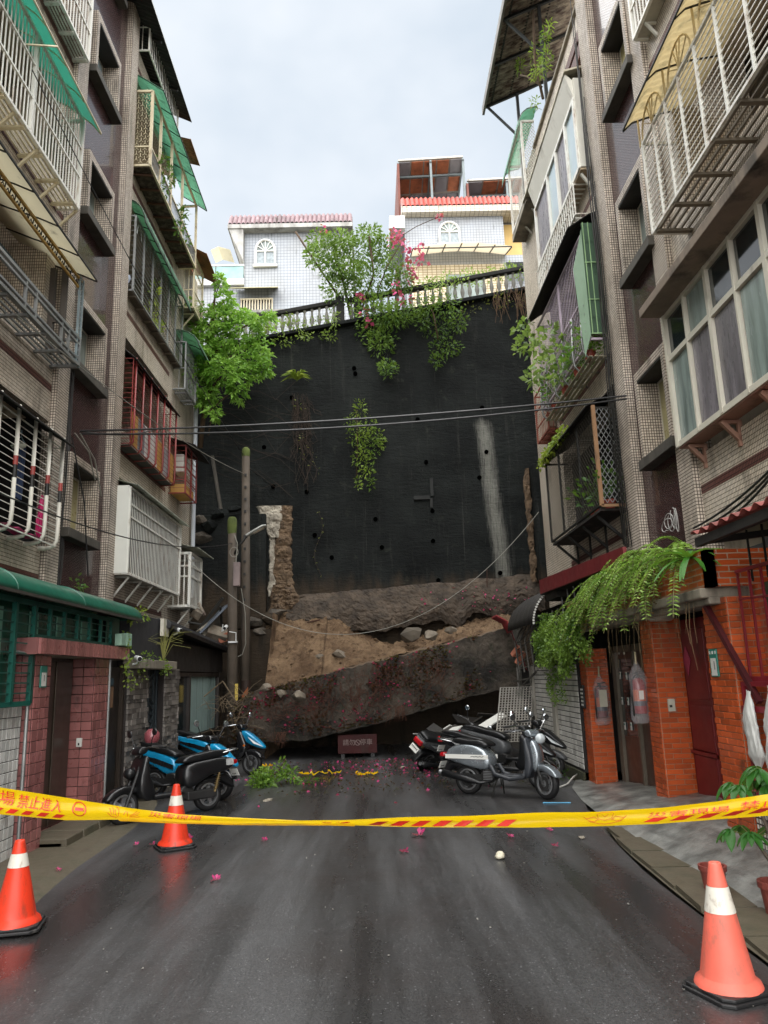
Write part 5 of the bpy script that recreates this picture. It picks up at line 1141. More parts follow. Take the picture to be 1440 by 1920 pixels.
# near right: corrugated red roof, dark fence, red rack with bags
r = thing('corrugated_roof', 'dark underside and red corrugated edge of a lean-to roof at the right edge', 'roof', (3.5, 5, 2.95))
b = corr([(4.2, 3.16), (3.6, 3.06), (3.0, 2.96)], 2.6, 6.9, 220, .022, waves=22); obj('sheet', b, mat('brick_red_sheet', '8a4038', .5, var=.2, dirt=.25), r, smooth=True, solid=.006)
b = MB(); b.bar((3.06, 2.6, 2.88), (3.06, 6.9, 2.88), .06, .08); b.bar((3.06, 6.85, 2.88), (4.2, 6.85, 3.0), .05, .06); obj('beam', b, DARKSH, r)
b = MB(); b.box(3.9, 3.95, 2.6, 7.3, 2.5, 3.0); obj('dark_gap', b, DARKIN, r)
for k in range(14): rod('iron_bar', (3.5, 3.2 + k * .28, 2.5), (3.5, 3.2 + k * .28, 2.98), .016, BLACKM, r)
wg = thing('window_grille', 'red iron window grille of thin upright bars at the right edge', 'window grille', (3.5, 6, 1.6))
RED2 = mat('dark_red_iron', '7a1c26', .4, var=.15, dirt=.1)
b = MB(); b.box(3.66, 3.9, 3, 7.0, 1.5, 2.5); obj('green_window', b, mat('green_mesh_window', '2e3a26', .5, var=.3), wg)
b = MB(); b.bar((3.48, 3, 1.62), (3.48, 7.1, 1.62), .05, .05); b.bar((3.48, 3, 2.2), (3.48, 7.1, 2.36), .02); b.bar((3.48, 3, 2.62), (3.48, 7.1, 2.62), .03); b.bar((3.48, 7.1, 1.62), (3.8, 7.1, 1.62), .05); obj('frame', b, RED2, wg)
for k in range(18): y = 7.08 - k * .22; rod('bar', (3.48, y, 1.62), (3.48, y, 2.62), .02, RED2, wg)
rk = thing('red_rack', 'red iron rack holding white plastic bags below the red grille', 'rack', (3.4, 6.5, .5))
b = MB(); b.bar((3.42, 4, 1.36), (3.42, 7.15, 1.36), .06, .05); b.bar((3.42, 7.1, .62), (3.42, 7.1, 1.6), .045); b.bar((3.42, 6.3, .62), (3.42, 6.3, 1.6), .05); b.bar((3.42, 7.1, 1.58), (3.42, 4, 1.58), .04); obj('frame', b, RED2, rk)
b = MB(); b.bar((3.33, 7.5, 2.34), (3.42, 6.85, 1.42), .05, .045); obj('diagonal_strut', b, mat('dark_maroon_strut', '46161a', .5, dirt=.2), rk)
def bag(name, label, c, w_, h_, m, seed, cat='plastic bag', group=None, top=.25):
    c = Vector(c)
    def f(u, v):
        a = u * 2 * math.pi; k = (.35 + .65 * min(1, v * 7)) * (1 - .25 * v) if v < .7 else max(top, .825 - (v - .7) * 2.4)
        n = 1 + .35 * noise_v(math.cos(a) * 2.2 + seed, math.sin(a) * 2.2, v * 4) + .22 * (hard(math.cos(a) * 2 + seed, math.sin(a) * 2, v * 3) - .5)
        return (c.x + w_ / 2 * .4 * k * n * math.cos(a) + .012 * math.sin(v * 5 + seed), c.y + w_ / 2 * k * n * math.sin(a), c.z + h_ * v + .02 * noise_v(a, v, seed))
    o = obj(name, MB().grid(40, 34, f), m, smooth=True); tag(o, label, cat, group); return o
WBAG = mat('white_plastic_bag', 'c9cac6', .35, var=.08, bmp=.3, bs=30)
bag('plastic_bag', 'long white plastic bag tied on the red rack, at the frame edge', (3.36, 6.55, .72), .26, .85, WBAG, 3, group='white plastic bags')
bag('plastic_bag', 'knotted white plastic bag on the red rack, beside the orange pier', (3.36, 6.92, .86), .22, .66, WBAG, 8, group='white plastic bags')
r = thing('tiled_planter', 'low planter ledge with maroon rim and white mosaic at the right edge', 'planter', (3.4, 6, .4))
b = MB(); b.box(3.30, 3.9, 3.0, 6.95, -.05, .62); obj('side', b, tilemat('white_mosaic_small', 'cfcac0', '3a2a28', .05, .05, .008, 0, .4, .2), r)
b = MB(); b.box(3.26, 3.9, 3.0, 7.0, .62, .68); obj('rim', b, mat('maroon_rim', '6a1f2a', .5), r, bevel=.008)
# ------------------------------------------------------------------ cones
CONEO = mat('cone_orange', 'dc3a1e', .45, var=.12, dirt=.34, dcol=(.22, .045, .025), dscale=(9, 9, 3))
CONEP = mat('cone_faded', 'e06a58', .5, var=.12, dirt=.4, dcol=(.40, .13, .09), dscale=(9, 9, 4))
CONEW = mat('cone_white_band', 'd8d4c8', .4, var=.05, dirt=.25, dcol=(.2, .12, .08), dscale=(9, 9, 6))
RUB = mat('black_rubber', '1b1b1c', .55, var=.2, dirt=.2, dcol=(.09, .085, .08), dscale=(6, 6, 6))
def cone(label, p, body, h=.66, rz=0, band=(.46, .62), wide=1.0):
    r = thing('traffic_cone', label, 'traffic cone', (0, 0, 0), 'traffic cones holding the tape line')
    R0, R1, zb = .155 * wide, .035 * wide, .045
    rad = lambda z: R0 + (R1 - R0) * (z - zb) / (h - zb)
    def seg(name, za, zc, m, o=0):
        pr = [(rad(za) + o, za)] + [(rad(za + (zc - za) * k / 6) + o, za + (zc - za) * k / 6) for k in range(1, 7)]
        return pr
    b = MB(); b.lathe([(.185 * wide, zb - .005), (.175 * wide, zb + .02), (rad(.08), .085)] + seg('', .09, band[0] * h / .66, body) , n=32); obj('lower_body', b, body, r, smooth=True)
    b = MB(); b.lathe(seg('', band[0] * h / .66 - .002, band[1] * h / .66, body, .0025), n=32); obj('white_band', b, CONEW, r, smooth=True)
    b = MB(); b.lathe(seg('', band[1] * h / .66, h, body) + [(R1 * .9, h + .008), (R1 * .6, h + .005), (R1 * .5, h - .04)], n=32); obj('tip', b, body, r, smooth=True)
    b = MB(); s = .20 * wide; c = .05
    oc = [(-s, -s + c), (-s + c, -s), (s - c, -s), (s, -s + c), (s, s - c), (s - c, s), (-s + c, s), (-s, s - c)]
    b.prism([(x, y, 0) for x, y in oc], (0, 0, .022)); b.prism([(x * .92, y * .92, .022) for x, y in oc], (0, 0, .02)); obj('base', b, RUB, r, bevel=.006)
    r.location = p; r.rotation_euler = (0, 0, rz); return r
cone('big faded orange traffic cone with a wide white band, right foreground', (onZ(1368, 1862).x, onZ(1368, 1862).y, .004), CONEP, .655, .35, (.415, .545), .97)
cone('red orange traffic cone cut by the left picture edge', (onZ(26, 1746).x, onZ(26, 1746).y, .02), CONEO, .60, .2, (.47, .57))
cone('red orange traffic cone standing before the black scooter', (onZ(328, 1590).x, onZ(328, 1590).y, .008), CONEO, .64, .5, (.45, .55))
# ------------------------------------------------------------------ barrier tape
TAPEY = polymat('tape_yellow', 'ffd814', .05, 0, .25); TAPER = mat('tape_red_print', 'c8281a', .45, var=.05)
tp = thing('barrier_tape', 'yellow warning tape with red lettering sagging across the whole alley', 'barrier tape', (0, 2.5, 1.4))
# centre line and half widths of the tape from wall to wall
TY = 2.5
top = [(-60, 1462), (0, 1475), (120, 1494), (240, 1513), (340, 1525), (440, 1530), (560, 1535), (660, 1533), (760, 1528), (880, 1526), (1000, 1521), (1120, 1520), (1240, 1513), (1340, 1502), (1440, 1488), (1500, 1478)]
bot = [(-60, 1520), (0, 1528), (120, 1540), (240, 1540), (340, 1546), (440, 1549), (560, 1549), (660, 1551), (760, 1553), (880, 1553), (1000, 1553), (1120, 1551), (1240, 1547), (1340, 1540), (1440, 1533), (1500, 1529)]
TP = [(onY(*a, TY), onY(*c, TY)) for a, c in zip(top, bot)]
def tapef(u, v):
    k = u * (len(TP) - 1); i = min(int(k), len(TP) - 2); f = k - i; f2 = f
    a = TP[i][0].lerp(TP[i + 1][0], f2); c = TP[i][1].lerp(TP[i + 1][1], f2); p = a.lerp(c, v)
    full = .105; h = (a - c).length; dep = math.sqrt(max(0, full * full - h * h)) * .5
    p.y += dep * (v - .5) + .012 * math.sin(v * 5 + u * 9) + .004 * noise_v(u * 30, v * 3, 1)
    return p
obj('band', MB().grid(150, 8, lambda u, v: tuple(tapef(u, v))), TAPEY, tp, smooth=True)
for (a_, c_, e_) in ((TP[0][0], TP[0][1], Vector((-3.77, 4.3, 1.58))), (TP[-1][0], TP[-1][1], Vector((3.42, 4.3, 1.36)))):
    a_, c_ = Vector(tapef(0 if a_ is TP[0][0] else 1, 0)), Vector(tapef(0 if a_ is TP[0][0] else 1, 1))
    obj('band', MB().grid(30, 4, lambda u, v: tuple(a_.lerp(c_, v) * (1 - u) + (e_ + Vector((0, .012 * math.sin(u * 7), (.5 - v) * .03))) * u - Vector((0, 0, .05 * math.sin(math.pi * u))))), TAPEY, tp, smooth=True)
    b = MB(); b.tube([e_ + Vector((.03 * math.cos(t), .02 * (t / 6), .03 * math.sin(t))) for t in np.linspace(0, 12, 18)], .008, 5); obj('knot', b, TAPEY, tp)
ob = MB().grid(60, 2, lambda u, v: tuple(tapef(.19 + .28 * u, .70 + .33 * v * (1 - .3 * u)) + Vector((0, -.014 - .004 * math.sin(u * 12), -.002)))); obj('folded_edge', ob, TAPEY, tp, smooth=True)
def tx(px):
    for i in range(len(top) - 1):
        if top[i][0] <= px <= top[i + 1][0]: return (i + (px - top[i][0]) / (top[i + 1][0] - top[i][0])) / (len(top) - 1)
def onTape(b, pts, off=-.0035):
    b.add([tuple(tapef(u, v) + Vector((0, off, 0))) for u, v in pts], [tuple(range(len(pts)))])
def stripes(px0, px1, n, v0, v1, slant, name='red_stripe'):
    for k in range(n):
        a = px0 + (px1 - px0) * k / n; w_ = (px1 - px0) / n * .55; b = MB()
        m_ = 5; up = [(tx(a + slant + w_ * i / m_), v0) for i in range(m_ + 1)]; lo = [(tx(a + w_ * i / m_), v1) for i in range(m_ + 1)]
        k_ = len(up); V = [tuple(tapef(u, v) + Vector((0, -.0045, 0))) for u, v in up + lo]
        b.add(V, [(i, i + 1, k_ + i + 1, k_ + i) for i in range(m_)]); obj(name, b, TAPER, tp)
stripes(-18, 125, 5, .72, .90, 12)
stripes(690, 970, 7, .48, .90, 18)
stripes(1205, 1450, 5, .55, .80, 20)
def tapetext(body, px0, px1, v0, v1, sh=0):
    me = text_mesh(body, 1.0, TAPER, 0); n = len(me.vertices); co = np.empty(n * 3, np.float32); me.vertices.foreach_get('co', co); co = co.reshape(-1, 3)
    mn, mxx = co.min(0), co.max(0)
    out = []
    for x, y, z in co:
        fx = (x - mn[0]) / (mxx[0] - mn[0]); fy = (y - mn[1]) / (mxx[1] - mn[1])
        px = px0 + (px1 - px0) * fx + sh * fy; out.append(tuple(tapef(tx(max(-59, min(1499, px))), v1 + (v0 - v1) * fy) + Vector((0, -.0045, 0))))
    me.vertices.foreach_set('co', np.array(out, np.float32).ravel()); c = Vector(out[0]); me.transform(Matrix.Translation(-c)); me.update()
    inst('lettering', me, c, tp)
tapetext('現場', -34, 26, .10, .60, 5); tapetext('禁止進入', 33, 116, .13, .64, 5)
tapetext('災害現場', 280, 378, .04, .50, 5)
tapetext('災害現場', 1212, 1362, .26, .54, 4); tapetext('禁止進', 1382, 1495, .18, .55, 4)
def ring(pxc, vc, rp, rv, th=.22):
    b = MB(); n = 28; V = []
    for k in range(n):
        a = 2 * math.pi * k / n
        for s in (1, 1 - th): V.append(tuple(tapef(tx(pxc + rp * s * math.cos(a)), vc + rv * s * math.sin(a)) + Vector((0, -.0045, 0))))
    b.add(V, [(2 * k, 2 * ((k + 1) % n), 2 * ((k + 1) % n) + 1, 2 * k + 1) for k in range(n)])
    b.add([tuple(tapef(tx(pxc + dx), vc + dv) + Vector((0, -.0047, 0))) for dx, dv in ((-8, -.07), (8, -.07), (8, .07), (-8, .07))], [(0, 1, 2, 3)])
    obj('no_entry_mark', b, TAPER, tp)
ring(151, .42, 13, .34, .14)
def emblem(pxc, vc, w_, h_, lines):
    b = MB()
    for L in lines:
        P = [tapef(tx(pxc + x * w_), vc + y * h_) + Vector((0, -.005, 0)) for x, y in L]; b.tube(P, .0007, 4)
    obj('emblem', b, TAPER, tp)
hands = [[(-1, .1), (-.8, .6), (-.5, .8)], [(-.9, -.6), (-.75, .3)], [(-.7, -.8), (-.6, .2)], [(-.55, -.5), (-.5, .2), (-.4, .6)], [(-.45, -.9), (-.3, -.5), (-.35, .5)], [(0, .2), (.1, -.4), (.25, -.3), (.2, .5)], [(.3, .7), (.6, .1), (1, -.5)], [(.4, .7), (.7, .3), (.9, 0)], [(.35, .4), (.6, -.1), (.85, -.7)], [(.5, .75), (.8, .5), (1, .35)]]
emblem(235, .42, 30, .40, hands); emblem(630, .5, 26, .3, hands)
wing = [[(-1, -.2), (-.7, .5), (-.3, .8), (0, .9), (.3, .8), (.7, .5), (1, -.2)], [(-.9, .1), (-.5, -.2), (-.3, .3)], [(.9, .1), (.5, -.2), (.3, .3)], [(-.4, -.6), (-.2, -.9), (.2, -.9), (.4, -.6), (.3, .1), (0, .35), (-.3, .1), (-.4, -.6)], [(-.8, .3), (-.5, .5), (-.35, .2)], [(.8, .3), (.5, .5), (.35, .2)], [(-.15, -.5), (0, -.1), (.15, -.5)]]
emblem(1134, .45, 40, .42, wing)
# ------------------------------------------------------------------ poles, street lamp
POLE = mat('weathered_concrete_pole', '4e453b', .8, var=.2, bmp=.2, dirt=.35, dcol=(.04, .035, .03), dscale=(3, 3, .8))
MOSS = mat('moss_cap', '4f5a2a', .95, var=.4, bmp=.6)
r = thing('utility_pole', 'tall concrete utility pole with a mossy top and step holes, left of the alley end', 'utility pole', (-3.16, 18.8, 0), 'concrete poles')
b = MB(); b.tube([(-3.13, 18.8, 0), (-3.18, 18.8, 7.55)], [.13, .10], 16); obj('shaft', b, POLE, r, smooth=True)
b = MB(); b.lathe([(.104, -.16), (.112, -.05), (.10, .04), (.05, .09), (0, .1)], (-3.18, 18.8, 7.58), 14); obj('moss_cap', b, MOSS, r, smooth=True)
sh_ = mesh('step_hole', MB().box(-.03, .03, -.012, .012, -.03, .03), BLACKM)
for k in range(11): inst('step_hole', sh_, (-3.165, 18.69 - .002 * k, 6.9 - k * .32), r)
b = MB(); b.tube([(-3.04, 18.72, 1.2), (-3.06, 18.70, 1.7)], .02, 4)
def band(px0, z0, z1, y): pass
b = MB(); b.lathe([(.133, .0), (.132, .55)], (-3.13, 18.8, 1.2), 16); o = obj('warning_band', b, mat('black_orange_band', '2a1a10', .7, var=.4), r)
b = MB(); b.prism([(-3.2, 18.662, 1.25), (-3.05, 18.662, 1.45), (-3.05, 18.662, 1.6), (-3.2, 18.662, 1.4)], (0, -.008, 0)); obj('orange_chevron', b, mat('faded_orange', '8a4a20', .7), r)
r = thing('lamp_pole', 'shorter mossy concrete pole carrying the street lamp and meter boxes', 'lamp post', (-3.36, 18.1, 0), 'concrete poles')
b = MB(); b.tube([(-3.30, 18.1, 0), (-3.38, 18.1, 5.55)], [.135, .10], 16); obj('shaft', b, POLE, r, smooth=True)
b = MB(); b.lathe([(.104, -.35), (.118, -.2), (.115, 0), (.08, .07), (0, .09)], (-3.38, 18.1, 5.6), 14); obj('moss_cap', b, MOSS, r, smooth=True)
b = MB(); b.tube([(-3.34, 18.05, 4.7), (-3.18, 18.0, 4.95), (-2.98, 17.95, 5.18)], .03, 8); obj('arm', b, BLACKM, r, smooth=True)
a0, a1 = Vector((-3.0, 17.95, 5.16)), Vector((-2.52, 17.9, 5.40)); dv = (a1 - a0).normalized(); nv_ = Vector((-dv.z, 0, dv.x))
def lampf(u, v):
    t = u; a = v * 2 * math.pi; wdt = (.06 + .10 * min(1, t * 2.2)) * (1 if t < .85 else math.sqrt(max(0, 1 - ((t - .85) / .15) ** 2)) + .001)
    return tuple(a0 + dv * (a1 - a0).length * t + Vector((0, 1, 0)) * wdt * math.cos(a) + nv_ * (.055 if math.sin(a) > 0 else .02) * math.sin(a) * (1 if t < .9 else .6))
obj('lamp_head', MB().grid(14, 18, lampf), mat('lamp_grey', 'a9aca8', .4), r, smooth=True)
b = MB(); b.obox(a0 + dv * .32 - nv_ * .025, (.28, .17, .008), Euler((0, -math.atan2(dv.z, dv.x), 0))); obj('lamp_glass', b, mat('lamp_lens', 'd2cfc2', .3), r)
b = MB(); b.box(-3.30, -3.14, 17.86, 17.98, 3.95, 4.52); obj('meter_box', b, mat('weathered_pink_box', '7f706e', .6, var=.15, dirt=.3), r, bevel=.012)
b = MB(); b.tube([(-3.30, 17.98, 5.2), (-3.22, 17.95, 5.0), (-3.24, 17.9, 4.5)], .012, 6); b.tube([(-3.3 + .1 * math.cos(a), 17.96, 4.78 + .12 * math.sin(a)) for a in np.linspace(0, 6.2, 14)], .008, 5); b.tube([(-3.12, 17.97, 3.9), (-3.02, 17.97, 3.3), (-3.0, 17.97, 2.6), (-3.08, 17.97, 2.35), (-3.18, 17.97, 2.3)], .008, 5); obj('loose_wire', b, mat('pale_wire', '86857c', .5), r)
b = MB(); b.box(-3.24, -3.17, 17.955, 17.965, 1.3, 1.68); obj('yellow_plate', b, mat('yellow_tag', 'c2a84a', .6), r)
b = MB(); b.tube([(-3.45, 18.0, 3.0), (-3.55, 17.9, 2.9), (-3.52, 17.85, 3.05)], .012, 5); b.box(-3.40, -3.2, 17.9, 18.05, 2.62, 2.66); b.tube([(-3.22, 17.9, 2.64), (-3.22, 17.9, 2.85), (-3.38, 17.9, 2.88)], .012, 5); obj('bracket', b, CAMW, r)
cctv('white camera high on the shorter concrete pole', (-3.46, 17.85, 2.98), (-3.5, 17.3, 2.8))
# ------------------------------------------------------------------ cables over the alley
def sag(a, b_, s, n=24): a, b_ = Vector(a), Vector(b_); return [a.lerp(b_, i / n) - Vector((0, 0, s * 4 * (i / n) * (1 - i / n))) for i in range(n + 1)]
def wire(label, pts, r, m, group='cables over the alley'):
    b = MB(); b.tube(pts, r, 5, cap=False); o = obj('overhead_cable', b, m, smooth=True); tag(o, label, 'cable', group)
BCAB = mat('black_cable', '18181a', .4, spec=.7)
A = onX(150, 808, -4.62); Bq = onX(1175, 742, 4.05)
wire('upper of the twin cables crossing the alley before the black wall', sag(A, Bq, .10), .016, BCAB)
wire('lower of the twin cables crossing the alley before the black wall', sag(A - Vector((0, 0, .05)), Bq - Vector((0, 0, .05)), .17), .016, BCAB)
wire('slack black cable under the twin cables along the left cages', sag(A, onX(300, 803, -4.4), .10), .014, BCAB)
wire('thin wire from the tall pole up to the left block roof', sag((-3.2, 18.75, 7.4), onX(60, 130, -4.4), .25), .008, BCAB)
wire('thin pale wire from the tall pole to the left cages', sag((-3.22, 18.72, 6.95), onX(30, 590, -4.35), .2), .008, mat('pale_wire', '86857c', .5))
wire('thin wire running from the left front canopy past the white slats to the poles', sag(onX(0, 925, -4.3), (-3.36, 18.0, 5.0), .3), .010, BCAB)
wire('pale wire drooping from the lamp pole across to the right awning', sag((-4.3, 17.4, 4.6), onX(1010, 960, 3.7), 2.2, 40), .007, mat('pale_wire', '86857c', .5))
wire('thin wire from the tall pole to the black wall', sag((-3.15, 18.75, 7.2), onY(512, 912, 20.45), .05), .006, BCAB)
for k in range(5):
    b = MB(); c = onX(1268, 975, 4.0) + Vector((0, .08 * k, .04 * (k % 2)))
    b.tube([c + Vector((0, (.05 + .035 * k) * math.cos(a + .2 * k), (.16 - .02 * k) * math.sin(a * 1.1))) for a in np.linspace(.3 + k, 5.4 + k * 1.3, 16)], .006, 5)
    if k == 0: coil = b; continue
    coil.add(b.v, b.f)
o = obj('cable_coil', coil, mat('white_cable', '9c9c98', .5)); tag(o, 'tangled coil of pale cable hanging above the ferns', 'cable coil')
for (a, c, s, lab) in ((onX(1300, 990, 3.95), onX(1445, 880, 3.95), .05, 'black cable bundle running along the right wall under the window bay'),):
    for k in range(3): wire(lab + (' top', ' middle', ' bottom')[k] + ' strand', sag(a - Vector((0, 0, .035 * k)), c - Vector((0, 0, .035 * k)), s + .03 * k), .014, BCAB)
for k, (x0, y0, x1, y1) in enumerate(((140, 812, 178, 900), (150, 812, 190, 930), (135, 820, 165, 1080))):
    wire(('short pale cable curling down the left brown strip', 'longer pale cable down the left brown strip', 'dark cable down the left pilaster to the green canopy')[k], [onX(x0, y0, -4.6), onX((x0 + x1) / 2 + 8, (y0 + y1) / 2 - 8, -4.55), onX(x1, y1, -4.6)], .012, (mat('pale_wire', '86857c', .5), MATS['pale_wire'], BCAB)[k], 'cables on the left wall')
wire('thick cable along the roots of the green canopy', sag((-4.6, 6.5, 3.1), (-4.7, 13.4, 3.1), .06), .03, BCAB, 'cables on the left wall')
# ------------------------------------------------------------------ scooters
TYRE = mat('tyre_rubber', '151516', .6, var=.2, bmp=.1)
CHROME = mat('chrome', 'c9cbcc', .15, .95, var=.05)
RIMM = mat('rim_silver', '9a9c9e', .35, .7)
SEATM = mat('seat_vinyl', '121315', .38, var=.2)
PLASB = mat('scooter_black_plastic', '131416', .42, var=.2)
ENG = mat('engine_metal', '3a3a3a', .5, .5, var=.3)
REDL = mat('red_lens', 'a3131c', .12, spec=.7, coat=.6)
CLEARL = mat('clear_lens', 'b8bfc2', .08, spec=.8, coat=.5)
MIRR = mat('mirror_glass', 'cfd6da', .06, .95, var=.02)
ORL = mat('amber_lens', 'd06a1c', .2, coat=.5)
def shell_(prof, w, inset=.16, top=None):
    """rounded shell: profile (x,z), half width w"""
    n = len(prof); cx = sum(p[0] for p in prof) / n; cz = sum(p[1] for p in prof) / n
    b = MB(); lay = [(-1, 1 - inset), (-.8, 1), (0, 1.02), (.8, 1), (1, 1 - inset)]; V = []
    for k, s in lay:
        for x, z in prof: V.append((cx + (x - cx) * s, k * w * (top(z) if top else 1), cz + (z - cz) * s))
    F = [(i * n + j, i * n + (j + 1) % n, (i + 1) * n + (j + 1) % n, (i + 1) * n + j) for i in range(len(lay) - 1) for j in range(n)]
    F += [tuple(range(n - 1, -1, -1)), tuple((len(lay) - 1) * n + j for j in range(n))]
    return b.add(V, F)
def wheel(r, name, x, rad, spokes=5):
    pass
    t = .055
    b = MB(); b.lathe([(rad - .075, -t * .7), (rad - .05, -t), (rad - .018, -t * .85), (rad - .002, -t * .4), (rad, 0), (rad - .002, t * .4), (rad - .018, t * .85), (rad - .05, t), (rad - .075, t * .7)], (x, 0, rad), 32, 'Y')
    ty = obj(name, b, TYRE, r, smooth=True)
    b = MB(); b.lathe([(rad - .06, -.045), (rad - .085, -.05), (rad - .095, -.03), (rad - .095, .03), (rad - .085, .05), (rad - .06, .045)], (x, 0, rad), 32, 'Y')
    b.lathe([(0, -.06), (.045, -.06), (.05, 0), (.045, .06), (0, .06)], (x, 0, rad), 16, 'Y')
    for k in range(spokes):
        a = 2 * math.pi * k / spokes + .3; b.bar((x + .03 * math.cos(a), 0, rad + .03 * math.sin(a)), (x + (rad - .09) * math.cos(a + .25), 0, rad + (rad - .09) * math.sin(a + .25)), .03, .05)
    obj('rim', b, RIMM, ty)
    b = MB(); b.lathe([(.05, -.065), (.095, -.065), (.095, -.06), (.05, -.06)], (x, 0, rad), 20, 'Y'); obj('brake_disc', b, ENG, ty)
def scooter(label, rear, front, style, lean=3, cat='scooter', steer=0):
    r = thing('scooter', label, cat, (0, 0, 0), 'scooters parked at the end of the alley')
    WB, R = 1.25, .215
    def O(name, mb, *a, **k):
        mb.v = [(x, y, z * .87) for x, y, z in mb.v]; return obj(name, mb, *a, **k)
    main, sec, seat = {'silver': (mat('silver_paint', '8f979d', .25, .6, coat=.6), mat('dark_grey_trim', '303338', .4), SEATM), 'black': (mat('satin_black_paint', '141517', .35, .1, coat=.3), PLASB, SEATM),
        'blue': (mat('sky_blue_paint', '0f8fc0', .22, .15, coat=.8), mat('black_paint_gloss', '141518', .25, coat=.5), SEATM), 'redtail': (mat('black_paint_gloss', '141518', .25, coat=.5), PLASB, SEATM), 'grey': (mat('dull_grey_paint', '4a4c4e', .4), PLASB, SEATM)}[style]
    wheel(r, 'rear_wheel', 0, R); wheel(r, 'front_wheel', WB, R)
    sport = style in ('blue', 'redtail', 'grey')
    # rear body under the seat
    if style == 'silver': body = [(-.36, .60), (-.30, .74), (-.12, .83), (.15, .83), (.36, .74), (.44, .58), (.42, .44), (.28, .40), (.05, .46), (-.20, .52)]
    elif style == 'black': body = [(-.42, .66), (-.38, .80), (-.1, .80), (.35, .76), (.44, .70), (.44, .40), (.30, .36), (.12, .52), (-.12, .56), (-.3, .58)]
    else: body = [(-.55, .82), (-.48, .92), (-.2, .82), (.2, .76), (.46, .66), (.46, .42), (.30, .36), (.15, .48), (-.1, .58), (-.35, .70)]
    O('rear_body', shell_(body, .165 if not sport else .14), main, r, smooth=True, sub=1)
    if style == 'silver':
        st = MB()
        for sy in (-1, 1): st.box(-.30, .40, sy * .163, sy * .169, .585, .655)
        O('white_stripe', st, PLATEW, r); st = MB()
        for sy in (-1, 1): st.tube([(.12 + .03 * k, sy * .171, .62 + .012 * (k % 2)) for k in range(8)], .005, 4)
        O('script_mark', st, INK, r)
        st = MB(); st.tube([(.42, -.15, .50), (.50, -.16, .36), (.72, -.16, .29), (.93, -.15, .33), (1.0, -.13, .5)], .035, 8); st.tube([(.42, .15, .50), (.50, .16, .36), (.72, .16, .29), (.93, .15, .33), (1.0, .13, .5)], .035, 8); O('floor_trim', st, sec, r, smooth=True)
    if style == 'blue':
        st = MB()
        for sy in (-1, 1): st.prism([(-.45, sy * .142, .78), (.1, sy * .142, .66), (.42, sy * .142, .56), (.42, sy * .142, .48), (.0, sy * .142, .6)], (0, sy * .006, 0))
        O('dark_side_panel', st, sec, r)
    if style in ('redtail', 'grey'):
        st = MB()
        for sy in (-1, 1): st.prism([(-.3, sy * .142, .80), (-.05, sy * .15, .72), (.2, sy * .15, .60), (.05, sy * .15, .66), (-.15, sy * .15, .70)], (0, sy * .008, 0))
        O('silver_flash', st, mat('silver_flash', 'b5b8ba', .3, .5), r)
    # seat
    if style == 'silver': sp = [(-.26, .83), (-.22, .93), (-.05, .92), (.08, .88), (.25, .90), (.38, .84), (.42, .76), (.1, .80)]
    elif style == 'black': sp = [(-.36, .80), (-.34, .90), (-.1, .93), (.12, .88), (.34, .88), (.46, .80), (.44, .74), (.0, .79)]
    else: sp = [(-.48, .90), (-.44, .98), (-.15, .95), (.05, .86), (.3, .84), (.48, .74), (.44, .66), (.1, .76), (-.2, .83)]
    O('seat', shell_(sp, .135, .10), seat, r, smooth=True, sub=1)
    # floor and leg shield
    O('floorboard', shell_([(.36, .36), (.40, .30), (.92, .27), (1.0, .34), (.9, .36)], .155, .06), sec if style != 'black' else PLASB, r, smooth=True, sub=1)
    if style == 'silver': ls = [(.92, .30), (1.02, .30), (1.09, .50), (1.06, .75), (1.00, .95), (.94, .96), (.97, .75), (.98, .5)]
    elif style == 'black': ls = [(.84, .30), (1.0, .26), (1.12, .42), (1.08, .66), (1.02, .95), (.94, .95), (.97, .7), (.9, .52)]
    else: ls = [(.86, .32), (1.02, .30), (1.16, .48), (1.18, .62), (1.06, .92), (.96, .95), (.98, .72), (.95, .5)]
    O('leg_shield', shell_(ls, .19 if not sport else .15, .05), sec if style in ('silver', 'blue', 'redtail') else main, r, smooth=True, sub=1)
    if sport:   # pointed front cowl over the wheel
        nose = [(.98, .92), (1.10, .96), (1.32, .78), (1.56, .55), (1.46, .53), (1.22, .62), (1.08, .70)]
        O('front_cowl', shell_(nose, .13, .25, top=lambda z: .35 + .65 * min(1, max(0, (z - .5) / .3))), main if style == 'blue' else sec, r, smooth=True, sub=1)
        for sy in (-1, 1):
            b = MB(); b.prism([(1.18, sy * .118, .80), (1.36, sy * .10, .68), (1.48, sy * .06, .585), (1.30, sy * .105, .66)], (0, sy * .012, 0)); O('headlight', b, CLEARL, r)
            b = MB(); b.lathe([(0, -.01), (.022, -.01), (.022, .01), (0, .014)], (1.12, sy * .135, .62), 10, 'Y'); O('indicator', b, ORL, r)
    else:
        if style == 'silver':
            O('front_cowl', shell_([(1.0, .92), (1.1, .92), (1.17, .72), (1.16, .5), (1.08, .36), (1.03, .5), (1.05, .75)], .12, .25), main, r, smooth=True, sub=1)
        b = MB(); b.lathe([(0, .075), (.05, .06), (.078, .03), (.085, -.02), (.05, -.06), (0, -.07)], (1.15, 0, .93 if style == 'silver' else .70), 16, 'X'); O('headlight', b, CLEARL if style == 'silver' else PLASB, r, smooth=True)
    # steering parts
    sr = []
    fd = [(WB - .27, .40), (WB - .2, .52), (WB, .56), (WB + .22, .46), (WB + .28, .32), (WB + .20, .36), (WB, .47), (WB - .16, .44)]
    sr.append(O('front_fender', shell_(fd, .085, .2), main if style != 'blue' else sec, r, smooth=True, sub=1))
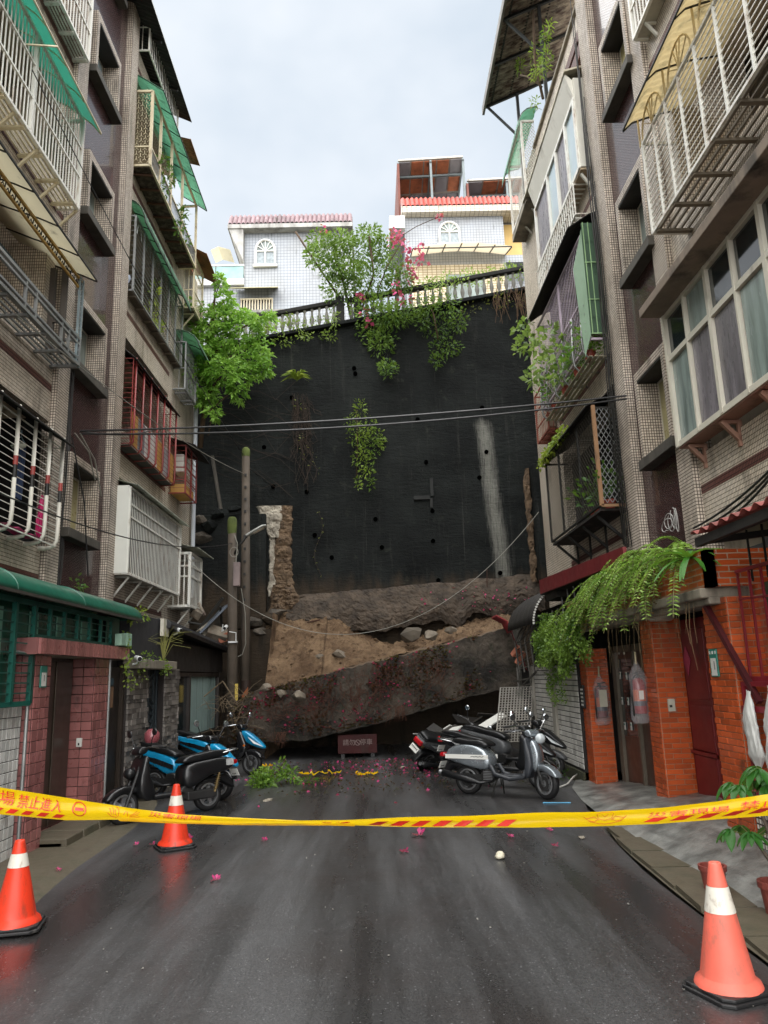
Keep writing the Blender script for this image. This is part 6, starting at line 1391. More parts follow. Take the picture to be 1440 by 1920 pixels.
    b = MB(); b.tube([(1.03, -.06, .80), (WB, -.075, R)], .022, 8); b.tube([(1.03, .06, .80), (WB, .075, R)], .022, 8); O('fork', b, ENG, r)
    b = MB(); b.tube([(1.0, 0, .9), (.98, 0, 1.02)], .03, 8); b.tube([(.86, -.36, 1.04), (.95, -.2, 1.06), (.99, 0, 1.02), (.95, .2, 1.06), (.86, .36, 1.04)], .014, 8); O('handlebar', b, CHROME if style == 'silver' else ENG, r, smooth=True)
    O('headset', shell_([(.90, 1.0), (.96, 1.09), (1.06, 1.06), (1.10, .97), (1.02, .93)], .11, .2), sec if style != 'silver' else main, r, smooth=True, sub=1)
    for sy in (-1, 1):
        b = MB(); b.tube([(.95, sy * .22, 1.06), (.84, sy * .38, 1.035)], .02, 8); O('grip', b, RUB, r)
        b = MB(); b.tube([(.99, sy * .20, 1.06), (.93, sy * .36, 1.03)], .007, 5); O('brake_lever', b, CHROME, r)
        b = MB(); b.tube([(.96, sy * .21, 1.07), (.97, sy * .27, 1.18), (.97, sy * .31, 1.24)], .007, 5); ms = O('mirror', b, CHROME if style == 'silver' else PLASB, r)
        b = MB(); b.lathe([(0, -.012), (.045, -.012), (.055, 0), (.05, .012), (0, .014)], (.97, sy * .33, 1.27), 14, 'X'); O('mirror_glass', b, MIRR if style != 'black' else PLASB, ms, smooth=False)
    # engine, exhaust, shock, fender, plate, lights, stand
    b = MB(); b.obox((.14, .03, .27), (.46, .17, .14)); b.lathe([(0, -.12), (.10, -.12), (.11, -.09), (.11, .09), (0, .1)], (.36, 0, .33), 14, 'Y'); O('engine', b, ENG, r, bevel=.02)
    fn = MB()
    for k in range(6): fn.box(.30, .44, -.135, -.12, .26 + k * .025, .27 + k * .025)
    O('cooling_grille', fn, RIMM if style == 'silver' else ENG, r)
    b = MB(); b.tube([(.42, -.10, .24), (.25, -.15, .21), (.1, -.16, .25), (-.34, -.17, .35)], [.02, .025, .055, .06], 12); O('exhaust', b, PLASB, r, smooth=True)
    b = MB(); b.tube([(-.36, -.17, .355), (-.40, -.172, .365)], .035, 12); O('exhaust_tip', b, RIMM, r)
    for sy in (.12,):
        b = MB(); b.tube([(-.05, sy, .28), (-.14, sy, .58)], .016, 8)
        for k in range(8): z = .33 + k * .028; b.lathe([(.026, -.006), (.036, 0), (.026, .006)], (-.05 - .09 * (z - .28) / .3, sy, z), 10)
        O('shock_absorber', b, mat('brass_spring', '8a7650', .4, .6), r)
    O('rear_fender', shell_([(-.34, .48), (-.30, .56), (-.1, .50), (.1, .48), (.1, .44), (-.1, .46), (-.26, .44), (-.42, .28), (-.45, .30)], .07, .1), PLASB, r, smooth=True, sub=1)
    tx0, tz0 = (-.40, .64) if style == 'silver' else ((-.43, .70) if style == 'black' else (-.50, .80))
    b = MB(); b.obox((tx0, 0, tz0), (.09, .17 if not sport else .2, .075 if not sport else .11)); O('tail_light', b, REDL, r, bevel=.02)
    b = MB(); b.obox((tx0 - .035, 0, tz0 - .17), (.008, .20, .12), Euler((0, .35, 0))); npl = O('number_plate', b, PLATEW, r, bevel=.004)
    for j in range(2):
        b = MB()
        for k in range(5 - j * 2): b.obox((tx0 - .041 + .012 * (j - .5) * 0, -.07 + .034 * k + .03 * j, tz0 - .15 - j * .045), (.006, .016, .026), Euler((0, .35, 0)))
        O('plate_marks', b, INK, npl)
    b = MB(); b.tube([(-.2, -.12, .86), (-.46, -.12, .90), (-.50, 0, .91), (-.46, .12, .90), (-.2, .12, .86)], .012, 6); O('grab_rail', b, CHROME if style in ('silver', 'black') else PLASB, r, smooth=True)
    b = MB(); b.tube([(.5, .10, .26), (.47, .20, .01)], .011, 6); b.tube([(.5, -.10, .26), (.44, -.17, .01)], .011, 6); O('stand', b, BLACKM, r)
    if style == 'black':
        for sy in (-1, 1):
            b = MB(); b.box(-.34, -.22, sy * .17, sy * .176, .66, .76); O('white_emblem', b, mat('faded_white_decal', 'a3a5a4', .4, var=.3, vs=20), r)
    if steer:
        pv = Vector((1.10, 0, 0)); rz = Matrix.Rotation(R_(steer), 3, 'Z')
        for o in list(sc.objects):
            if o.parent is r and o.name.split('.')[0] in ('front_wheel', 'front_fender', 'fork', 'handlebar', 'headset', 'grip', 'brake_lever', 'mirror') or (style == 'silver' and o.parent is r and o.name.split('.')[0] == 'headlight' and False):
                o.location = pv + rz @ (o.location - pv); o.rotation_euler = (0, 0, R_(steer))
    rear, front = Vector(rear), Vector(front); d = front - rear
    # turn the steering: fender, front wheel stay straight for parked machines
    r.location = (rear.x, rear.y, .004); r.rotation_euler = Euler((R_(lean), 0, math.atan2(d.y, d.x)), 'XYZ'); return r
scooter('silver retro scooter with a white side stripe, foremost on the right', (1.36, 11.75), (2.42, 11.05), 'silver', -3, steer=-24)
scooter('black scooter with red tail light and silver side flashes behind the silver one', (1.48, 12.7), (2.46, 11.95), 'redtail', -4)
scooter('dark grey scooter farthest back on the right, only mirrors and handlebar clear', (1.95, 13.9), (2.9, 13.15), 'grey', -4)
scooter('black boxy scooter with a cone before it, tail towards the road', (-2.36, 11.08), (-3.24, 10.2), 'black', 5)
scooter('bright blue nosed scooter right behind the black boxy one', (-3.5, 12.55), (-2.34, 12.05), 'blue', -4, steer=-8)
scooter('bright blue nosed scooter farther back, beside the left tip of the slab', (-3.56, 15.25), (-2.36, 14.95), 'blue', -3, steer=-10)
scooter('dusty dark scooter leaning over under the slab, left of the others', (.86, 15.0), (1.75, 15.85), 'grey', 36)
b = MB(); b.prism([(.70, 14.8, .66), (.95, 14.65, .66), (1.4, 15.2, .52), (1.15, 15.35, .52)], (0, 0, .02)); o = obj('broken_panel', b, mat('dusty_white_panel', '8f8f8a', .7, dirt=.4)); tag(o, 'dusty pale panel lying on the leaning scooter under the slab', 'panel')
b = MB(); b.lathe([(0, .12), (.06, .115), (.11, .06), (.12, -.03), (.09, -.08)], (-3.42, 12.0, .95), 16); o = obj('helmet', b, mat('red_grey_helmet', '8a4a50', .3, coat=.4), smooth=True); tag(o, 'dusty red helmet hung behind the black boxy scooter', 'helmet')
# ------------------------------------------------------------------ red sign and wreckage under the slab
DIMW = mat('shade_dimmed_lettering', '7a6a66', .6)  # white lettering, darkened in colour for the shade under the slab
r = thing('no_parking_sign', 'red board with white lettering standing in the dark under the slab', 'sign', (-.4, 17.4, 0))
b = MB(); b.box(-.85, .02, 17.38, 17.44, .10, .50); obj('board', b, mat('shade_darkened_red', '360808', .8, dirt=.15), r, bevel=.01)  # board red darkened in the colour for the same shade
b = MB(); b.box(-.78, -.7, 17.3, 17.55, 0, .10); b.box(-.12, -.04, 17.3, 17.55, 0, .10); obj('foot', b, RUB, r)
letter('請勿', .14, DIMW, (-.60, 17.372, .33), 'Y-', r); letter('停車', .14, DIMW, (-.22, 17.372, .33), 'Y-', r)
b = MB(); b.lathe([(.062, 0), (.05, 0), (.05, -.006), (.062, -.006), (.062, 0)], (-.41, 17.375, .33), 20, 'Y'); b.bar((-.45, 17.37, .37), (-.37, 17.37, .29), .012); obj('prohibition_ring', b, DIMW, r)
gl = thing('grille_panel', 'torn grey louvre grille leaning under the right end of the slab', 'grille', (2.8, 15.3, .3))
for i in range(22):
    t = i / 21; rod('slat', Vector((2.3, 15.0, .45)).lerp(Vector((2.55, 15.6, 1.45)), t), Vector((2.95, 15.0, .45)).lerp(Vector((3.2, 15.6, 1.45)), t), .016, mat('pale_grille', '8e8a82', .6, dirt=.3), gl)
for i in range(12):
    t = i / 11; rod('stile', Vector((2.3, 15.02, .45)).lerp(Vector((2.95, 15.02, .45)), t), Vector((2.55, 15.62, 1.45)).lerp(Vector((3.2, 15.62, 1.45)), t), .02, MATS['pale_grille'], gl)
WRK = mat('dusty_shade_board', '34302b', .85, var=.3, dirt=.4)  # board colour also darkened to paint the shade under the slab
wr = thing('wreckage', 'splintered boards and sheets piled under the right half of the slab', 'wreckage', (2, 16, 0), None)
rn = random.Random(3)
for k in range(22):
    x, y = rn.uniform(1.0, 3.2), rn.uniform(15.4, 17.6); h = max(.2, .25 + .32 * (x - .6) * rn.uniform(.4, 1)); b = MB()
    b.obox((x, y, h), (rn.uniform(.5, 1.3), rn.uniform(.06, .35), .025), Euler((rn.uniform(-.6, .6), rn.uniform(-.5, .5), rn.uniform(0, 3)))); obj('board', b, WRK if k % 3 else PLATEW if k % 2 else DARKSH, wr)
wl_ = thing('roof_wreckage', 'broken awning frames and concrete lumps heaped on the left front roof below the poles', 'wreckage', (-4, 18.4, 2.7))
for k, (px, py, sx, sy_, sz, ry) in enumerate(((398, 1162, .95, .5, .05, -.8), (392, 1155, .07, .07, 1.1, .6), (415, 1160, .05, .05, .7, -.25), (405, 1190, .5, .3, .3, .3), (385, 1185, .3, .3, .2, .9), (372, 1170, .5, .05, .05, .2), (420, 1195, .3, .2, .12, -.3), (368, 1150, .25, .2, .2, .5), (378, 1142, .35, .06, .06, 1.1))):
    p = onY(px, py, 18.4); b = MB(); m_ = (mat('slate_awning_piece', '5a636e', .5), BLACKM, BLACKM, SCAR, CONC, BLACKM, mat('salmon_splinter', 'b07058', .8), SCAR, RUST)[k]; b.obox(p, (sx, sy_, sz), Euler((.3 * k, ry, .4))); obj('piece', b, m_, wl_, bevel=.01)
# ------------------------------------------------------------------ white houses on the hill
def rooftiles(parent, x0, x1, y, z0, z1, m, n, rows, depth):
    q = MB()
    L = math.hypot(z1 - z0, depth) / rows * 1.15; q.grid(6, 1, lambda u, v: ((u - .5) * (x1 - x0) / n * 1.02, -L * (v - .5), .09 * math.sin(math.pi * u) - .02 * v))
    me = mesh('roof_tile', q, m, smooth=True); an = math.atan2(z1 - z0, depth)
    for r in range(rows):
        for i in range(n):
            t = (r + .5) / rows; inst('roof_tile', me, (x0 + (x1 - x0) * (i + .5) / n, y + depth * t, z0 + (z1 - z0) * t + .03 * (1 - r * .1)), parent, (an, 0, 0))
def archwin(parent, x0, x1, z0, z1, y, curtain):
    w = obj('arched_window', MB().box(x0, x1, y - .02, y + .05, z0, z0 + (z1 - z0) * .55), curtain, parent); cx, rr = (x0 + x1) / 2, (x1 - x0) / 2; zc = z0 + (z1 - z0) * .55
    b = MB(); n = 12; hz = z1 - zc
    b.poly([(cx + rr * math.cos(math.pi * k / n), y - .02, zc + hz * math.sin(math.pi * k / n)) for k in range(n + 1)]); obj('fanlight', b, GLASSM, w)
    b = MB(); fr = [(x0, y - .05, z0)] + [(cx - rr * math.cos(math.pi * k / n), y - .05, zc + hz * math.sin(math.pi * k / n)) for k in range(n + 1)] + [(x1, y - .05, z0), (x0, y - .05, z0)]
    b.tube(fr, .055, 6)
    for k in range(1, 6): a = math.pi * k / 6; b.bar((cx, y - .05, zc), (cx + rr * math.cos(a), y - .05, zc + hz * math.sin(a)), .03)
    b.bar((x0, y - .05, zc), (x1, y - .05, zc), .05); b.bar((cx, y - .05, z0), (cx, y - .05, zc), .06); b.box(x0 - .1, x1 + .1, y - .12, y, z0 - .1, z0); obj('frame', b, PLATEW, w)
BLINDS = mat('grey_blinds', '8e979c', .6, var=.25, vs=8)
h1 = thing('house', 'white tiled house with faded red grey roof tiles and one arched window, left on hill', 'house', (-2.5, 29, 12))
b = MB(); b.box(-4.86, -.45, 28, 36, 11, 19.82); obj('wall', b, WHITET, h1)
b = MB(); b.box(-5.5, -.40, 27.6, 36, 19.80, 19.98); b.prism([(-5.46, 27.65, 19.8), (-4.87, 27.65, 19.8), (-4.87, 27.65, 18.4)], (0, 7, 0)); eave = obj('eave', b, mat('stained_white_eave', 'a9a8a4', .75, dirt=.45, dcol=(.12, .11, .1)), h1)
rf = obj('roof', MB().prism([(-5.5, 27.66, 19.98), (-5.5, 28.06, 20.52), (-5.5, 36, 20.52), (-5.5, 36, 19.98)], (5.1, 0, 0)), mat('roof_underlay', '6e6262', .8), h1)
rooftiles(rf, -5.5, -.42, 27.66, 20.0, 20.55, mat('faded_red_grey_tile', '7a6468', .6, var=.25, obvar=.2, dirt=.2), 28, 3, .35)
archwin(h1, -4.40, -3.61, 18.32, 19.45, 27.98, BLINDS)
b = MB(); b.box(-6.9, -4.87, 27.9, 30, 17.45, 17.72); b.box(-6.9, -4.87, 27.9, 28.0, 18.28, 18.36); bal = obj('balcony', b, mat('white_band_wall', 'c9cacb', .6, dirt=.25, dcol=(.25, .25, .25)), h1)
b = MB(); b.box(-6.85, -4.9, 27.93, 27.96, 17.72, 18.28); obj('glass_rail', b, mat('pale_teal_glass', '7fa9a8', .15, spec=.7), bal)
b = MB(); b.box(-7, -4.87, 28.1, 30, 11, 17.45); obj('wall', b, WHITET, h1)
obj('cream_awning', corr([(-6.3, 19.2), (-6.0, 19.36), (-5.5, 19.2), (-5.25, 18.4)], 28.2, 29.2, 12, 0), CREAMP, h1, solid=.01)
b = MB(); b.box(-5.0, -3.7, 27.94, 28.0, 15.9, 16.75); w = obj('barred_window', b, GLASSD, h1); b = MB()
for k in range(12): b.bar((-4.95 + k * .113, 27.85, 15.9), (-4.95 + k * .113, 27.85, 16.75), .05)
for z in (15.9, 16.75): b.bar((-5, 27.85, z), (-3.68, 27.85, z), .06)
obj('bars', b, CREAMM, w); obj('awning', MB().prism([(-5.2, 28, 17.3), (-5.3, 27.3, 16.95), (-3.4, 27.3, 16.95), (-3.5, 28, 17.3)], (0, 0, .03)), mat('olive_cream_awning', 'a8a27c', .5, var=.2), w)
def balustrade(name, label, x0, x1, y, zf, h, n, m, mr, cat='balustrade', posts=()):
    r = thing(name, label, cat, ((x0 + x1) / 2, y, zf((x0 + x1) / 2)))
    q = MB(); q.lathe([(.05, 0), (.05, .06), (.03, .1), (.03, .14), (.06, .26), (.065, .34), (.03, .52), (.028, .58), (.05, .64), (.05, h)], n=8); me = mesh('baluster', q, m, smooth=True)
    for i in range(n): x = x0 + (x1 - x0) * (i + .5) / n; inst('baluster', me, (x, y, zf(x)), r)
    obj('handrail', MB().prism([(x0, y - .1, zf(x0) + h), (x1, y - .1, zf(x1) + h), (x1, y - .1, zf(x1) + h + .13), (x0, y - .1, zf(x0) + h + .13)], (0, .2, 0)), mr, r, bevel=.02)
    for x in posts: obj('post', MB().box(x - .12, x + .12, y - .13, y + .13, zf(x) - .05, zf(x) + h + .22), mr, r, bevel=.015)
    return r
WBAL = mat('weathered_white_baluster', '7b7b74', .8, dirt=.6, dcol=(.16, .15, .13), dscale=(3, 3, 2)); BRAIL = mat('black_mouldy_rail', '1b1b18', .85, var=.4, bmp=.4)
balustrade('balustrade', 'stone balustrade with black mouldy handrail on the retaining wall, left half to the black post', -5.6, -.8, 20.6, lambda x: wtop(x) + .12, .68, 22, WBAL, BRAIL, posts=(-.72, -5.5))
balustrade('balustrade', 'stone balustrade overgrown with creepers on the retaining wall, right half', -.5, 6.4, 20.6, lambda x: wtop(x) + .12, .66, 31, WBAL, BRAIL, posts=(-.2,))
balustrade('balustrade', 'white balustrade of the left white house behind the bright green tree', -6.4, -2.6, 26.5, lambda x: 14.75, .66, 17, WBAL, mat('grey_capping', '8f8d88', .8, dirt=.4))
b = MB(); b.box(-6.6, -2.4, 26.4, 26.7, 10.5, 14.74); o = obj('garden_wall', b, WHITET); tag(o, 'white garden wall carrying the small balustrade before the left house', 'wall')
h2 = thing('house', 'white tiled house with bright red roof edge and an arched window, right on the hill', 'house', (4, 31, 12))
b = MB(); b.box(1.87, 6.3, 30, 38, 11, 21.75); obj('wall', b, WHITET, h2)
b = MB(); b.box(6.3, 9.5, 30.6, 38, 11, 21.75); obj('wall', b, WHITET, h2)
b = MB(); b.box(1.75, 9.6, 29.6, 38, 21.72, 22.02); obj('eave', b, tilemat('eave_tile', 'cfc9bc', '857e74', .2, .12, .012, 0, .5, .06, dirt=.2), h2)
rf = obj('roof', MB().prism([(1.75, 29.64, 22.02), (1.75, 30.04, 22.55), (1.75, 38, 22.55), (1.75, 38, 22.02)], (7.85, 0, 0)), mat('roof_underlay', '6e6262', .8), h2)
rooftiles(rf, 1.75, 9.5, 29.64, 22.03, 22.60, mat('bright_red_tile', '9a4238', .5, var=.2, obvar=.15), 38, 3, .35)
archwin(h2, 3.42, 4.30, 20.35, 21.42, 29.98, BLINDS)
b = MB(); b.box(6.35, 8.2, 30.5, 30.58, 19.95, 21.6); obj('cream_shutter', b, mat('cream_roller_shutter', 'c9a866', .6, var=.08), h2)
b = MB(); b.box(6.2, 9, 30.2, 30.6, 19.55, 19.9); b.box(6.2, 9, 30.2, 30.3, 19.0, 19.2); obj('balcony', b, WHITET, h2)
b = MB(); b.box(1.2, 1.87, 29.5, 33, 20.9, 21.5); obj('side_block', b, mat('white_band_wall', 'c9cacb', .6), h2)
obj('cream_awning', MB().grid(10, 3, lambda u, v: (2.1 + 4.2 * u, 28.6 + 1.4 * v, 19.35 + .35 * math.sin(math.pi * u) * .6 + .45 * v)), polymat('warm_cream_sheet', 'efe6d2', .15, .2), h2, solid=.01)
b = MB()
for k in range(7): b.bar((2.1 + .7 * k, 28.62, 19.32 + .21 * math.sin(math.pi * k / 6)), (2.1 + .7 * k, 29.98, 19.8 + .21 * math.sin(math.pi * k / 6)), .04)
b.bar((2.1, 28.6, 19.33), (6.3, 28.6, 19.33), .04); obj('awning_rib', b, BLACKM, h2)
b = MB(); b.box(2.1, 6.2, 29.9, 29.98, 15, 19.3); obj('tan_tile_wall', b, tilemat('tan_tile', 'd8cdb4', '8a744c', .2, .12, .012, 0, .4, .08, dirt=.1), h2)
b = MB(); b.box(3.6, 5.2, 29.85, 29.9, 17.6, 18.8); obj('window_dark', b, GLASSM, h2)
sh1 = thing('roof_shed', 'tall open iron shed with rusty orange ceiling boards on the right hill house', 'roof shed', (3.2, 31, 22.6))
def shed(r, x0, x1, y0, y1, zb, zf, zk):
    b = MB(); b.prism([(x0, y0, zf), (x1, y0, zf + .15), (x1, y1, zk + .15), (x0, y1, zk)], (0, 0, .08)); obj('roof', b, mat('pale_sheet_roof', 'b9b6ae', .6, dirt=.2), r)
    nb, nl = 5, 6
    for i in range(nb):
        for j in range(nl):
            u0, u1, v0, v1 = i / nb + .01, (i + 1) / nb - .01, j / nl + .012, (j + 1) / nl - .012
            P = [(x0 + (x1 - x0) * u, y0 + (y1 - y0) * v, zf + (zk - zf) * v + .15 * u - .05) for u, v in ((u0, v0), (u1, v0), (u1, v1), (u0, v1))]
            q = MB(); q.prism(P, (0, 0, .02)); obj('ceiling_board', q, mat('rust_orange_board', 'b06a48', .7, var=.3, vs=3, dirt=.25) if (j < 2 or i == 0) and (i * 7 + j * 3) % 4 else mat('grey_ceiling_board', '8f8d92', .7, var=.15), r)
    for u in (0, .5, 1): rod('post', (x0 + (x1 - x0) * u, y0 + .1, zb), (x0 + (x1 - x0) * u, y0 + .1, zf + .15 * u - .05), .10, mat('grey_green_iron', '707a7c', .5), r); rod('beam', (x0 + (x1 - x0) * u, y0, zf - .1 + .15 * u), (x0 + (x1 - x0) * u, y1, zk - .1 + .15 * u), .08, MATS['grey_green_iron'], r)
    rod('beam', (x0, y0 + .8, zf - .3), (x1, y0 + .8, zf - .18), .09, MATS['grey_green_iron'], r)
    q = MB(); q.box(x0 - .05, x0 + .05, y0, y1, zb - 1, zf - .1); obj('side_sheet', q, mat('rust_side_sheet', '6a3a2e', .7, var=.2), r)
shed(sh1, 1.72, 4.72, 30.3, 36, 22.5, 24.85, 23.6)
sh2 = thing('roof_shed', 'lower open iron shed right of the tall one on the right hill house', 'roof shed', (6, 31, 22.6))
shed(sh2, 4.85, 8.5, 30.3, 36, 22.5, 23.75, 23.2)
# ------------------------------------------------------------------ plants
def clump(blobs, dens, up=.3):
    """points and outward directions in a union of ellipsoids (cx,cy,cz,rx,ry,rz)"""
    C = []; D = []
    for (cx, cy, cz, rx, ry, rz) in blobs:
        n = int(dens * (rx * ry * rz) ** (1 / 1.5)) + 4
        v = nr.normal(size=(n, 3)); v /= np.linalg.norm(v, axis=1, keepdims=True); rad = nr.rand(n, 1) ** .45
        p = v * rad; C.append(p * np.array([rx, ry, rz]) + np.array([cx, cy, cz])); D.append(v * .8 + nr.normal(size=(n, 3)) * .45 + np.array([0, 0, up]))
    return np.concatenate(C), np.concatenate(D)
def blobs_px(pts, Y, ry=.35):
    out = []
    for (px, py, rpx, rpy) in pts:
        y = Y + rnd.uniform(-.3, .3); p = onY(px, py, y); k = y / FPX; out.append((p.x, p.y, p.z, rpx * k, ry, rpy * k))
    return out
def plant(name, label, cat, blobs, dens, size, lm, stems=(), stemm=None, base=None, wid=.45, droop=.2, group=None, up=.3, vary=True, flowers=None):
    base = base or blobs[0][:3]; r = thing(name, label, cat, base, group)
    C, D = clump(blobs, dens, up)
    # clumps of lighter and darker leaves
    val = np.array([.5 + .5 * noise_v(c[0] * 2.4, c[1] * 2.4, c[2] * 2.4) * 1.6 for c in C]) if vary else None
    leaves('foliage', C, D, size, lm, r, wid=wid, droop=droop, val=val)
    if stems:
        for pts, rad in stems:
            b = MB(); b.tube(pts, rad, 6); obj('stem', b, stemm or WOODY, r, smooth=True)
    if flowers is not None:
        leaves('flowers', flowers[0], flowers[1], flowers[2], BOUG, r, wid=.9, droop=.1)
    return r
WOODY = mat('woody_stem', '4a3a28', .9, var=.3, bmp=.3)
BOUG = leafmat('magenta_bract', 'a01858', 'd24a88', trans=.3)
# bright tree at the left end
tp_ = [(400, 600, 45, 40), (440, 640, 50, 38), (385, 660, 40, 45), (420, 700, 48, 34), (470, 690, 36, 30), (390, 740, 32, 30), (360, 610, 25, 30), (425, 565, 20, 30), (415, 532, 9, 22), (490, 655, 22, 26), (480, 610, 24, 18), (445, 735, 22, 20), (500, 690, 16, 14), (370, 700, 20, 40), (455, 600, 26, 22), (505, 600, 18, 10), (400, 775, 14, 14), (360, 580, 14, 14)]
bl = blobs_px(tp_, 18.9, .5)
r = thing('tree', 'bright green leafy tree rising at the far left corner before the black wall', 'tree', (-4.3, 19.4, 8))
b = MB(); b.tube([(-4.6, 19.8, 8.0), (-4.4, 19.5, 9.5), (-4.2, 19.2, 10.8), (-4.1, 19.0, 12.2), (-4.08, 18.95, 13.0)], [.07, .06, .045, .025, .01], 8); obj('trunk', b, WOODY, r, smooth=True)
rosC, rosD = [], []
for (cx, cy, cz, rx, ry, rz) in bl:
    q0 = Vector((-4.25, 19.2, min(11.8, cz - .4))); b = MB(); b.tube([q0, q0.lerp(Vector((cx, cy, cz)), .6) + Vector((0, 0, .1)), (cx, cy, cz + .1)], [.025, .016, .006], 5); obj('limb', b, WOODY, r)
    for _ in range(int(80 * (rx * rz) / .25) + 8):
        v = nr.normal(size=3); v /= np.linalg.norm(v); c = np.array([cx, cy, cz]) + v * np.array([rx, ry, rz]) * nr.rand() ** .4
        ax = v * .6 + np.array([0, -.2, .6])
        for a in range(9):
            th = a * 2.4; e1 = np.cross(ax, [.3, .9, .2]); e1 /= np.linalg.norm(e1); e2 = np.cross(ax, e1); e2 /= np.linalg.norm(e2)
            rosC.append(c + nr.normal(size=3) * .02); rosD.append(ax * .55 + (e1 * math.cos(th) + e2 * math.sin(th)) * .9)
rosC = np.array(rosC); val = np.array([.55 + .7 * noise_v(c[0] * 1.8, c[1] * 1.8, c[2] * 1.8) for c in rosC])
leaves('foliage', rosC, np.array(rosD), .135, LEAF3, r, wid=.42, droop=.25, val=val)
# bougainvillea over the wall
bp = [(620, 470, 40, 32), (670, 470, 50, 36), (690, 520, 60, 40), (640, 540, 45, 36), (720, 470, 34, 34), (750, 520, 32, 40), (700, 580, 50, 36), (740, 590, 40, 30), (660, 505, 40, 26), (600, 450, 26, 18), (585, 480, 16, 26), (715, 640, 34, 34), (728, 690, 20, 16), (690, 440, 30, 20), (690, 620, 30, 26), (620, 500, 26, 30), (640, 450, 30, 20)]
bl = blobs_px(bp, 20.25, .4)
fl = [(740, 440, 16, 14), (757, 470, 14, 18), (770, 500, 14, 22), (792, 490, 10, 16), (770, 520, 14, 16), (676, 555, 9, 8), (682, 590, 8, 10), (760, 560, 14, 8), (745, 540, 10, 12), (690, 605, 8, 6), (605, 430, 6, 5), (790, 470, 12, 8), (735, 455, 10, 10), (752, 448, 8, 8)]
C1, D1 = clump(blobs_px(fl, 20.0, .2), 420)
dens = 2100
plant('bougainvillea', 'tall bougainvillea with magenta bracts climbing over the middle of the retaining wall', 'bougainvillea', bl, dens, .12, leafmat('boug_leaf', '3a5a24', '7a9a44'), stems=[(((-.4, 20.8, 12.2), (-.6, 20.4, 13.2), (-.9, 20.3, 14.2)), .04), (((-.2, 20.8, 12.2), (.3, 20.3, 13.4), (.2, 20.2, 14.6)), .035), (((-.6, 20.6, 12.6), (-1.4, 20.3, 13.8), (-2.0, 20.2, 14.8)), .03), (((.2, 20.5, 12.4), (.7, 20.2, 13.6), (1.2, 20.1, 14.4)), .02)], base=(-.2, 20.7, 12.2), flowers=(C1, D1, .12))
p = onY(823, 406, 20.1); C1, D1 = clump([(p.x, p.y, p.z, .09, .07, .06)], 3000)
r = thing('bougainvillea', 'single magenta bougainvillea tip standing up against the red roof edge', 'bougainvillea', p); leaves('flowers', C1, D1, .11, BOUG, r, wid=.9); b = MB(); b.tube([p, onY(780, 425, 20.2), onY(740, 450, 20.3)], .012, 5); obj('stem', b, WOODY, r)
bl = blobs_px([(830, 570, 40, 24), (820, 610, 42, 34), (835, 650, 34, 26), (800, 570, 30, 22), (860, 600, 22, 26), (818, 675, 16, 14), (790, 600, 16, 20), (770, 585, 20, 16)], 20.1, .25)
plant('creeper', 'dark green bushy creeper hanging over the wall top right of the bougainvillea', 'creeper', bl, 1500, .11, leafmat('creeper_leaf', '2f4c1c', '5f8034'), stems=[(((1.9, 20.6, 12.6), (2.0, 20.1, 12.0), (2.1, 20.1, 11.2)), .02)])
bl = blobs_px([(800 + 20 * k, 533 - 3.2 * k + (k % 2) * 6, 20, 11 + (k % 3) * 4) for k in range(10)], 20.6, .3)
C1, D1 = clump(blobs_px([(905 + 25 * k, 555, 12, 8) for k in range(3)], 20.4, .2), 300)
plant('creeper', 'pale green hedge of creeper along the right balustrade handrail', 'creeper', bl, 1300, .10, leafmat('pale_creeper', '66853a', 'a4bd68', trans=.4), up=.6)
bl = blobs_px([(905, 570, 30, 12), (940, 560, 20, 20), (970, 560, 14, 26), (960, 590, 12, 16), (880, 580, 20, 12)], 20.35, .15)
r = plant('creeper', 'half dry brownish creeper strands hanging at the right end of the wall top', 'creeper', bl, 520, .09, leafmat('half_dry_leaf', '5a4a2a', '6f8038'))
rn = random.Random(5)
b = MB()
for k in range(40):
    p = onY(rn.uniform(925, 985), rn.uniform(535, 560), 20.3); L = rn.uniform(.3, .9); b.tube([p, p + Vector((rn.uniform(-.1, .1), -.05, -L * .5)), p + Vector((rn.uniform(-.15, .15), 0, -L))], .008, 4)
obj('dry_strands', b, mat('dry_strand', '5a4632', .9), r, kind='stuff')
bl = blobs_px([(480, 625, 22, 12), (520, 615, 24, 14), (560, 610, 20, 16), (600, 610, 24, 18), (625, 595, 12, 22), (500, 605, 14, 22), (545, 600, 10, 18), (615, 630, 22, 12), (570, 630, 22, 9), (455, 640, 20, 14), (530, 640, 26, 8)], 20.35, .2)
plant('creeper', 'loose straggling creeper through the left balustrade', 'creeper', bl, 1300, .10, leafmat('pale_creeper2', '55702c', '8aa04c'))
bl = blobs_px([(675, 765, 14, 18), (690, 800, 24, 24), (670, 815, 24, 24), (695, 835, 26, 24), (680, 855, 24, 22), (690, 880, 16, 18), (672, 905, 7, 14), (705, 820, 20, 20), (697, 905, 6, 14), (655, 790, 10, 16), (715, 830, 10, 10)], 20.2, .22)
plant('hanging_creeper', 'isolated green creeper hanging in the middle of the black wall under the twin cables', 'creeper', bl, 1250, .095, leafmat('wall_creeper', '4a6a22', '8aa23e'), stems=[(((-.3, 20.4, 9.2), (-.3, 20.25, 8.2), (-.35, 20.3, 7.2)), .012)])
p = onY(557, 712, 20.3); r = thing('fern', 'yellowish fern tuft growing from the black wall left of centre', 'fern', p)
def frond_pts(p, d, L, droop, n=26):
    d = Vector(d).normalized(); out = []
    for i in range(n): t = i / (n - 1); out.append(Vector(p) + d * L * t + Vector((0, 0, -droop * L * t * t)))
    return out
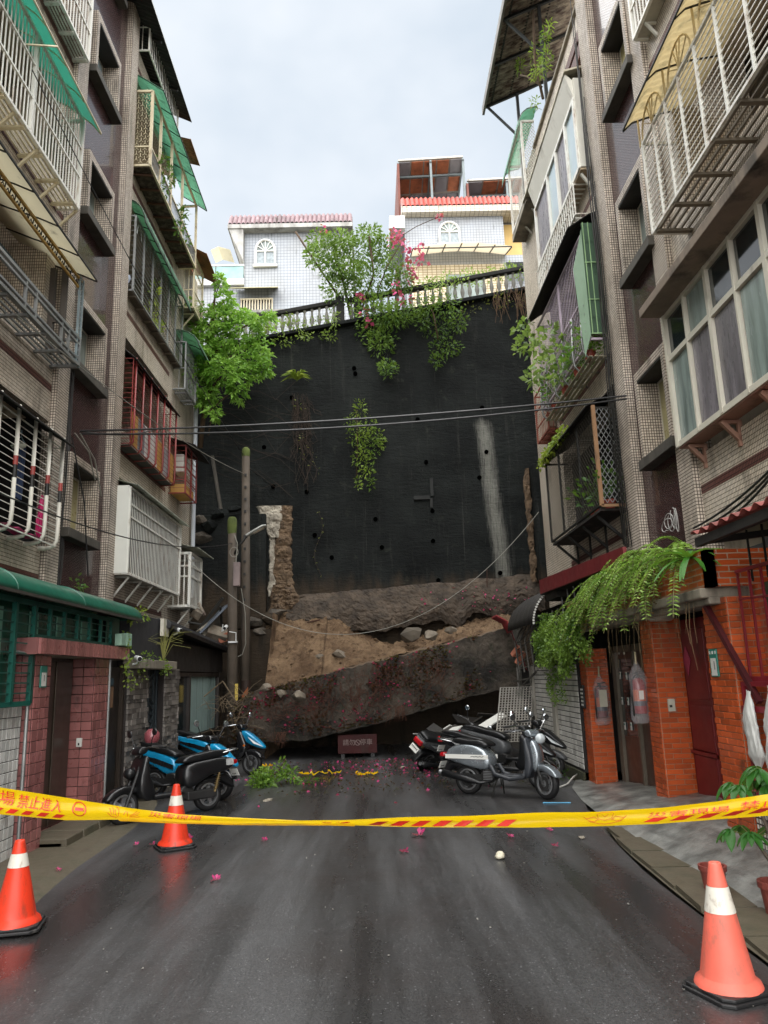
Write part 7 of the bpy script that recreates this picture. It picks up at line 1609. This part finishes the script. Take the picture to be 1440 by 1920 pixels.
def fronds(name, specs, psize, m, parent, wid=.35, stemm=None, fade=.0):
    C = []; D = []; b = MB(); S = []
    for (p, d, L, dr) in specs:
        P = frond_pts(p, d, L, dr, int(max(10, L / (psize * .42)))); k = len(P)
        b.tube([P[0], P[k // 3], P[2 * k // 3], P[-1]], .004, 4, cap=False)
        for i in range(1, k - 1):
            t = i / k; tg = (P[i + 1] - P[i - 1]).normalized(); sd = tg.cross(Vector((0, 0, 1))); sd = sd.normalized() if sd.length > .05 else Vector((1, 0, 0)); lf = math.sin(math.pi * (t * .85 + .12)) ** .6
            for s in (-1, 1): C.append(P[i]); D.append((sd * s + tg * .35) * lf); S.append(lf)
    C = np.array([tuple(c) for c in C]); D = np.array([tuple(d) for d in D]); o = leaves(name, C, D, psize, m, parent, wid=wid, sv=.15, droop=.15, val=np.array([.5 + .6 * noise_v(c[0] * 3, c[1] * 3, c[2] * 3) for c in C]))
    obj('frond_stalks', b, stemm or mat('frond_stalk', '5a5a2a', .7), parent); return o
_d = np.array([(math.cos(a) * rn.uniform(.4, 1.1), -.35, rn.uniform(.15, 1.1)) for a in np.linspace(-.3, 3.45, 46)])
leaves('fronds', np.array([tuple(p)] * 46) + nr.normal(size=(46, 3)) * .02, _d, .50, LEAF4, r, wid=.09, sv=.3, droop=.55)
b = MB()
r2 = thing('dead_vines', 'dry tangled vine strands hanging below the fern tuft on the black wall', 'vine', onY(565, 800, 20.4))
for k in range(46):
    x0 = rn.uniform(548, 580); y0 = rn.uniform(735, 780); L = rn.uniform(30, 170); pts = []
    for i in range(7): pts.append(onY(x0 + rn.uniform(-4, 4) + i * rn.uniform(-1, 4.5), y0 + L * i / 6, 20.36 + rn.uniform(-.06, .05)))
    b.tube(pts, .007, 4, cap=False)
for k in range(14):
    pts = [onY(400 + 30 * i + rn.uniform(-6, 6), 700 + 14 * k + i * rn.uniform(2, 16), 20.42) for i in range(6)]; b.tube(pts, .006, 4, cap=False)
obj('strands', b, mat('dark_dry_strand', '33281f', .9), r2, kind='stuff')
C, D = clump(blobs_px([(562, 760, 9, 22), (570, 830, 10, 60), (590, 870, 10, 30)], 20.3, .08), 200); leaves('foliage', C, D, .07, leafmat('sparse_leaf', '5a5228', '7c8a3c'), r2)
for k in range(1):
    b = MB(); P = [onY(597 + 8 * math.sin(i * .7), 960 + 12 * i, 20.42) for i in range(11)]; b.tube(P, .008, 4); C = np.array([tuple(q) for q in P]); obj('crack_vine', b, MATS['dark_dry_strand'], r2)
    leaves('foliage', np.repeat(C, 3, 0), nr.normal(size=(33, 3)), .05, MATS['sparse_leaf'], r2)
# right cage and terrace plants
bl = []
for (px, py, rx, ry, X) in ((1010, 650, 26, 26, 3.6), (990, 640, 20, 20, 3.55), (1020, 690, 26, 24, 3.6), (1000, 710, 18, 16, 3.6), (1045, 660, 20, 24, 3.65), (975, 650, 10, 12, 3.4), (985, 610, 22, 12, 3.5), (1050, 700, 16, 18, 3.65), (1030, 625, 16, 16, 3.6)):
    p = onX(px, py, X); k = p.y / FPX; bl.append((p.x, p.y, p.z, rx * k, .35, ry * k))
plant('creeper', 'leafy plants spilling out of the far end of the purple barred cage', 'creeper', bl, 620, .15, leafmat('cage_leaf', '47682c', '9db66a', trans=.45), wid=.6)
bl = []
for (px, py, rx, ry) in ((1022, 70, 12, 22), (1000, 95, 8, 14), (1018, 125, 20, 18), (975, 125, 10, 14), (1005, 135, 14, 14), (1003, 195, 12, 12), (1024, 105, 14, 16), (1030, 50, 9, 12)):
    p = onX(px, py, 3.95); k = p.y / FPX; bl.append((p.x, p.y, p.z, rx * k * .8, .2, ry * k))
plant('terrace_shrub', 'feathery light green shrub on the top terrace under the rotten roof awning', 'shrub', bl, 2400, .10, leafmat('feathery_leaf', '6f8f2e', 'a9c452', trans=.4), stems=[(((4.0, 14.0, 13.9), (3.95, 14.2, 15), (3.95, 14.0, 16.2)), .03), (((4.0, 14.0, 14.2), (3.9, 14.8, 15.2), (3.85, 15.2, 15.6)), .02)], wid=.25)
bl = []
for (px, py, rx, ry) in ((305, 300, 12, 24), (318, 330, 14, 26), (312, 355, 12, 16), (340, 410, 12, 30), (335, 430, 10, 18), (350, 440, 8, 16), (345, 395, 12, 12)):
    p = onX(px, py, -4.3); k = p.y / FPX; bl.append((p.x, p.y, p.z, rx * k * .6, .3, ry * k))
plant('trailing_plant', 'trailing plants on the cage under the high green corrugated awning, left', 'creeper', bl, 1000, .11, LEAF2)
bl = []
for (px, py, rx, ry) in ((290, 550, 8, 30), (285, 590, 8, 24), (298, 610, 8, 20)):
    p = onX(px, py, -4.72); k = p.y / FPX; bl.append((p.x, p.y, p.z, rx * k, .3, ry * k))
plant('cage_plant', 'bright yellow green plant inside the silver wired cage on the left', 'potted plant', bl, 900, .12, LEAF4)
bl = []
for k in range(14): 
    t = k / 13; p = onX(1056 - 40 * t, 808 + 62 * t, 3.66); bl.append((p.x, p.y, p.z, .10, .16, .10))
plant('moss_fringe', 'yellow green mossy growth along the edge of the diamond mesh cage awning', 'moss', bl, 2400, .06, LEAF4, wid=.8)
# ferns on the brick planter above the doors
rn = random.Random(11)
def fernrow(label, y0, y1, n, z0, L0, m, xo=3.28, group='ferns on the brick planter'):
    r = thing('fern', label, 'fern', (xo, (y0 + y1) / 2, z0), group); sp = []
    for k in range(n):
        y = rn.uniform(y0, y1); a = rn.uniform(-1.2, 1.2); sp.append(((xo + rn.uniform(-.04, .25), y, z0 + rn.uniform(-.08, .1)), (-math.cos(a) * .75, math.sin(a) * 1.1 - .15, rn.uniform(.15, 1.2)), L0 * rn.uniform(.55, 1.25), rn.uniform(.8, 1.25)))
    fronds('fronds', sp, .062, m, r); return r
FERN = leafmat('fern_green', '557f28', 'a2c45c', trans=.38); FERND = leafmat('fern_dark', '456b26', '80a446')
fernrow('drooping sword fern on the planter above the red door', 7.9, 9.3, 78, 2.92, .80, FERN)
fernrow('drooping sword fern in the middle of the planter above the brown door', 9.2, 10.6, 84, 2.90, .76, FERN)
fernrow('lower drooping sword fern beside the leafy creeper mat', 10.5, 11.9, 60, 2.80, .66, FERND)
r = thing('dead_fronds', 'brown dead fern fronds hanging under the green ferns', 'fern', (3.25, 9, 2.6)); sp = []
for k in range(22): sp.append(((3.27 + rn.uniform(-.02, .1), rn.uniform(7.9, 11.5), 2.82), (-.4, rn.uniform(-.6, .6), -.2), rn.uniform(.2, .4), 1.2))
fronds('fronds', sp, .05, DRY, r)
r = thing('strap_fern', 'broad strap leaved fern at the near end of the brick planter', 'fern', (3.24, 7.55, 2.75))
q = MB(); n = 9
q.grid(n, 2, lambda u, v: ((v - .5) * .085 * math.sin(math.pi * (u * .9 + .08)) ** .6, u * .62, .10 * u - .75 * u ** 2.2 * .62 + .012 * abs(v - .5) + .012 * math.sin(u * 22) * (v - .5))); sm = mesh('strap_leaf', q, leafmat('strap_leaf_green', '3f7d24', '7fae46'), smooth=True)
for k in range(26):
    a = k * 2.399; inst('strap_leaf', sm, (3.24, 7.55 + .04 * math.cos(a), 2.82), r, Euler((rn.uniform(-.2, .75), 0, a)), (.7, rn.uniform(.45, .75), rn.uniform(.4, .7)))
bl = []
for k in range(70):
    y = rn.uniform(11.0, 14.2); z = rn.uniform(1.75 + .12 * abs(y - 12.4), 2.62); bl.append((3.14 + rn.uniform(-.05, .08) - .10 * math.sin((z - 1.7) * 2.6), y, z, .12, .20, .15))
for k in range(18):
    y = rn.uniform(13.0, 14.3); bl.append((3.2, y, rn.uniform(1.25, 1.75), .05, .06, .14))
plant('creeper_mat', 'dense mat of tiny round leaves hanging over the white tiled wall and orange pier', 'creeper', bl, 5200, .04, leafmat('mat_leaf', '33561a', '86a648', trans=.3), wid=.85, base=(3.15, 12.6, 2.3))
b = MB()
for k in range(40):
    y = rn.uniform(7.5, 10.5); z = 2.42; L = rn.uniform(.15, .75); b.tube([(3.24, y, z), (3.22 + rn.uniform(-.02, .02), y + rn.uniform(-.04, .04), z - L * .5), (3.23, y + rn.uniform(-.05, .05), z - L)], .0016, 3, cap=False)
o = obj('aerial_roots', b, mat('pale_root', '8a7656', .9), kind='stuff')
# left canopy plants
bl = []
for (px, py, rx, ry, X) in ((262, 1152, 14, 12, -3.75), (250, 1160, 8, 8, -3.7)):
    p = onX(px, py, X); k = p.y / FPX; bl.append((p.x, p.y, p.z, rx * k, .15, ry * k))
plant('weed_tuft', 'yellow green fern tuft at the far end of the green canopy', 'weed', bl, 4200, .07, LEAF4)
bl = []
for (px, py, rx, ry, X) in ((275, 1232, 22, 9, -3.6), (240, 1220, 6, 26, -3.6), (236, 1262, 5, 22, -3.6), (246, 1280, 5, 18, -3.6), (268, 1262, 5, 18, -3.6), (305, 1248, 14, 12, -3.6), (310, 1258, 10, 10, -3.58), (258, 1240, 14, 6, -3.6), (237, 1195, 4, 16, -3.66)):
    p = onX(px, py, X); k = p.y / FPX; bl.append((p.x, p.y, p.z, rx * k, .12, ry * k))
plant('creeper', 'creeper trailing from the concrete ledge over the dark side door', 'creeper', bl, 2300, .055, leafmat('ledge_leaf', '5c7a30', '94a84c'), wid=.7)
r = thing('grass_tuft', 'tall dry grass tuft growing by the camera under the black slab awning', 'grass tuft', onX(310, 1232, -3.55)); sp = []
b = MB(); p0 = onX(306, 1238, -3.55)
for k in range(26):
    a = rn.uniform(-.9, .9); L = rn.uniform(.35, .7); b.tube([p0, p0 + Vector((.12 * a + .08, -.1, L * .7)), p0 + Vector((.42 * a + .15, -.15, L * rn.uniform(.5, 1)))], [.006, .004, .002], 4)
obj('blades', b, mat('straw_green', '8a8a4a', .7), r)
bl = []
p = onX(145, 1100, -4.3); bl.append((p.x, p.y, p.z, .10, .1, .16))
plant('weed_tuft', 'small weed among the cables on the green canopy roof', 'weed', bl, 1800, .08, LEAF2)
# ground plants
bl = [(-1.75 + .3 * rn.uniform(-1, 1), 13.4 + .4 * rn.uniform(-1, 1), .08 + .10 * rn.random(), .18, .18, .09) for k in range(9)] + [(-1.62, 13.5, .28, .12, .12, .14), (-1.2, 13.4, .06, .2, .14, .05), (-2.0, 13.3, .07, .2, .15, .07)]
plant('fallen_branch', 'torn green leafy branch lying on the road before the slab', 'branch', bl, 2600, .09, leafmat('torn_leaf', '4a6e26', '86a844'), stems=[(((-2.0, 13.3, .05), (-1.7, 13.5, .2), (-1.55, 13.5, .42)), .012)])
bl = [(3.0 + rn.uniform(-.12, .18), 12.9 + k * .28, .08, .14, .2, .10) for k in range(8)]
plant('weed_tuft', 'low weeds along the mossy foot of the white tiled wall', 'weed', bl, 900, .06, LEAF2)
r = thing('dry_twigs', 'bare dry twigs caught between the farther blue scooter and the slab tip', 'twigs', (-3.0, 15.9, 1.0)); b = MB()
for k in range(60):
    p = Vector((rn.uniform(-3.4, -2.6), rn.uniform(15.6, 16.6), rn.uniform(.7, 1.5))); d = Vector((rn.uniform(-1, 1), rn.uniform(-.6, .4), rn.uniform(-.5, 1))).normalized(); L = rn.uniform(.15, .55); b.tube([p, p + d * L * .5 + Vector((0, 0, .03)), p + d * L], [.008, .005, .003], 4)
obj('twig_tangle', b, mat('pale_twig', '6a5c48', .9), r, kind='stuff')
rod('broken_stick', (-3.5, 15.9, 1.45), (-3.1, 15.8, 1.75), .02, mat('pale_twig', '6a5c48', .9), r); rod('broken_stick', (-3.1, 15.8, 1.75), (-2.8, 15.8, 1.3), .02, MATS['pale_twig'], r)
# potted tree in the right foreground
pb = Vector((2.80, 5.72, .03))
r = thing('potted_tree', 'potted money tree with several bare stems beside the brick pier, right foreground', 'potted plant', pb)
def pot(b, p, s): b.lathe([(0, 0), (.085 * s, 0), (.105 * s, .17 * s), (.118 * s, .17 * s), (.12 * s, .21 * s), (.10 * s, .21 * s), (.095 * s, .17 * s), (0, .16 * s)], p, 20)
b = MB(); pot(b, pb, 1.05); obj('pot', b, mat('brown_red_plastic_pot', '7a3c34', .5, var=.1, dirt=.2), r, smooth=False)
tops = [(2.74, 5.75, .84), (2.9, 5.7, .95), (3.0, 5.75, .88), (2.72, 5.8, .52), (3.08, 5.7, .74)]
LB = leafmat('money_tree_leaf', '2f6224', '5f9440', trans=.3)
q = MB(); q.grid(6, 2, lambda u, v: ((v - .5) * .085 * math.sin(math.pi * (u * .93 + .05)) ** .7, u * .20, .03 * u - .10 * u * u + .03 * abs(v - .5) - .0)); lm_ = mesh('leaf', q, LB, smooth=True)
for i, t in enumerate(tops):
    t = Vector(t); b = MB(); m0 = pb + Vector((.03 * math.cos(i * 2), .03 * math.sin(i * 2), .17)); b.tube([m0, m0.lerp(t, .5) + Vector((.03, 0, 0)), t], [.02, .016, .010], 7); obj('stem', b, mat('grey_brown_stem', '4d4238', .8, bmp=.2), r, smooth=True)
    for j in range(5):
        a0_ = j * 1.257 + i; e = t + Vector((.16 * math.cos(a0_), .12 * math.sin(a0_), .06)); bb = MB(); bb.tube([t, e], .004, 4); obj('leaf_stalk', bb, MATS['frond_stalk'], r)
        for k in range(5): inst('leaf', lm_, e, r, Euler((-.5 + .2 * rn.random(), 0, a0_ - math.pi / 2 + (k - 2) * .62)), [.55 + .3 * rn.random()] * 3)
r = thing('flower_pot', 'empty brown plastic pot half hidden behind the potted money tree', 'flower pot', (2.62, 6.35, .03)); b = MB(); pot(b, (2.62, 6.35, .03), .9); obj('pot', b, MATS['brown_red_plastic_pot'], r)
b = MB(); b.tube([(2.62, 5.3, .03), (2.85, 5.0, .03), (2.95, 4.2, .03)], .018, 8); o = obj('garden_hose', b, mat('grey_green_hose', '4a5450', .5)); tag(o, 'grey garden hose on the gutter slabs beside the potted money tree', 'hose')
# ------------------------------------------------------------------ petals, grit and small litter
def scatter(name, pts, size, m, flat=.75, wid=.8, dirs=None, kind='stuff', label=None):
    n = len(pts); D = nr.normal(size=(n, 3)); D[:, 2] = np.abs(D[:, 2]) * .35
    o = leaves(name, np.array(pts), D if dirs is None else dirs, size, m, None, wid=wid, droop=.1); o['kind'] = kind; return o
pts = []
while len(pts) < 260:
    y = 17 - abs(rn.gauss(0, 1)) * 2.2 - .2; x = rn.gauss(.2, 1.1) if y > 11 else rn.uniform(-2.4, 2.2)
    if -2.6 < x < 2.6 and y > 4 and (y > 10.5 or rn.random() < .35): pts.append((x, y, .016 + .004 * rn.random()))
scatter('fallen_petals', pts, .05, BOUG)
pts = []
while len(pts) < 420:
    u = rn.random(); x = -3.0 + 5.8 * u; v = .2 + .5 * rn.random() ** 1.3
    if noise_v(x * 1.5, v * 4, 3) < -.02 or (x > .9 and rn.random() < .8): continue
    p = slabf((x + 3.25) / 6.45, v); pts.append((p[0], p[1] - .02, p[2] + .01))
scatter('slab_petals', pts, .06, leafmat('dark_magenta_bract', '7a1238', 'b32a62'))
pts = []
while len(pts) < 2400:
    u = rn.random(); x = -3.2 + 5.6 * u; v = .18 + .55 * rn.random() ** 1.2
    if noise_v(x * 1.2 + 4, v * 3, 3) < .05: continue
    p = slabf((x + 3.25) / 6.45, min(.99, v)); pts.append((p[0], p[1] - .015, p[2]))
scatter('slab_leaf_litter', pts, .075, leafmat('dead_litter', '2a140e', '4f2c1c'), wid=.5)
pts = [(rn.uniform(1.0, 4.3), 20.0, 3.55 + rn.uniform(-.3, .5)) for _ in range(60)]
scatter('footing_petals', pts, .06, BOUG)
pts = []
for _ in range(700):
    y = rn.uniform(12.2, 16.8); pts.append((rn.gauss(0, 1.2), y, .014))
scatter('leaf_litter', pts, .06, MATS['dead_litter'], wid=.4)
bm = []
for k in range(3):
    q = MB()
    for j in range(9):
        a = j * 2.4; c_ = Vector((.018 * math.cos(a), .018 * math.sin(a), .012)); e = c_ + Vector((.035 * math.cos(a), .035 * math.sin(a), .022 * (j % 3))); sd = Vector((-math.sin(a), math.cos(a), 0)) * .017
        q.add([c_, c_.lerp(e, .55) + sd + Vector((0, 0, .008)), e, c_.lerp(e, .55) - sd], [(0, 1, 2, 3)])
    me = mesh('blossom', q, BOUG); a_ = me.attributes.new('lf', 'FLOAT', 'POINT'); a_.data.foreach_set('value', [.3 + .3 * k] * len(me.vertices)); bm.append(me)
for k, (px, py, lab, s) in enumerate(((757, 1600, 'magenta blossom alone on the road below the tape, left of centre', 1.0), (785, 1570, 'large magenta blossom cluster just below the tape, centre', 1.6), (404, 1653, 'bright magenta blossom alone on the left wet track', .95), (352, 1576, 'magenta blossom tucked against the base of the farther cone', 1.2), (957, 1570, 'small magenta blossom below the tape right of centre', .8), (1030, 1558, 'magenta blossom under the tape at the right', .9), (1040, 1588, 'dull magenta blossom right of the white snail shell', .8), (285, 1585, 'magenta blossom left of the farther cone', .7), (255, 1586, 'magenta blossom farthest left by the pavement edge', .7), (496, 1578, 'magenta blossom pair under the tape, left', .8), (110, 1633, 'magenta petals beside the near left cone', .6))):
    p = onZ(px, py, .012); o = inst('blossom', bm[k % 3], p, None, (0, 0, k), (s, s, s)); tag(o, lab, 'blossom', 'blossoms on the near road')
p = onZ(938, 1606, .03)
b = MB(); b.lathe([(0, -.03), (.03, -.026), (.045, 0), (.04, .02), (.022, .036), (0, .04)], p + Vector((0, 0, .01)), 14); b.tube([p + Vector((-.045, -.01, .0)), p + Vector((-.02, -.045, .005)), p + Vector((.03, -.04, .01))], [.016, .02, .014], 8)
o = obj('snail_shell', b, mat('cream_shell', 'c9c3ae', .4, var=.3, vs=30), smooth=True); tag(o, 'round cream snail shell on the wet road right of centre', 'shell')
g_ = MB()
for k in range(170):
    x, y = rn.uniform(-2.5, 2.3), 3 + 10 * rn.random() ** 1.3; s = rn.choice((.003, .004, .004, .005, .008, .011)); rock(g_, (x, y, .012 + s * .5), (s, s, s * .7), k, n=0)
obj('road_grit', g_, mat('pale_grit', '85837c', .7, var=.3), kind='stuff')
for k, (px, py, s, lab) in enumerate(((502, 1500, .09, 'flat stone on the road before the torn branch'), (1308, 1612, .0, ''), (640, 1430, .0, ''), (1090, 1570, .05, 'small light stone at the foot of the ramp'), (755, 1438, .06, 'pebble on the petals before the dark opening'))):
    if s: b = MB(); rock(b, onZ(px, py, .02), (s, s, s * .4), 60 + k, n=1); o = obj('stone', b, CONC); tag(o, lab, 'stone')
def heap(label, c, L, seed):
    r_ = random.Random(seed); b = MB(); n = 26
    pts = [Vector((c[0] + L * (i / n - .5) + r_.uniform(-.03, .03), c[1] + r_.uniform(-.08, .08), .03 + .05 * abs(noise_v(i * .7, seed, 0)) + .03 * r_.random())) for i in range(n + 1)]
    V = []; 
    for p in pts: w_ = r_.uniform(.03, .06); V += [p + Vector((0, -w_, r_.uniform(-.01, .03))), p + Vector((0, 0, r_.uniform(0, .04))), p + Vector((0, w_, r_.uniform(-.01, .04)))]
    b.add(V, [(3 * i + j, 3 * i + 3 + j, 3 * i + 4 + j, 3 * i + 1 + j) for i in range(n) for j in (0, 1)]); o = obj('tape_scrap', b, TAPEY); tag(o, label, 'tape scrap', 'yellow tape scraps on the road')
heap('longer crumpled heap of yellow tape on the road before the dark opening', onZ(600, 1454, .02), .78, 2); heap('shorter crumpled strip of yellow tape right of the longer heap', onZ(688, 1455, .02), .42, 5); heap('tiny yellow tape scrap beside the farther blue scooter wheel', onZ(498, 1440, .02), .25, 9)
b = MB(); b.tube([onZ(1018, 1505, .012), onZ(1070, 1505, .012)], .008, 5); o = obj('blue_cord', b, mat('sky_blue_cord', '4aa0c8', .5)); tag(o, 'short blue cord lying by the silver scooter front wheel', 'cord')
b = MB(); b.tube([onX(1082, 1452, 3.25), onX(1074, 1458, 3.1), onX(1064, 1470, 2.95), (2.75, 12.0, .02)], .014, 8); o = obj('white_pipe', b, mat('white_hose', 'b5b5ae', .5), smooth=True); tag(o, 'short white bent hose at the foot of the white tiled wall', 'hose')
# laundry and small hanging things on the left
JE = mat('blue_denim', '2c3d5e', .85, var=.2, bmp=.2, bs=90)
p = onX(38, 885, -4.72); r = thing('jeans', 'blue jeans drying inside the wired cage, lower left', 'laundry', p)
b = MB()
for s in (-1, 1): b.grid(8, 10, lambda u, v, s=s: (-4.74 + .03 * math.sin(u * 6.28) , p.y + s * (.07 - .02 * v) + .07 * math.cos(u * 6.28), p.z + .25 - .62 * v))
b.grid(8, 4, lambda u, v: (-4.74 + .04 * math.sin(u * 6.28), p.y + .15 * math.cos(u * 6.28), p.z + .38 - .16 * v)); obj('cloth', b, JE, r, smooth=True)
b = MB(); b.tube([(-4.74, p.y - .15, p.z + .42), (-4.74, p.y, p.z + .5), (-4.74, p.y + .15, p.z + .42)], .008, 5); b.tube([(-4.74, p.y, p.z + .5), (-4.74, p.y, p.z + .6)], .005, 5); obj('hanger', b, mat('pale_blue_hanger', '8aa4b0', .5), r)
p = onX(36, 835, -4.72); b = MB(); rock(b, p, (.06, .12, .06), 4); o = obj('wash_cloth', b, mat('pale_cloth', 'b9bcae', .9)); tag(o, 'pale folded cloth clipped above the drying jeans', 'laundry')
bag('plastic_bag', 'bright pink plastic bag tied at the end of the wired cage, lower left', (-4.64, 10.45, 3.78), .24, .62, mat('hot_pink_bag', 'c9246a', .35, var=.12, bmp=.2), 5)
b = MB(); b.grid(10, 6, lambda u, v: (-4.75 + .2 * v, 9.2 + 1.1 * u, 3.76 + .05 * noise_v(u * 6, v * 6, 2))); o = obj('pink_sheet', b, mat('dark_pink_sheet', 'a01c55', .5, bmp=.3)); tag(o, 'crumpled dark pink plastic sheet lying in the wired cage, lower left', 'plastic sheet')
p = onX(238, 520, -4.72); b = MB(); rock(b, p, (.05, .12, .12), 9); o = obj('wrapped_bundle', b, mat('pale_blue_bundle', 'a9b4c4', .6, var=.3, vs=12)); tag(o, 'pale bundle at the near end of the silver wired cage', 'bundle')

# creeper stems and tangles that came down with the slab
r = thing('slab_creeper', 'bare reddish creeper stems and dry tangles hanging over the front of the fallen slab', 'creeper', (-.8, 17.1, 1.4)); b = MB(); rn = random.Random(21)
for k in range(150):
    x = rn.choice((-2.2, -1.3, -.4, .1, 1.15)) + rn.gauss(0, .35); v0 = rn.uniform(.19, .45); L = rn.uniform(.08, .34); pts = []
    for i in range(6): q_ = slabf(min(.99, max(.01, (x + .05 * rn.uniform(-1, 1) * i + 3.25) / 6.45)), min(.76, v0 + L * i / 5)); pts.append((q_[0], q_[1] - .02 - .03 * rn.random(), q_[2]))
    b.tube(pts, .006, 4, cap=False)
for cx_ in (-2.15, .55):
    for k in range(26):
        q_ = slabf((cx_ + rn.gauss(0, .10) + 3.25) / 6.45, .70); L = rn.uniform(.1, .35); b.tube([(q_[0], q_[1] - .02, q_[2] + .12), (q_[0] + rn.uniform(-.05, .05), q_[1] - .05, q_[2] - L * .5 + .1), (q_[0] + rn.uniform(-.1, .1), q_[1] - .03, q_[2] - L + .1)], .005, 4, cap=False)
obj('strands', b, mat('reddish_strand', '4a2c1e', .9), r, kind='stuff')
